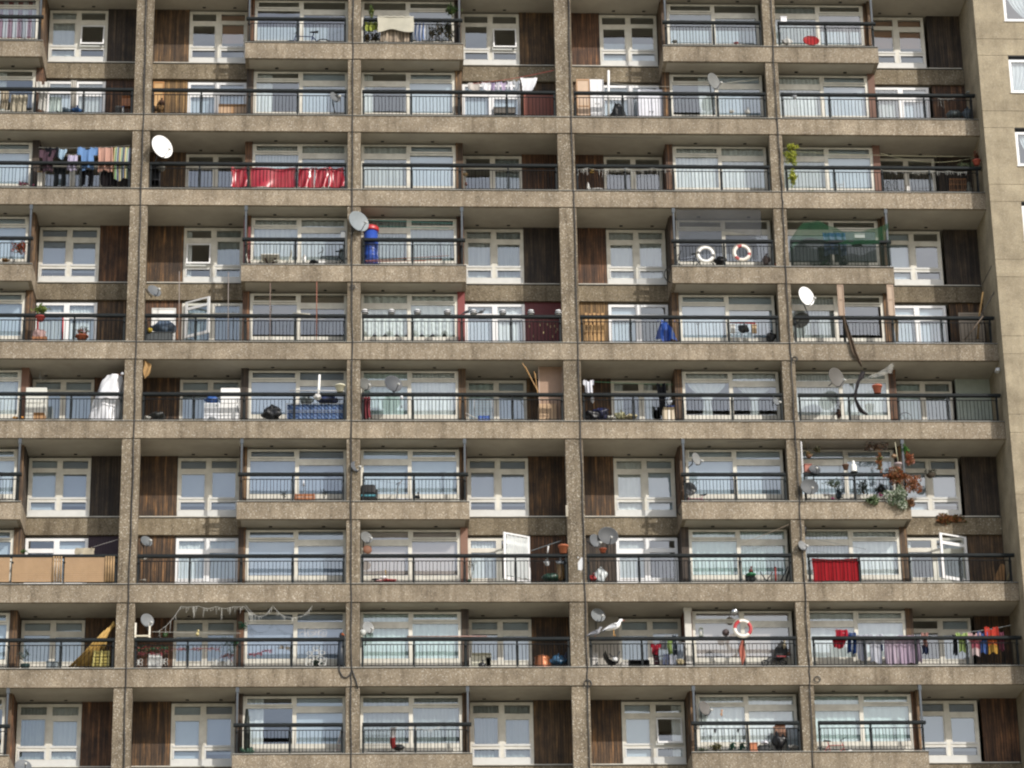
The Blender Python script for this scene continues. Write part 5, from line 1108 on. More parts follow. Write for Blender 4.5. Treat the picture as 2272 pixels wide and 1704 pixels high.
bag('B2', 535, 380, .5, (.20, .12, .12), '5a6466', 'grey heap behind the thick white pipe', knot=False)
cloth('B2', 1003, 350, 1085, 535, .3, ['b05a62', '8c3a44'], 'pink-red curtain blown sideways beside the slim pillar', 'curtain', 'curtain', stripes='v', slant=.12, amp=.05)
t = thing('wind_chime', 'silver chime hanging from the rail under the dark grey dish', 'wind chime', tuple(Q('B2', 1355, 440, .0)))
m = M(); m.tube([Q('B2', 1355, 340, .0), Q('B2', 1355, 435, .0)], .005, 4).tube([Q('B2', 1355, 420, .0), Q('B2', 1355, 445, .0)], .018, 6); part(m, 'tubes', mat('7e8284', .3, .8), t); m = M(); m.blob(Q('B2', 1355, 355, .0), (.05, .05, .06), 4, .1, 8); part(m, 'shell', mat('d8dadc', .3), t)
t = thing('clothes_airer', 'white wire clothes airer behind the sixth-row bars', 'clothes airer', tuple(Q('B2', 2050, 540, .5)))
m = M()
for b in (375, 395, 420, 445, 470, 495): m.tube([Q('B2', 1975, b, .5), Q('B2', 2130, b+4, .5)], .007, 4)
for a in (1975, 2130): m.tube([Q('B2', a, 370, .5), Q('B2', a, 545, .5)], .011, 5)
part(m, 'wires', mat('d6dade', .4), t)
boxy('B2', 2008, 508, 2112, 545, .35, .3, '2b62c0', 'bright blue crate at the foot of the wire airer', 'crate', 'crate', row=5, style='crate', c2='2450a0')
pole([tuple(Q('B2', 1905, 490, .3)), tuple(Q('B2', 2005, 540, .3))], .02, 'dcdcd8', 'white tube leaning near the blue crate', 'tube', 'tube')
boxy('C2', 441, 58, 652, 320, .6, .05, 'a68468', 'tall tan board reaching the ceiling beside the pillar', 'board', 'board', row=5, style='board', c2='c0a694')
boxy('C2', 445, 405, 596, 540, .5, .4, 'c9a57c', 'tan cupboard behind the bars in front of the tall tan board', 'cupboard', 'cupboard', row=5, style='cupboard', c2='8a6c4c')
canes('C2', [(440, 300, 305, 60), (438, 310, 330, 90), (436, 300, 405, 130), (434, 315, 415, 150)], .013, 'bd8c45', 'long bamboo canes fanning out in front of the tall tan board', .15, .05)
cloth('C2', 826, 208, 920, 318, .25, 'e4e6ee', 'white lace top drying beside the pillar, sixth row', 'laundry_piece', 'laundry', shape='shirt')
wire('C2', 918, 220, 1590, 245, .25, .6, .01, '2a6e4a', 'green washing line across the kitchen window, sixth row')
bag('C2', 905, 372, .2, (.05, .04, .10), 'e2e6ee', 'small white cloth caught behind the bars, sixth row', knot=False)
for i, (a, b, r_, c) in enumerate(((900, 510, (.28, .18, .13), '1a1b22'), (980, 490, (.22, .16, .15), '26294a'), (975, 465, (.18, .12, .05), '3c48a0'), (1060, 528, (.12, .1, .05), 'c9c8bc'), (1145, 512, (.17, .12, .10), 'b9b68a'), (1235, 520, (.18, .12, .07), 'c6b98c'))):
    bag('C2', a, b, .45, r_, c, ['black heap of clothes by the pillar, sixth row', 'dark blue clothes heaped next to the black heap', 'bright blue garment on the clothes heap', 'cream rag between clothes heap and sacks', 'yellow-white plastic sack, nearer the clothes heap', 'flat yellowish sack by the railing post'][i], knot=(i == 4), amp=.4)
cloth('C2', 1460, 235, 1538, 515, .5, '101116', 'long black coat hanging from the green line', 'coat', 'coat', shape='shirt', folds=1, amp=.05)
boxy('C2', 1508, 458, 1612, 542, .3, .3, 'd8c6a8', 'cream carton beside the brown cheek wall', row=5, style='carton', c2='e9e4da')
bag('C2', 1575, 440, .45, (.12, .1, .06), '2f55a8', 'blue bag on the cream carton', knot=False)
bag('C2', 1560, 395, .5, (.08, .06, .10), 'b8c0c8', 'pale bag above the cream carton')
pot('D2', 1105, 250, .03, .15, .25, 'c4684a', 'orange clay pot standing on the sixth-row handrail')
greens('D2', 815, 430, .3, (.10, .08, .26), 130, .04, ['5a3a34', '6f4a3c', '4a2c28'], 'dead brown cone-shaped plant behind the sixth-row bars', 'dead_plant')
m = M(); p = Q('D2', 1318, 470, .2); m.tube([(p.x+.20*math.cos(i*.2618), .2, p.z+.20*math.sin(i*.2618)) for i in range(24)], .012, 5, 0, True); m.tube([(p.x, .2, p.z), (p.x+.2, .2, p.z+.03)], .006, 3).tube([(p.x, .2, p.z), (p.x-.12, .2, p.z+.16)], .006, 3); single(m, 'wheel_rim', mat('5e6468', .4, .5), 'old wheel rim leaning behind the bars near the tower', 'wheel')
m = M(); p = Q('D2', 2005, 110, -.05); m.rbox(p.x-.06, p.x+.06, p.y-.14, p.y+.08, p.z-.05, p.z+.05, .02); m.tube([p, p+Vector((.12, .1, .12))], .02, 6); single(m, 'security_camera', mat('d2d4d6', .4), 'small white security camera high beside the tower', 'camera')
# ---- seventh row
boxy('B2', 438, 1178, 612, 1232, .2, .3, 'b06a34', 'orange-brown wooden crate on the parapet, seventh row', 'crate', 'crate', style='crate', c2='94562a')
p = Q('B2', 515, 1100, .4)
t = thing('oil_lamp', 'white bottle-shaped lamp on a stem above the wooden crate', 'lamp', (p.x, .4, zf(6)))
m = M(); m.lathe([(.03, 0), (.035, .08), (.02, .12), (.022, .16), (.01, .2)], (p.x, .4, p.z-.05), 10); part(m, 'bottle', mat('dfe2ea', .3), t); m = M(); m.tube([(p.x, .4, zf(6)), (p.x, .4, p.z-.055)], .012, 5); m.lathe([(.12, 0), (.1, .02)], (p.x, .4, zf(6)), 12); part(m, 'stand', mat('3a3d44', .5), t)
t = thing('armchair', 'black padded armchair with a turquoise base beside the slim pillar', 'chair', tuple(Q('B2', 1070, 1220, .5)))
X0, X1, Z0, Z1 = rect('B2', 1005, 1085, 1135, 1200, .5); m = M(); m.rbox(X0, X1, .62, .78, Z0, Z1, .06); part(m, 'backrest', mat('17191c', .6), t)
m = M(); m.rbox(X0-.02, X1+.04, .25, .62, Z0-.15, Z0, .04); part(m, 'seat', mat('1c1e22', .6), t)
for xx in (X0-.03, X1+.03): m = M(); m.rbox(xx-.03, xx+.03, .25, .75, Z0, Z0+.14, .02); part(m, 'armrest', mat('17191c', .6), t)
m = M(); m.box(X0, X1, .22, .245, Z0-.10, Z0-.04); part(m, 'front_trim', mat('2f8a9a', .5), t)
t = thing('kick_scooter', 'white kick scooter with raised handlebar, seventh row', 'scooter', tuple(Q('B2', 1330, 1225, .4)))
m = M(); m.tube([Q('B2', 1355, 1065, .4), Q('B2', 1320, 1120, .4), Q('B2', 1310, 1225, .4)], .016, 6); m.tube([Q('B2', 1300, 1160, .4), Q('B2', 1335, 1130, .4)], .012, 5); part(m, 'steering_column', mat('b9bec6', .35), t)
m = M(); m.tube([Q('B2', 1308, 1100, .35), Q('B2', 1362, 1065, .45)], .014, 6); part(m, 'handlebar', mat('23252a', .5), t)
m = M(); m.tube([Q('B2', 1310, 1225, .4), Q('B2', 1410, 1222, .4)], .025, 6); part(m, 'deck', mat('cfd3da', .4), t)
bag('B2', 1490, 1205, .3, (.08, .06, .05), '22262c', 'small black bundle by the middle post, seventh row', knot=True)
for i, (a, b) in enumerate(((345, 1150), (690, 1155))):
    m = M(); u = Q('B2', a, 1225, .3)
    for k in range(4): m.tube([u, u+Vector((.06*math.sin(k*2), .02, .16+.08*(k % 2))), u+Vector((.11*math.sin(k*2+.4), .03, .22+.06*(k % 3)))], .006, 4)
    m.leaves(u+Vector((0, 0, .2)), (.1, .04, .1), 22, .03, i)
    single(m, 'thin_plant', leafmat('2f3a30'), ['thin dark twigs to one side of the wooden crate, nearer the corner', 'thin dark twigs between crate and slim pillar'][i], 'plant')
bicycle('C2', 1800, 1215, .4, 6, 'b04a6a', 'small pink bicycle behind the seventh-row rail', .72, -1, 10)
m = M()
for i in range(26): u = Q('D2', 528+(i % 2)*10+i*.5, 642+i*9, .02); v = Q('D2', 528+((i+1) % 2)*10+(i+1)*.5, 642+(i+1)*9, .02); m.tube([u, v], .016, 5)
single(m, 'ribbon_garland', mat('e8e8ea', .5), 'white zigzag ribbon hanging against the pillar, seventh row', 'ribbon')
p = Q('D2', 592, 748, .1)
t = thing('hanging_basket', 'brown hanging basket with golden leaves beside the zigzag ribbon', 'hanging basket', tuple(p)); m = M(); m.lathe([(.02, -.09), (.07, -.06), (.10, 0), (.09, .01)], p, 12); part(m, 'basket', mat('6b4c34', .9), t)
m = M(); m.leaves(p+Vector((0, 0, .05)), (.11, .09, .07), 90, .035, 3, (0, 1)); part(m, 'foliage', [leafmat('9a7a40'), leafmat('7a6a3a')], t); m = M(); m.tube([p, (p.x, p.y, zr(6)+2.0)], .005, 4); part(m, 'chain', mat('3a3a3a', .5), t)
boxy('D2', 558, 808, 614, 868, .1, .2, 'b0644e', 'brick-red planter box under the hanging basket', 'planter', 'planter', c2='9a5440')
t = thing('white_figurine', 'white robed figurine standing on the seventh-row handrail', 'figurine', tuple(Q('D2', 930, 870, .03)))
p = Q('D2', 930, 868, .03); p.z = zr(6)+.925; m = M(); m.lathe([(.09, 0), (.10, .03), (.085, .10), (.095, .18), (.075, .25), (.035, .28), (.045, .32), (.04, .37), (.01, .39)], p, 14); part(m, 'body', mat('efefe8', .4), t); m = M(); m.lathe([(.105, -.0), (.11, .012), (.105, .024)], p, 14); part(m, 'base', mat('3a3a3a', .5), t)
for i, (a, b, h_) in enumerate(((868, 835, .16), (1262, 832, .22))):
    pot('D2', a, b, .1, .10+.02*i, h_, ['7a5a48', 'c4b2b4'][i], ['brown cone-shaped pot beside the white figurine', 'pale pink square-shouldered pot on the rail with a tall stick'][i])
pole([tuple(Q('D2', 1262, 800, .1)), tuple(Q('D2', 1238, 645, .1))], .012, 'c9c4a4', 'pale stick rising from the pink pot', 'stick', 'stick')
pole([tuple(Q('D2', 855, 745, .4)), tuple(Q('D2', 850, 812, .4))], .01, '4a4640', 'short dark rod above the brown cone pot', 'rod', 'rod')
bag('D2', 1232, 752, .15, (.08, .07, .06), '9a7a58', 'small round brown basket above the pink pot', name='basket', cat='basket', knot=False)
for i, (a, b, rr, n, cs, y, dr, lb) in enumerate((
 (1310, 705, (.12, .1, .11), 120, ['3f7a30', '62983c'], .1, 0, 'bright green plant hanging near the ceiling, seventh row'),
 (1090, 680, (.30, .08, .14), 70, ['3a3026', '5a4030'], .1, 0, 'sparse brown creeper under the ceiling beside the green plant'),
 (1120, 790, (.09, .08, .30), 90, ['9a5a2a', 'b8763a', '6b7a3a'], .05, 0, 'rusty creeper strand hanging beside the pink pot'),
 (1345, 780, (.10, .08, .20), 80, ['9a4a24', 'a8602c'], .05, 0, 'rust-orange leaves at the corner post'),
 (1250, 900, (.40, .12, .18), 420, ['b8662c', 'a85a2a', '6c4024', '8a6a3c'], -.06, 0, 'thick rust-brown creeper over the handrail'),
 (1375, 960, (.20, .12, .27), 230, ['b0683c', 'b8784c', '8a6a4a'], -.08, 0, 'reddish creeper beyond the balcony corner'),
 (1262, 1055, (.30, .14, .30), 620, ['b4c2a4', '7f9670', 'e4e8d8', '607a52'], -.10, 0, 'variegated white-green bush hanging over the parapet'),
 (1072, 1080, (.20, .10, .10), 170, ['6d8a5a', '94a878', '4f6a40'], -.08, 0, 'smaller green-white plant spilling over the parapet'),
 (1350, 1100, (.13, .07, .10), 140, ['a0724c', 'b0845c', '86603f'], -.08, 0, 'dry tan plant at the parapet end'),
 (1000, 985, (.13, .1, .22), 70, ['3c4a44', '53625a'], .3, 0, 'dark leafy stems behind the bars, near the small creeper'),
 (1130, 1000, (.15, .1, .12), 110, ['22282c', '3a4440'], .2, 0, 'dark rounded plant behind the bars, above pink blooms'),
 (815, 1040, (.08, .07, .17), 90, ['2c3c48', '3f5058'], .3, 0, 'dark blue-green potted plant behind the middle bars'),
 (780, 955, (.30, .04, .12), 60, ['55685c', '6a7a68'], .03, 0, 'light green vine strung along the bars'),
 (1640, 1225, (.36, .10, .14), 330, ['a8642c', 'b8763a', '84522a', '6b6c3a'], 1.42, 0, 'rust-brown weeds growing out of the recessed parapet'),
 (650, 700, (.12, .06, .10), 45, ['4a4a30', '65603c'], .2, 0, 'thin trailing vine under the ceiling lattice'))):
    greens('D2', a, b, y, tuple(q*1.1 for q in rr), int(n*1.7), .05, cs, lb, 'creeper' if 'creeper' in lb else 'plant', 'plant', group='plants of the overgrown balcony')

m = M()
for i in range(9): m.tube([Q('D2', 560+i*3, 640+i*12, .05+.06*i), Q('D2', 1170-i*4, 640+i*12, .05+.06*i)], .008, 4)
single(m, 'ceiling_lattice', mat('6f655c', .8), 'cane lattice fixed under the ceiling of the overgrown balcony', 'lattice')
p = Q('D2', 1505, 890, .9)
t = thing('hanging_basket', 'dark hanging basket in front of the white window beside the creeper', 'hanging basket', tuple(p)); m = M(); m.lathe([(.02, -.12), (.10, -.08), (.15, 0), (.14, .01)], p, 12); part(m, 'basket', mat('4a4034', .9), t)
m = M(); m.leaves(p+Vector((0, 0, .06)), (.17, .12, .12), 90, .04, 5, (0, 1)); part(m, 'foliage', [leafmat('4c4a30'), leafmat('3a3c2c')], t); m = M(); m.tube([p, p+Vector((-.03, 0, .42))], .006, 4); part(m, 'chain', mat('3a3a3a', .5), t)
m = M(); m.leaves(Q('D2', 1130, 1045, .1), (.06, .04, .05), 40, .03, 2); m.leaves(Q('D2', 772, 1070, .1), (.06, .04, .03), 24, .03, 3); single(m, 'pink_blooms', leafmat('d04a92'), 'bright pink blooms low behind the bars of the overgrown balcony', 'flowers')
bag('D2', 1225, 858, .05, (.03, .03, .03), 'e8e8e4', 'tiny white cup beside the pink pot', knot=False)
boxy('D2', 590, 1062, 655, 1080, .2, .2, 'e4e4e0', 'white tray at the foot of the round grey dish', 'tray', 'tray', c2='d8d8d2')
wire('B2', 1005, 1040, 1420, 1100, .1, .4, .02, '8a8f98', 'thin wire behind the bars near the armchair', r_=.004)
wire('D2', -20, 645, 430, 620, .1, .1, .03, '3b3a36', 'dark wire sagging under the seventh-row ceiling')
m = M(); p = Q('C2', 685, 1330, .0); m.box(p.x-.03, p.x+.04, -.005, .015, p.z-.16, p.z+.20); m.box(p.x-.02, p.x+.03, -.012, -.005, p.z-.1, p.z+.1); single(m, 'junction_box', mat('b4ab98', .6), 'narrow cream junction strip on the edge of the wide middle pillar', 'junction box')
# ---- eighth row
for i, (a0, a1) in enumerate(((-60, 82), (103, 530), (552, 978))):
    X0, X1, Z0, Z1 = rect('A3', a0, 405, a1, 622, .02); m = M(); n = int((Z1-Z0)/.022)
    t = thing('reed_screen', ['tan reed screen cut by the photo edge', 'tan reed screen in the middle of the eighth-row rail', 'tan reed screen nearest the pillar'][i], 'reed screen', ((X0+X1)/2, .1, Z0), 'reed screens tied to the rail')
    for k in range(n): q = Z0+k*.022; m.box(X0, X1-(.0 if i == 0 else .28), .012+.004*(k % 3), .03, q+.002, q+.020)
    part(m, 'reeds', mat('b8966e', .8, 0, .12), t)
    if i: m = M(); [m.tube([(X1-.25+k*.075, .0, Z0), (X1-.25+k*.075, .0, Z1)], [.034, .030], 8) for k in range(4)]; part(m, 'rolled_end', mat('a8885c', .8, 0, .45), t)
cloth('A3', 640, 332, 806, 385, .3, 'c9bda4', 'cream cloth over a line above the reed screens', folds=1)
wire('A3', 800, 322, 1010, 258, .3, .2, .0, 'b9b4b0', 'thin line from the cream cloth to the pillar')
greens('A3', 205, 360, .3, (.10, .08, .05), 50, .04, ['4c6a34', '6b8a4a'], 'small green leaves above the reed screens')
for i, (a, b) in enumerate(((1228, 425), (1225, 608))):
    bag('A3', a, b, .3, (.09, .06, .025), 'c8c4ba', ['small pale shelf item high behind the bars, eighth row', 'small pale item low behind the bars, eighth row'][i], knot=False)
m = M(); p = Q('B3', 1062, 345, .1); m.lathe([(.01, -.02), (.13, -.02), (.14, 0), (.13, .02), (.01, .02)], p, 22, 0, Vector((0.2, -1, .1))); single(m, 'round_plaque', mat('7a4a2c', .7), 'round brown disc standing on the rail under the small light dish', 'disc')
boxy('B3', 1000, 385, 1024, 622, .1, .04, 'dcdad2', 'narrow white board between slim pillar and pinkish blinds', 'board', 'board', row=7, style='board', c2='cfccc4')
for i, (a, b, r_, c) in enumerate(((1130, 602, (.09, .06, .03), '20202a'), (1200, 585, (.10, .05, .05), 'e8e4e0'), (1250, 608, (.20, .08, .03), 'c0363c'), (1155, 612, (.10, .06, .025), 'd8a0a0'))):
    bag('B3', a, b, .2, r_, c, ['small black shoe on the parapet, eighth row', 'white toy bundle on the parapet, eighth row', 'flat red toy on the parapet, eighth row', 'pinkish toy beside the black shoe'][i], knot=False, name='toy', cat='toy', amp=.5)
pole([tuple(Q('B3', 1215, 520, .3)), tuple(Q('B3', 1225, 600, .2))], .012, 'c9a23a', 'thin yellow toy stick above the white toy bundle', 'stick', 'toy')
m = M(); u = Q('B3', 1950, 610, .3); rn = random.Random(6)
for k in range(14): m.tube([u, u+Vector((rn.uniform(-.1, .12), .02, rn.uniform(.2, .5))), u+Vector((rn.uniform(-.2, .22), .03, rn.uniform(.45, .8)))], .004, 3)
m.leaves(u+Vector((0, 0, .55)), (.13, .06, .25), 70, .02, 3); single(m, 'dried_plant', leafmat('8a8264'), 'spindly dried plant in front of the pale curtain, eighth row', 'plant')
bag('B3', 1935, 612, .3, (.06, .05, .05), '2f5a3c', 'small green pot at the foot of the dried plant', knot=False)
leaf_door('C3', [(362, 240), (368, 615), (140, 600), (140, 192)], 1.45, 1.0, 'white glazed door leaf standing open beside the red-brown boards', net=NET)
p = Q('C3', 520, 335, .3)
t = thing('rotary_airer', 'slanting aerial rod on a white stand beside the orange pot', 'aerial', tuple(p)); m = M(); m.tube([Q('C3', 380, 355, .3), Q('C3', 640, 268, .35)], .016, 5); part(m, 'boom', mat('5c6468', .5), t); m = M(); m.tube([Q('C3', 528, 315, .3), Q('C3', 520, 375, .3)], .02, 6); part(m, 'mast', mat('e4e4e2', .4), t)
pot('C3', 655, 344, .03, .15, .25, 'b9663c', 'orange-brown clay pot on the eighth-row handrail beside the wide pillar')
for i, (a, b, r_, c) in enumerate(((515, 455, (.08, .06, .09), 'd4d8de'), (625, 450, (.12, .06, .05), 'b8c4d4'))):
    bag('C3', a, b, .2, r_, c, ['white rag tied behind the bars under the aerial', 'pale rag tied behind the bars under the orange pot'][i])
bag('C3', 550, 585, .4, (.28, .2, .12), '27493c', 'dark green tub on the floor below the aerial', knot=False, amp=.1, name='tub', cat='tub')
bag('C3', 632, 530, .35, (.12, .1, .28), '9a7a4c', 'tall golden-brown sack beside the dark green tub', amp=.25)
bag('C3', 675, 530, .6, (.11, .1, .35), '1e2226', 'black sack squeezed beside the wide pillar, eighth row')
pot('C3', 995, 355, .03, .11, .12, 'b0542e', 'small orange-red pot on the rail under the big round dish')
bag('C3', 972, 570, .3, (.17, .12, .20), 'd4dcde', 'white plastic bag behind the bars near the worn boards', amp=.35)
bag('C3', 910, 592, .3, (.14, .1, .09), 'a02828', 'red bag beside the white plastic bag')
bag('C3', 875, 588, .3, (.06, .05, .07), '2c2226', 'small dark bottle beside the red bag', knot=False)
m = M(); X0, X1, Z0, Z1 = rect('C3', 780, 408, 822, 522, .012); m.grid(lambda u, v: (X0+(X1-X0)*u, .012+.012*math.sin(v*5+u*3), Z1-(Z1-Z0)*v+.03*(.5-u)), 4, 8); m.grid(lambda u, v: (X0+(X1-X0)*u, .018+.012*math.sin(v*5+u*3), Z1-(Z1-Z0)*v+.03*(.5-u)), 4, 8)
single(m, 'paper_notice', clothmat('e2e4e6'), 'blank white paper stuck on the wide middle pillar', 'paper')
wire('D3', 100, 250, 460, 105, .2, .1, .02, 'b4a08a', 'pale rope slanting up to the pillar, eighth row')
wire('D3', 640, 225, 1020, 300, .3, .4, .0, '8a8f94', 'thin line crossing the window above the red blanket')
bag('D3', 158, 490, .4, (.15, .12, .06), '2f8a5a', 'bright green bowl on a dark stool, eighth row', knot=False, name='bowl', cat='bowl', amp=.06)
bag('D3', 150, 518, .5, (.16, .12, .12), '23282a', 'dark heap under the bright green bowl', knot=False)
bag('D3', 155, 462, .45, (.06, .05, .05), 'b05a5a', 'small pink thing on top of the green bowl')
for i, (q, c, r_) in enumerate(((((225, 470), (270, 535)), '5f6468', .018), (((320, 470), (275, 535)), '6a5a5a', .018), (((338, 432), (342, 540)), 'b03a34', .03), (((435, 430), (380, 540)), '3a3e44', .02), (((470, 350), (420, 535)), '1c1e22', .03), (((478, 370), (450, 535)), '26282e', .035))):
    pole([tuple(Q('D3', a, b, .3+.03*i)) for a, b in q], r_, c, ['grey handle leaning beside the green bowl', 'brownish handle crossing the grey one', 'upright red handle behind the eighth-row bars', 'dark slanting tube beside the red handle', 'long black tube leaning on the pillar, eighth row', 'thicker black tube beside the long one, nearest the pillar'][i], 'tool_handle', 'tool', group='tools leaning behind the eighth-row bars')
cloth('D3', 620, 366, 966, 540, .10, 'ad1220', 'bright red blanket hung behind the eighth-row bars', 'blanket', 'blanket', folds=4, amp=.014, sag=.05)
leaf_door('D3', [(1768, 205), (1790, 535), (1592, 520), (1565, 182)], 1.45, 1.0, 'white glazed door leaf standing open beside the dark boards near the tower')
m = M(); p = [Q('D3', a, b, .9) for a, b in ((1975, 540), (2000, 480), (2035, 405), (2062, 420), (2060, 545))]; m.add(p+[q+Vector((0, .03, 0)) for q in p], [(0, 1, 2, 3, 4), (9, 8, 7, 6, 5)]+[(i, (i+1) % 5, 5+(i+1) % 5, 5+i) for i in range(5)]); single(m, 'broken_board', mat('a87a44', .7, 0, .3), 'splintered orange-brown board leaning near the tower', 'board')
pole([tuple(Q('D3', 2110, 450, .9)), tuple(Q('D3', 2075, 540, .8))], .018, 'b09a6a', 'short pale stick beside the splintered board', 'stick', 'stick')
m = M(); m.blob(Q('D3', 558, 155, .25), (.07, .07, .13), 7, .3, 8); single(m, 'cable_bundle', CABLE, 'knotted bundle of black cable under the ceiling beside the pillar', 'cable bundle')
# ---- ninth row
rn = random.Random(12); ends = [(590+i*16+rn.uniform(-8, 8), 1352, 900+i*7+rn.uniform(-10, 10), 1050-i*7+rn.uniform(-10, 10)) for i in range(13)]+[(640+i*14, 1352, 985-rn.uniform(0, 14), 965+rn.uniform(0, 30)) for i in range(9)]
canes('A3', ends, .024, 'c9a048', 'large golden bundle of bamboo canes leaning against the pillar', .55, .25, n=7)
pole([tuple(Q('A3', 885, 1200, .3)), tuple(Q('A3', 905, 1130, .3))], .05, 'a8842f', 'short thick golden log behind the bars', 'log', 'log')
for i, (b0, b1) in enumerate(((1210, 1262), (1265, 1318), (1320, 1352))):
    boxy('A3', 800-8*i, b0, 942-3*i, b1, .25, .3, '9a8a2c', ['topmost of the stacked yellow-green crates', 'middle of the stacked yellow-green crates', 'bottom of the stacked yellow-green crates'][i], 'crate', 'crate', style='crate', c2='c2b560', group='stacked yellow-green crates')
t = thing('plant_pot', 'pale feathery plant in a dark pot, ninth row at the photo edge', 'plant pot', tuple(Q('A3', 215, 1350, .4)))
m = M(); m.lathe([(.10, 0), (.14, .16), (.15, .18)], Q('A3', 215, 1365, .4)-Vector((0, 0, .05)), 12); part(m, 'pot', mat('2c4a4a', .7), t); m = M(); m.leaves(Q('A3', 205, 1245, .4), (.2, .1, .25), 70, .04, 1, (0, 1)); part(m, 'foliage', [leafmat('8fa6a4'), leafmat('6a8076')], t)
boxy('A3', 395, 1300, 495, 1355, .4, .3, '7d888c', 'grey plastic box beside the railing post, ninth row', row=8, c2='6a7478')
t = thing('wall_bench', 'small white wooden bracket bench standing on the ninth-row handrail', 'bench', tuple(Q('A3', 1215, 1090, .03)))
m = M(); zb = zr(8)+.925; xa, xb = Q('A3', 1152, 1085, .03).x, Q('A3', 1288, 1085, .03).x
m.box(xa, xb, -.02, .12, zb+.03, zb+.075); part(m, 'seat', mat('d8cdb4', .6), t)
for xx in (xa, xb-.05): m = M(); m.box(xx, xx+.05, -.02, .03, zb, zb+.03); m.box(xx, xx+.05, -.026, .02, zb+.076, zb+.45); part(m, 'post', mat('e4dccb', .6), t)
garland('A3', [(1345, 1050), (1450, 970), (1550, 830), (1640, 835), (1700, 828), (1780, 850), (1850, 830), (1920, 850), (2000, 832), (2090, 830), (2140, 890), (2190, 905)], .08, 'icicle lights strung under the ninth-row ceiling toward the pillar', .34, 80)
garland('B3', [(20, 822), (110, 915), (190, 905), (250, 825), (330, 905), (420, 930), (520, 905), (592, 825)], .08, 'three big loops of fairy lights under the ninth-row ceiling', .17, 60)
wire('A3', 1300, 1048, 2060, 1060, .1, .1, .01, 'c4c4bc', 'pale line above the ninth-row rail from the white bench')
for i, (pts, cs, n, lb) in enumerate((
 (((1150, 1170), (1230, 1200), (1330, 1180), (1440, 1190)), ['2f7a5c', 'c0404a', '3c8a4a'], 150, 'green and red flower garland below the white bench'),
 (((1150, 1240), (1230, 1230), (1360, 1240), (1440, 1220)), ['b03a48', 'c86a78', '3f7a50'], 120, 'lower red flower garland below the white bench'),
 (((1480, 1195), (1620, 1200), (1750, 1190), (1880, 1200)), ['c85a6c', 'd08a94', 'c9b090'], 130, 'pinkish flower garland across the middle bars, ninth row'),
 (((1900, 1090), (1960, 1170), (2010, 1240)), ['8fa0a0', 'b8c4c4', '2f5a40'], 110, 'silver-green garland hanging at the cheek wall'),
 (((1880, 1270), (2010, 1240)), ['9a4a38', 'b05a44', '4a3a30'], 90, 'rust-red flower bunch at the foot of the silver-green garland'))):
    P_ = [Q('A3', a, b, .09) for a, b in pts]; m = M()
    for u, v in zip(P_[:-1], P_[1:]): m.leaves(u.lerp(v, .5), ((v-u).length*.62+.02, .04, .06+abs(u.z-v.z)*.5), n//(len(P_)-1), .032, i*5+len(m.f), range(len(cs)))
    m.tube(P_, .008, 4)
    single(m, 'flower_garland', [leafmat(q) for q in cs], lb, 'garland', 'flower garlands on the ninth-row balcony')
for i, (pts, cs, lb) in enumerate(((((50, 1235), (110, 1245), (160, 1220), (250, 1200)), ['c8586c', 'd88a98'], 'pink flower garland behind the bars beside the post'), (((300, 1200), (350, 1170), (400, 1210)), ['c4b08a', 'a8a090'], 'straw-coloured garland behind the bars beside the middle post'))):
    P_ = [Q('B3', a, b, .09) for a, b in pts]; m = M()
    for u, v in zip(P_[:-1], P_[1:]): m.leaves(u.lerp(v, .5), ((v-u).length*.6, .04, .05), 34, .03, i, range(2))
    m.tube(P_, .008, 4)
    single(m, 'flower_garland', [leafmat(q) for q in cs], lb, 'garland', 'flower garlands on the ninth-row balcony')
for i, (reg, a, b) in enumerate((('A3', 1185, 1310), ('A3', 1295, 1305), ('A3', 1400, 1305), ('A3', 1850, 1310), ('A3', 1955, 1310))):
    p = Q(reg, a, b, .11); m = M()
    for sx in (-1, 1):
        for sz in (-1, 1): m.tube([(p.x, .11, p.z), (p.x+sx*.05, .11, p.z+sz*.11), (p.x+sx*.12, .11, p.z+sz*.09), (p.x+sx*.11, .11, p.z+sz*.02), (p.x, .11, p.z)], .009, 4)
    m.tube([(p.x, .11, p.z-.08), (p.x, .11, p.z+.08)], .012, 4)
    single(m, 'butterfly_light', mat('dfe0dc', .4), ['white butterfly light nearest the wide pillar, ninth row', 'second white butterfly light from the pillar', 'third white butterfly light from the pillar', 'white butterfly light nearer the railing post', 'white butterfly light next to the cheek wall'][i], 'fairy lights', 'butterfly lights behind the bars')
boxy('A3', 1270, 1232, 1378, 1352, .4, .4, 'e2e4e2', 'white small cabinet behind the garlands, ninth row', 'cabinet', 'cabinet', row=8, style='cupboard', c2='8a8c8a')
m = M(); rn = random.Random(2)
p = Q('B3', 590, 1065, .05)
for k in range(10): 
    c0 = (p.x+rn.uniform(-.32, .38), .05+rn.uniform(-.05, .05), p.z+rn.uniform(-.12, .1)); r0 = rn.uniform(.05, .13)
    m.tube([(c0[0]+r0*math.cos(i*.5236), c0[1], c0[2]+r0*.8*math.sin(i*.5236)) for i in range(12)], .006, 4, 0, True)
for a in (525, 640): m.tube([Q('B3', a, 1015, .05), Q('B3', a+5, 1100, .05)], .007, 4)
single(m, 'wire_reindeer_lights', mat('dedad8', .5), 'tangle of white wire light figures on the ninth-row rail', 'fairy lights')
m = M(); p = Q('B3', 625, 1290, .12)
for k, (dx, dz, r0) in enumerate(((-.22, -.12, .10), (.16, -.12, .10), (-.18, .04, .12), (.12, .04, .12), (-.02, .2, .14), (.15, .22, .1), (-.2, .2, .09), (0, .36, .1))):
    m.tube([(p.x+dx+r0*math.cos(i*.5236), .12, p.z+dz+r0*.6*math.sin(i*.5236)) for i in range(12)], .010, 4, 0, True)
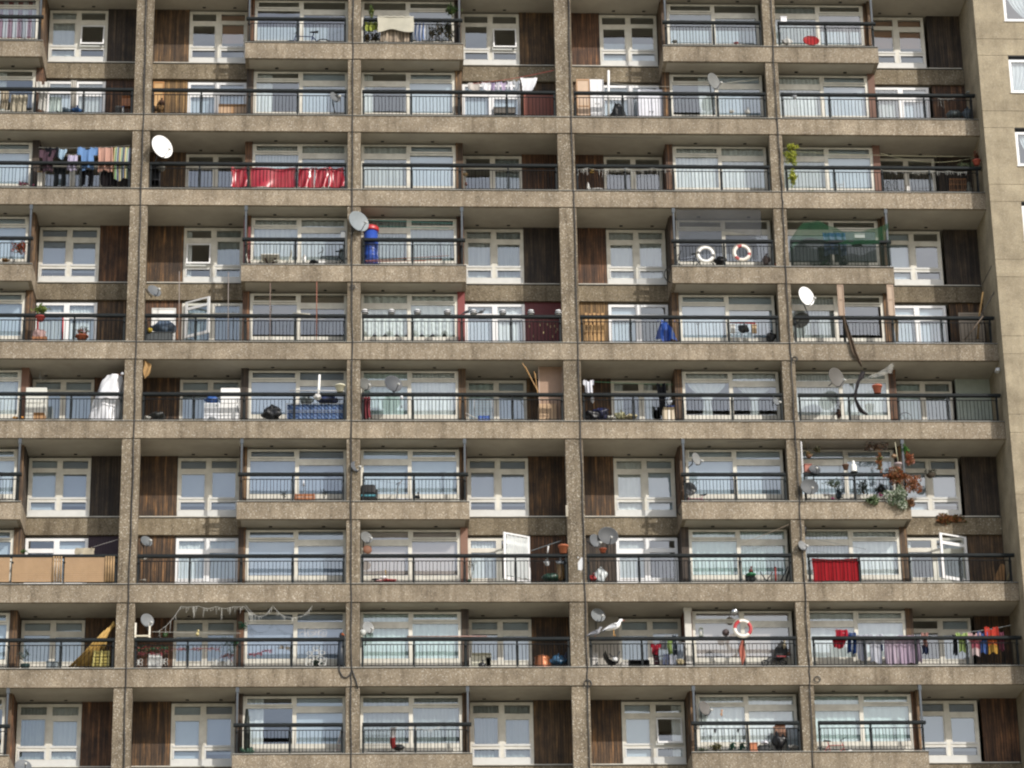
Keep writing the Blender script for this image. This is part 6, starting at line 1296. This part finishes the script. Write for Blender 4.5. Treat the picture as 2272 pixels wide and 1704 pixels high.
for a in (535, 590, 650, 705): m.tube([Q('B3', a, 1345, .12), Q('B3', a+8, 1270, .12)], .010, 4)
single(m, 'wire_light_figure', mat('e4e4e0', .4), 'curly white wire light figure behind the ninth-row bars', 'fairy lights')
greens('B3', 625, 1310, .35, (.25, .1, .14), 120, .05, ['2a4a3c', '3a5c44'], 'dark green plant behind the curly wire figure')
t = thing('toucan_ornament', 'colourful bird ornament on a dark stand beside the slim pillar', 'ornament', tuple(Q('B3', 835, 1330, .3)))
m = M(); m.blob(Q('B3', 842, 1085, .1), (.08, .06, .11), 2, .08, 8); part(m, 'body', mat('1c1e24', .4), t); m = M(); m.tube([Q('B3', 845, 1068, .05), Q('B3', 865, 1078, .0)], [.04, .01], 6); part(m, 'beak', mat('c8682c', .4), t); m = M(); m.tube([Q('B3', 838, 1110, .12), Q('B3', 832, 1340, .12)], [.09, .12], 8); part(m, 'stand', mat('2a3440', .5), t)
for i, (a, b) in enumerate(((2070, 1000), (2010, 1145))): greens('A3', a, b, .4, (.11, .08, .11), 70, .045, ['1f5a44', '2f6a4c'], ['dark green wreath hanging by the ninth-row cheek wall', 'lower dark green wreath by the ninth-row cheek wall'][i], 'wreath', 'wreath')
bag('A3', 1690, 1070, .05, (.05, .05, .05), 'c8b878', 'tiny yellow figure standing on the ninth-row rail', name='ornament', cat='ornament')
greens('A3', 1415, 1072, .3, (.06, .05, .06), 30, .04, ['3c8a3c', '58a04a'], 'small bright green leaf ornament in front of the boards')
bag('B3', 1022, 1055, .2, (.10, .08, .10), 'c8ccc8', 'round pale mug-like lamp beside the palest dish', knot=False, name='lamp', cat='lamp', amp=.06)
m = M(); u = Q('B3', 1400, 1084, .03); v = Q('B3', 2085, 1084, .03); m.tube([(u.x, .0, zr(8)+.94), (v.x, .0, zr(8)+.94)], .018, 6); single(m, 'rod', mat('a07a70', .5), 'long pinkish rod lying along the ninth-row handrail', 'rod')
boxy('B3', 1955, 1250, 2122, 1345, .6, .3, 'd8d4bc', 'cream carton below the kitchen window, ninth row', row=8, style='carton', c2='c4bea4')
bag('B3', 2045, 1335, .3, (.11, .08, .08), '3a3a3c', 'dark little bag in front of the cream carton')
boxy('C3', -10, 1252, 40, 1345, .6, .3, 'dcdac8', 'small cream box against the kitchen window, ninth row', row=8, c2='cfccba')
t = thing('copper_cauldron', 'shiny copper cauldron in front of the worn boards', 'pot', tuple(Q('C3', 475, 1340, .4)))
m = M(); p = Q('C3', 475, 1340, .4); p.z = zf(8); h = Q('C3', 475, 1268, .4).z-p.z; m.lathe([(.18, 0), (.25, h*.3), (.26, h*.7), (.22, h*.9), (.24, h)], p, 20); part(m, 'bowl', mat('b0683c', .3, .5), t); m = M(); m.tube([(p.x-.24, .4, p.z+h), (p.x, .4, p.z+h+.1), (p.x+.24, .4, p.z+h)], .014, 6); part(m, 'handle', mat('5c3a28', .5), t)
bag('C3', 610, 1300, .4, (.25, .16, .15), '27587a', 'teal-blue plastic sack beside the copper cauldron', amp=.3)
bag('C3', 680, 1290, .5, (.10, .1, .16), '1d2b4c', 'dark blue bundle beside the teal sack, by the pillar')
p = Q('C3', 930, 1085, .03)
bird('C3', 925, 1090, .04, zr(8)+.925, .44, ('8f9096', '74767e', '8a5a50', '4c4e56', '5a5450'), 'grey dove crouching on the ninth-row rail beside the pillar', 'dove', 1, .02)
bird('C3', 1085, 1090, .03, zr(8)+.925, .56, ('efefef', 'c9ccd2', 'd9a04a', '2c2e34', 'c8402c'), 'white seagull standing on the ninth-row rail', 'seagull', 1, .13)
boxy('C3', 896, 1225, 952, 1345, .5, .3, 'dedad4', 'slim white cabinet beside the pillar under the dove', 'cabinet', 'cabinet', row=8, c2='cfcac2')
boxy('C3', 1150, 1305, 1212, 1345, .5, .3, 'dedad4', 'low white box under the black bouncer chair', row=8, c2='cfcac2')
t = thing('bouncer_chair', 'black and white baby bouncer hooked behind the bars under the seagull', 'baby seat', tuple(Q('C3', 1070, 1335, .3)))
m = M(); pts = [(1010, 1225), (1025, 1265), (1045, 1300), (1085, 1325), (1125, 1310), (1140, 1275)]; P_ = [Q('C3', a, b, .25) for a, b in pts]
def bc(u, v): k = v*5; i = min(4, int(k)); p_ = P_[i].lerp(P_[i+1], k-i); return (p_.x+.0, p_.y+(u-.5)*.34, p_.z+.05*abs(u-.5))
m.grid(bc, 6, 24); m.grid(lambda u, v: tuple(Vector(bc(u, v))+Vector((-.05, 0, -.05))), 6, 24); part(m, 'seat', mat('15181c', .7), t)
m = M(); m.tube([Q('C3', 1140, 1215, .1), Q('C3', 1118, 1258, .1), Q('C3', 1075, 1262, .1), Q('C3', 1050, 1235, .1)], .018, 6); part(m, 'frame', mat('2a2e34', .4), t); m = M(); m.blob(Q('C3', 1100, 1285, .1), (.09, .06, .07), 5, .2, 8); part(m, 'cushion', mat('d8d8d8', .7), t)
boxy('C3', 1212, 1290, 1395, 1345, .9, .3, '1c1d22', 'low black shelf under the kitchen window, ninth row', 'shelf_unit', 'shelf', row=8, style='shelf', c2='2a2b30')
t = thing('clothes_airer', 'clothes airer loaded with red, green and grey garments', 'clothes airer', tuple(Q('C3', 1570, 1340, .5)))
m = M(); m.tube([Q('C3', 1490, 1130, .5), Q('C3', 1530, 1085, .5), Q('C3', 1590, 1080, .5), Q('C3', 1630, 1130, .5)], .014, 5)
for b in (1140, 1200, 1260, 1300): m.tube([Q('C3', 1410, b, .5), Q('C3', 1690, b, .5)], .008, 4)
for a in (1440, 1600, 1690): m.tube([Q('C3', a, 1140, .5), Q('C3', a-10, 1345, .5)], .012, 5)
part(m, 'frame', mat('c8cacc', .4, .4), t)
for i, (a0, b0, a1, b1, c, sh) in enumerate(((1400, 1150, 1490, 1245, 'b01c34', 'shirt'), (1425, 1225, 1475, 1335, '4a3038', 'sheet'), (1480, 1120, 1545, 1200, '6c7074', 'sheet'), (1550, 1110, 1590, 1240, '8fa860', 'sheet'), (1592, 1080, 1625, 1250, '3a4450', 'sheet'), (1510, 1240, 1560, 1335, '8a94b8', 'trousers'), (1565, 1250, 1625, 1335, 'c4c8d4', 'sheet'), (1635, 1150, 1680, 1300, 'a8b4c4', 'sheet'))):
    cloth('C3', a0, b0, a1, b1, .46+.02*(i % 3), c, ['crimson top hanging at the near end of the airer', 'dark plum cloth below the crimson top', 'grey cloth in the middle of the airer', 'moss green towel on the airer', 'slate cloth beside the moss green towel', 'blue-grey trousers low on the airer', 'pale grey cloth low on the airer', 'pale blue cloth at the far end of the airer'][i], 'laundry_piece', 'laundry', shape=sh, folds=1, group='laundry on the ninth-row airer')
bag('C3', 1655, 1305, .4, (.13, .1, .08), 'c4b48a', 'straw basket at the foot of the airer', knot=False, name='basket', cat='basket')
X0, X1, Z0, Z1 = rect('C3', 1700, 862, 1758, 1345, .62); m = M(); m.box(X0, X1, .62, .75, zf(8), zr(8)+2.02); m.box(X0-.02, X1+.02, .60, .76, zr(8)+1.9, zr(8)+2.0); single(m, 'white_post', mat('dcd8ce', .5), 'wide white painted post beside the brown cheek wall, ninth row', 'post')
p = Q('C3', 1835, 1085, .03); t = thing('candle_lantern', 'small glass lantern standing on the ninth-row rail', 'lantern', (p.x, p.y, zr(8)+.925))
m = M(); z = zr(8)+.925; m.box(p.x-.06, p.x+.06, -.03, .09, z, z+.03); m.add([(p.x-.06, -.03, z+.24), (p.x+.06, -.03, z+.24), (p.x+.06, .09, z+.24), (p.x-.06, .09, z+.24), (p.x, .03, z+.31)], [(0, 1, 2, 3), (0, 1, 4), (1, 2, 4), (2, 3, 4), (3, 0, 4)]); [m.box(p.x+a, p.x+a+.015, b, b+.015, z+.03, z+.24) for a in (-.06, .045) for b in (-.03, .075)]; part(m, 'frame', mat('7c8478', .5), t)
m = M(); m.lathe([(.025, 0), (.025, .12)], (p.x, .03, z+.03), 8); part(m, 'candle', mat('e0dccb', .6), t)
m = M(); p = Q('D3', 32, 770, .3); m.lathe([(.01, -.13)]+[(.13*math.cos(a), .13*math.sin(a)) for a in [-1.3, -1.0, -.6, -.2, .2, .6, 1.0, 1.3]]+[(.01, .13)], p, 20); t = thing('mirror_ball', 'silver mirror ball hanging from the ninth-row ceiling', 'mirror ball', tuple(p)); part(m, 'ball', mat('c9ccd0', .16, .95, .1), t); m = M(); m.tube([p+Vector((0, 0, .13)), Vector((p.x, p.y, zr(8)+2.0))], .006, 4); part(m, 'hanging_wire', mat('4a4a4a', .5), t)
lifebuoy('D3', 95, 895, -.02, .29, (['e9e2d8', 'c02028'], [1, 1, 0, 0, 0, 1, 1, 1, 0, 0, 0, 0, 0, 0, 1, 1]), 'red and white lifebuoy on the handrail below the mirror ball')
ribbon('D3', [(92, 985), (85, 1050), (95, 1100), (92, 1165)], [20, 40, 44, 10], .0, 'b0604c', 'faded orange streamers hanging under the red and white lifebuoy', 'streamers')
m = M(); p = Q('C3', 2045, 1057, .3); m.blob(p, (.11, .11, .11), 5, .04, 10); single(m, 'ball', mat('4a3a38', .6), 'dark brown round ball behind the ninth-row rail, near the lifebuoy', 'ball')
t = thing('pushchair', 'black folded-back pushchair behind the bars below the pinkish blinds', 'pushchair', tuple(Q('D3', 370, 1160, .4)))
m = M(); P2 = [Q('D3', a, b, .4) for a, b in ((385, 985), (420, 1010), (435, 1060), (405, 1110), (335, 1120), (340, 1040))]; m.add(list(P2)+[q+Vector((0, .35, 0)) for q in P2], [(0, 1, 2, 3, 4, 5), (11, 10, 9, 8, 7, 6)]+[(i, (i+1) % 6, 6+(i+1) % 6, 6+i) for i in range(6)]); part(m, 'hood', mat('121418', .7), t)
m = M(); m.tube([Q('D3', 240, 1165, .38), Q('D3', 300, 1110, .38), Q('D3', 400, 1110, .38)], .016, 5).tube([Q('D3', 270, 1170, .7), Q('D3', 320, 1120, .7), Q('D3', 420, 1160, .7)], .016, 5).tube([Q('D3', 385, 985, .55), Q('D3', 375, 965, .55), Q('D3', 410, 985, .55)], .016, 5); part(m, 'frame', mat('4a4e54', .4, .5), t)
for a in (262, 330, 400):
    m = M(); p = Q('D3', a, 1155, .36); m.tube([(p.x+.09*math.cos(i*.5236), .36, p.z+.09*math.sin(i*.5236)) for i in range(12)], .02, 6, 0, True); m.tube([(p.x-.08, .36, p.z), (p.x+.08, .36, p.z)], .008, 4); part(m, 'wheel', mat('1c1c1e', .8), t)
m = M(); m.box(*[Q('D3', 350, 1105, .38).x, Q('D3', 420, 1105, .38).x], .37, .39, Q('D3', 380, 1112, .38).z, Q('D3', 380, 1100, .38).z); part(m, 'strap', mat('b02a30', .6), t)
bag('D3', 405, 1025, .36, (.05, .04, .07), 'b8a888', 'small tan toy hooked on the pushchair hood', name='toy', cat='toy')
bag('D3', 440, 1085, .5, (.07, .06, .06), '7a5a4a', 'small brown bag behind the pushchair')
wire('D3', 620, 870, 1010, 960, .15, .15, .02, 'b4b8b8', 'washing line holding the red and blue laundry, ninth row')
wire('D3', 1700, 930, 2110, 870, .15, .15, .03, 'b4b8b8', 'washing line near the tower holding bright T-shirts, ninth row')
for i, (a0, b0, a1, b1, c, sh, st) in enumerate(((792, 905, 884, 975, 'b41c34', 'sheet', None), (765, 970, 885, 1042, 'b41c34', 'point', None), (880, 928, 950, 1080, '1f4484', 'trousers', None), (955, 945, 1030, 1130, 'c4c6d4', 'sheet', None), (1028, 940, 1156, 1152, 'ced0dc', 'shirt', None), (1130, 950, 1150, 1060, '30509c', 'sheet', None), (1160, 955, 1262, 1165, 'c4b2c4', 'sheet', None), (1262, 948, 1392, 1160, 'bfa9c0', 'sheet', None), (1395, 955, 1432, 1150, 'c8b6cc', 'sheet', None), (1436, 928, 1492, 1035, 'b98a80', 'shirt', None), (1440, 1020, 1490, 1085, '2f3a5c', 'sheet', None), (1672, 945, 1706, 1092, '23252e', 'sheet', None), (1700, 928, 1790, 1072, 'a8c070', 'shirt', None), (1792, 930, 1890, 1100, ['d8b0b0', 'c8687a', 'dcc4c4'], 'shirt', 'H'), (1865, 920, 1940, 1080, '4a6cb0', 'shirt', None), (1918, 885, 2022, 1082, ['c83a28', 'd8642c', 'c89a3a'], 'shirt', 'H'), (2020, 925, 2060, 1060, '8a4a5c', 'sheet', None))):
    cloth('D3', a0, b0, a1, b1, .13+.015*(i % 3), c, ['red shirt folded over the ninth-row line', 'hanging tails of the red shirt behind the bars', 'navy blue jeans beside the red shirt', 'off-white sheet next to the jeans', 'large pale shirt next to the off-white sheet', 'narrow bright blue cloth by the pale shirt', 'first mauve sheet in the middle of the longest line', 'widest mauve sheet in the middle of the longest line', 'narrow mauve sheet beside the railing post', 'peach top beyond the mauve sheets', 'dark blue cloth under the peach top', 'narrow black cloth before the lime T-shirt', 'lime green T-shirt hanging near the tower', 'pink and white striped top beside the lime T-shirt', 'mid-blue T-shirt beside the orange one', 'orange and red patterned top nearest the tower', 'wine-coloured cloth behind the orange top'][i], 'laundry_piece', 'laundry', shape=sh, stripes=st, folds=2, group='laundry on the ninth-row lines near the tower')
# ---- tenth row
p = Q('A5', 1595, 560, .3)
t = thing('cactus', 'upright dark cactus and leafy succulents at the balcony corner, tenth row', 'plant', (p.x, .3, zf(9)))
m = M(); m.tube([(p.x, .45, zf(9)), Q('A5', 1595, 400, .45), Q('A5', 1595, 270, .45)], [.10, .10, .04], 9); part(m, 'column', leafmat('1f2a22'), t)
m = M()
for k in range(9): q = k*.7; u = Vector((p.x, .3, zf(9)+.35)); m.tube([u, u+Vector((.2*math.cos(q), .12*math.sin(q), .18+.04*(k % 3)))], [.05, .045], 7)
part(m, 'paddles', leafmat('3f6a52'), t); m = M(); m.lathe([(.16, 0), (.22, .3), (.23, .33)], (p.x, .3, zf(9)), 14); part(m, 'pot', mat('cfc9bc', .8), t)
t = thing('step_ladder', 'white step ladder leaning behind the bars by the slim pillar', 'ladder', tuple(Q('A5', 2185, 545, .4)))
m = M(); m.tube([Q('A5', 2165, 550, .4), Q('A5', 2205, 400, .6)], .018, 5).tube([Q('A5', 2200, 550, .4), Q('A5', 2230, 400, .6)], .018, 5); part(m, 'rails', mat('d8d4cc', .5), t); m = M()
for k in range(5): m.tube([Q('A5', 2168+8*k, 535-28*k, .4+.04*k), Q('A5', 2200+7*k, 535-28*k, .4+.04*k)], .014, 5)
part(m, 'rungs', mat('c8a8a4', .5), t)
t = thing('wire_rack', 'wire mesh rack behind the tenth-row bars beside the slim pillar', 'rack', tuple(Q('B5', 285, 545, .4)))
m = M()
for k in range(7): m.tube([Q('B5', 205+26*k, 385, .4), Q('B5', 205+26*k, 545, .4)], .006, 4)
for k in range(6): m.tube([Q('B5', 205, 385+30*k, .4), Q('B5', 362, 385+30*k, .4)], .006, 4)
part(m, 'mesh', mat('7c8488', .5), t)
cloth('B5', 366, 390, 402, 520, .2, ['e4e0e0', 'c04a4a'], 'white and red cloth hanging beside the wire rack', stripes='H', slant=.05)
bag('B5', 420, 520, .4, (.17, .12, .08), '1c1e22', 'black folded bundle below the white and red cloth', knot=False)
garland('B5', [(400, 388), (520, 388), (560, 398), (640, 402), (690, 382)], .03, 'pale garland tied under the tenth-row handrail', .08, 70)
garland('B5', [(200, 545), (450, 548), (700, 548), (830, 548)], .03, 'row of small white lights along the tenth-row parapet', .06, 60)
greens('C5', 305, 495, .2, (.20, .12, .11), 190, .04, ['7a6a3c', '8a8a4a', '5c5a34'], 'bushy olive plant on the parapet, tenth row')
greens('C5', 215, 515, .2, (.14, .1, .05), 60, .04, ['4c6a44', '6a7a4c'], 'low green plant beside the olive bush')
for i, a in enumerate((405, 465)):
    greens('C5', a, 490, .3, (.08, .07, .13), 36, .07, ['2c6a5a', '3c7a5c'], ['teal spiky plant beside the olive bush', 'teal spiky plant beside the orange box'][i])
boxy('C5', 515, 468, 562, 516, .3, .2, 'c8743c', 'orange plastic box behind the tenth-row bars', row=9, c2='b86430')
boxy('C5', 570, 482, 638, 516, .4, .2, '26282c', 'black tray holding white parcels, tenth row', 'tray', 'tray', row=9, c2='1e2024')
bag('C5', 605, 468, .4, (.11, .08, .05), 'e6e6f0', 'white parcel on the black tray', knot=False)
bag('C5', 695, 450, .5, (.18, .15, .30), '17181e', 'black bin bag beneath the brown carton, tenth row')
boxy('C5', 668, 368, 735, 430, .4, .3, '9a6a4c', 'brown carton on top of the black bin bag', style='carton', c2='7a523a')
boxy('C5', 745, 375, 815, 440, .6, .3, '98a4ac', 'upper grey-blue plastic drawer box by the pillar, tenth row', c2='b4c0c6')
boxy('C5', 745, 442, 815, 512, .6, .3, '7d8a8e', 'lower grey-blue plastic drawer box by the pillar, tenth row', c2='a4b0b4')
bag('C5', 780, 495, .35, (.16, .1, .06), 'a4a29c', 'grey rag in front of the drawer boxes', knot=False)
bicycle('C5', 1035, 510, .4, 9, 'c04a48', 'small red bicycle behind the tenth-row rail', .80, 1, 12)
bag('C5', 1130, 520, .1, (.09, .06, .03), 'ececea', 'white cloth bundle on the tenth-row parapet near the red bicycle', knot=False)
for i, (a, b) in enumerate(((298, 393), (440, 390))):
    m = M(); u = Q('C5', a, b, .76); m.rbox(u.x-.03, u.x+.03, .74, .78, u.z-.06, u.z+.06, .01); m.tube([(u.x, .74, u.z), (u.x+.05, .70, u.z)], .01, 5); single(m, 'door_handle_plate', mat('33363c', .5), ['small dark hook nearer the balcony corner, tenth row', 'small dark hook nearer the middle post, tenth row'][i], 'hook')
bag('C5', 336, 294, .3, (.03, .03, .05), 'd0a078', 'tiny orange ornament hanging above the tenth-row rail', name='ornament', cat='ornament')
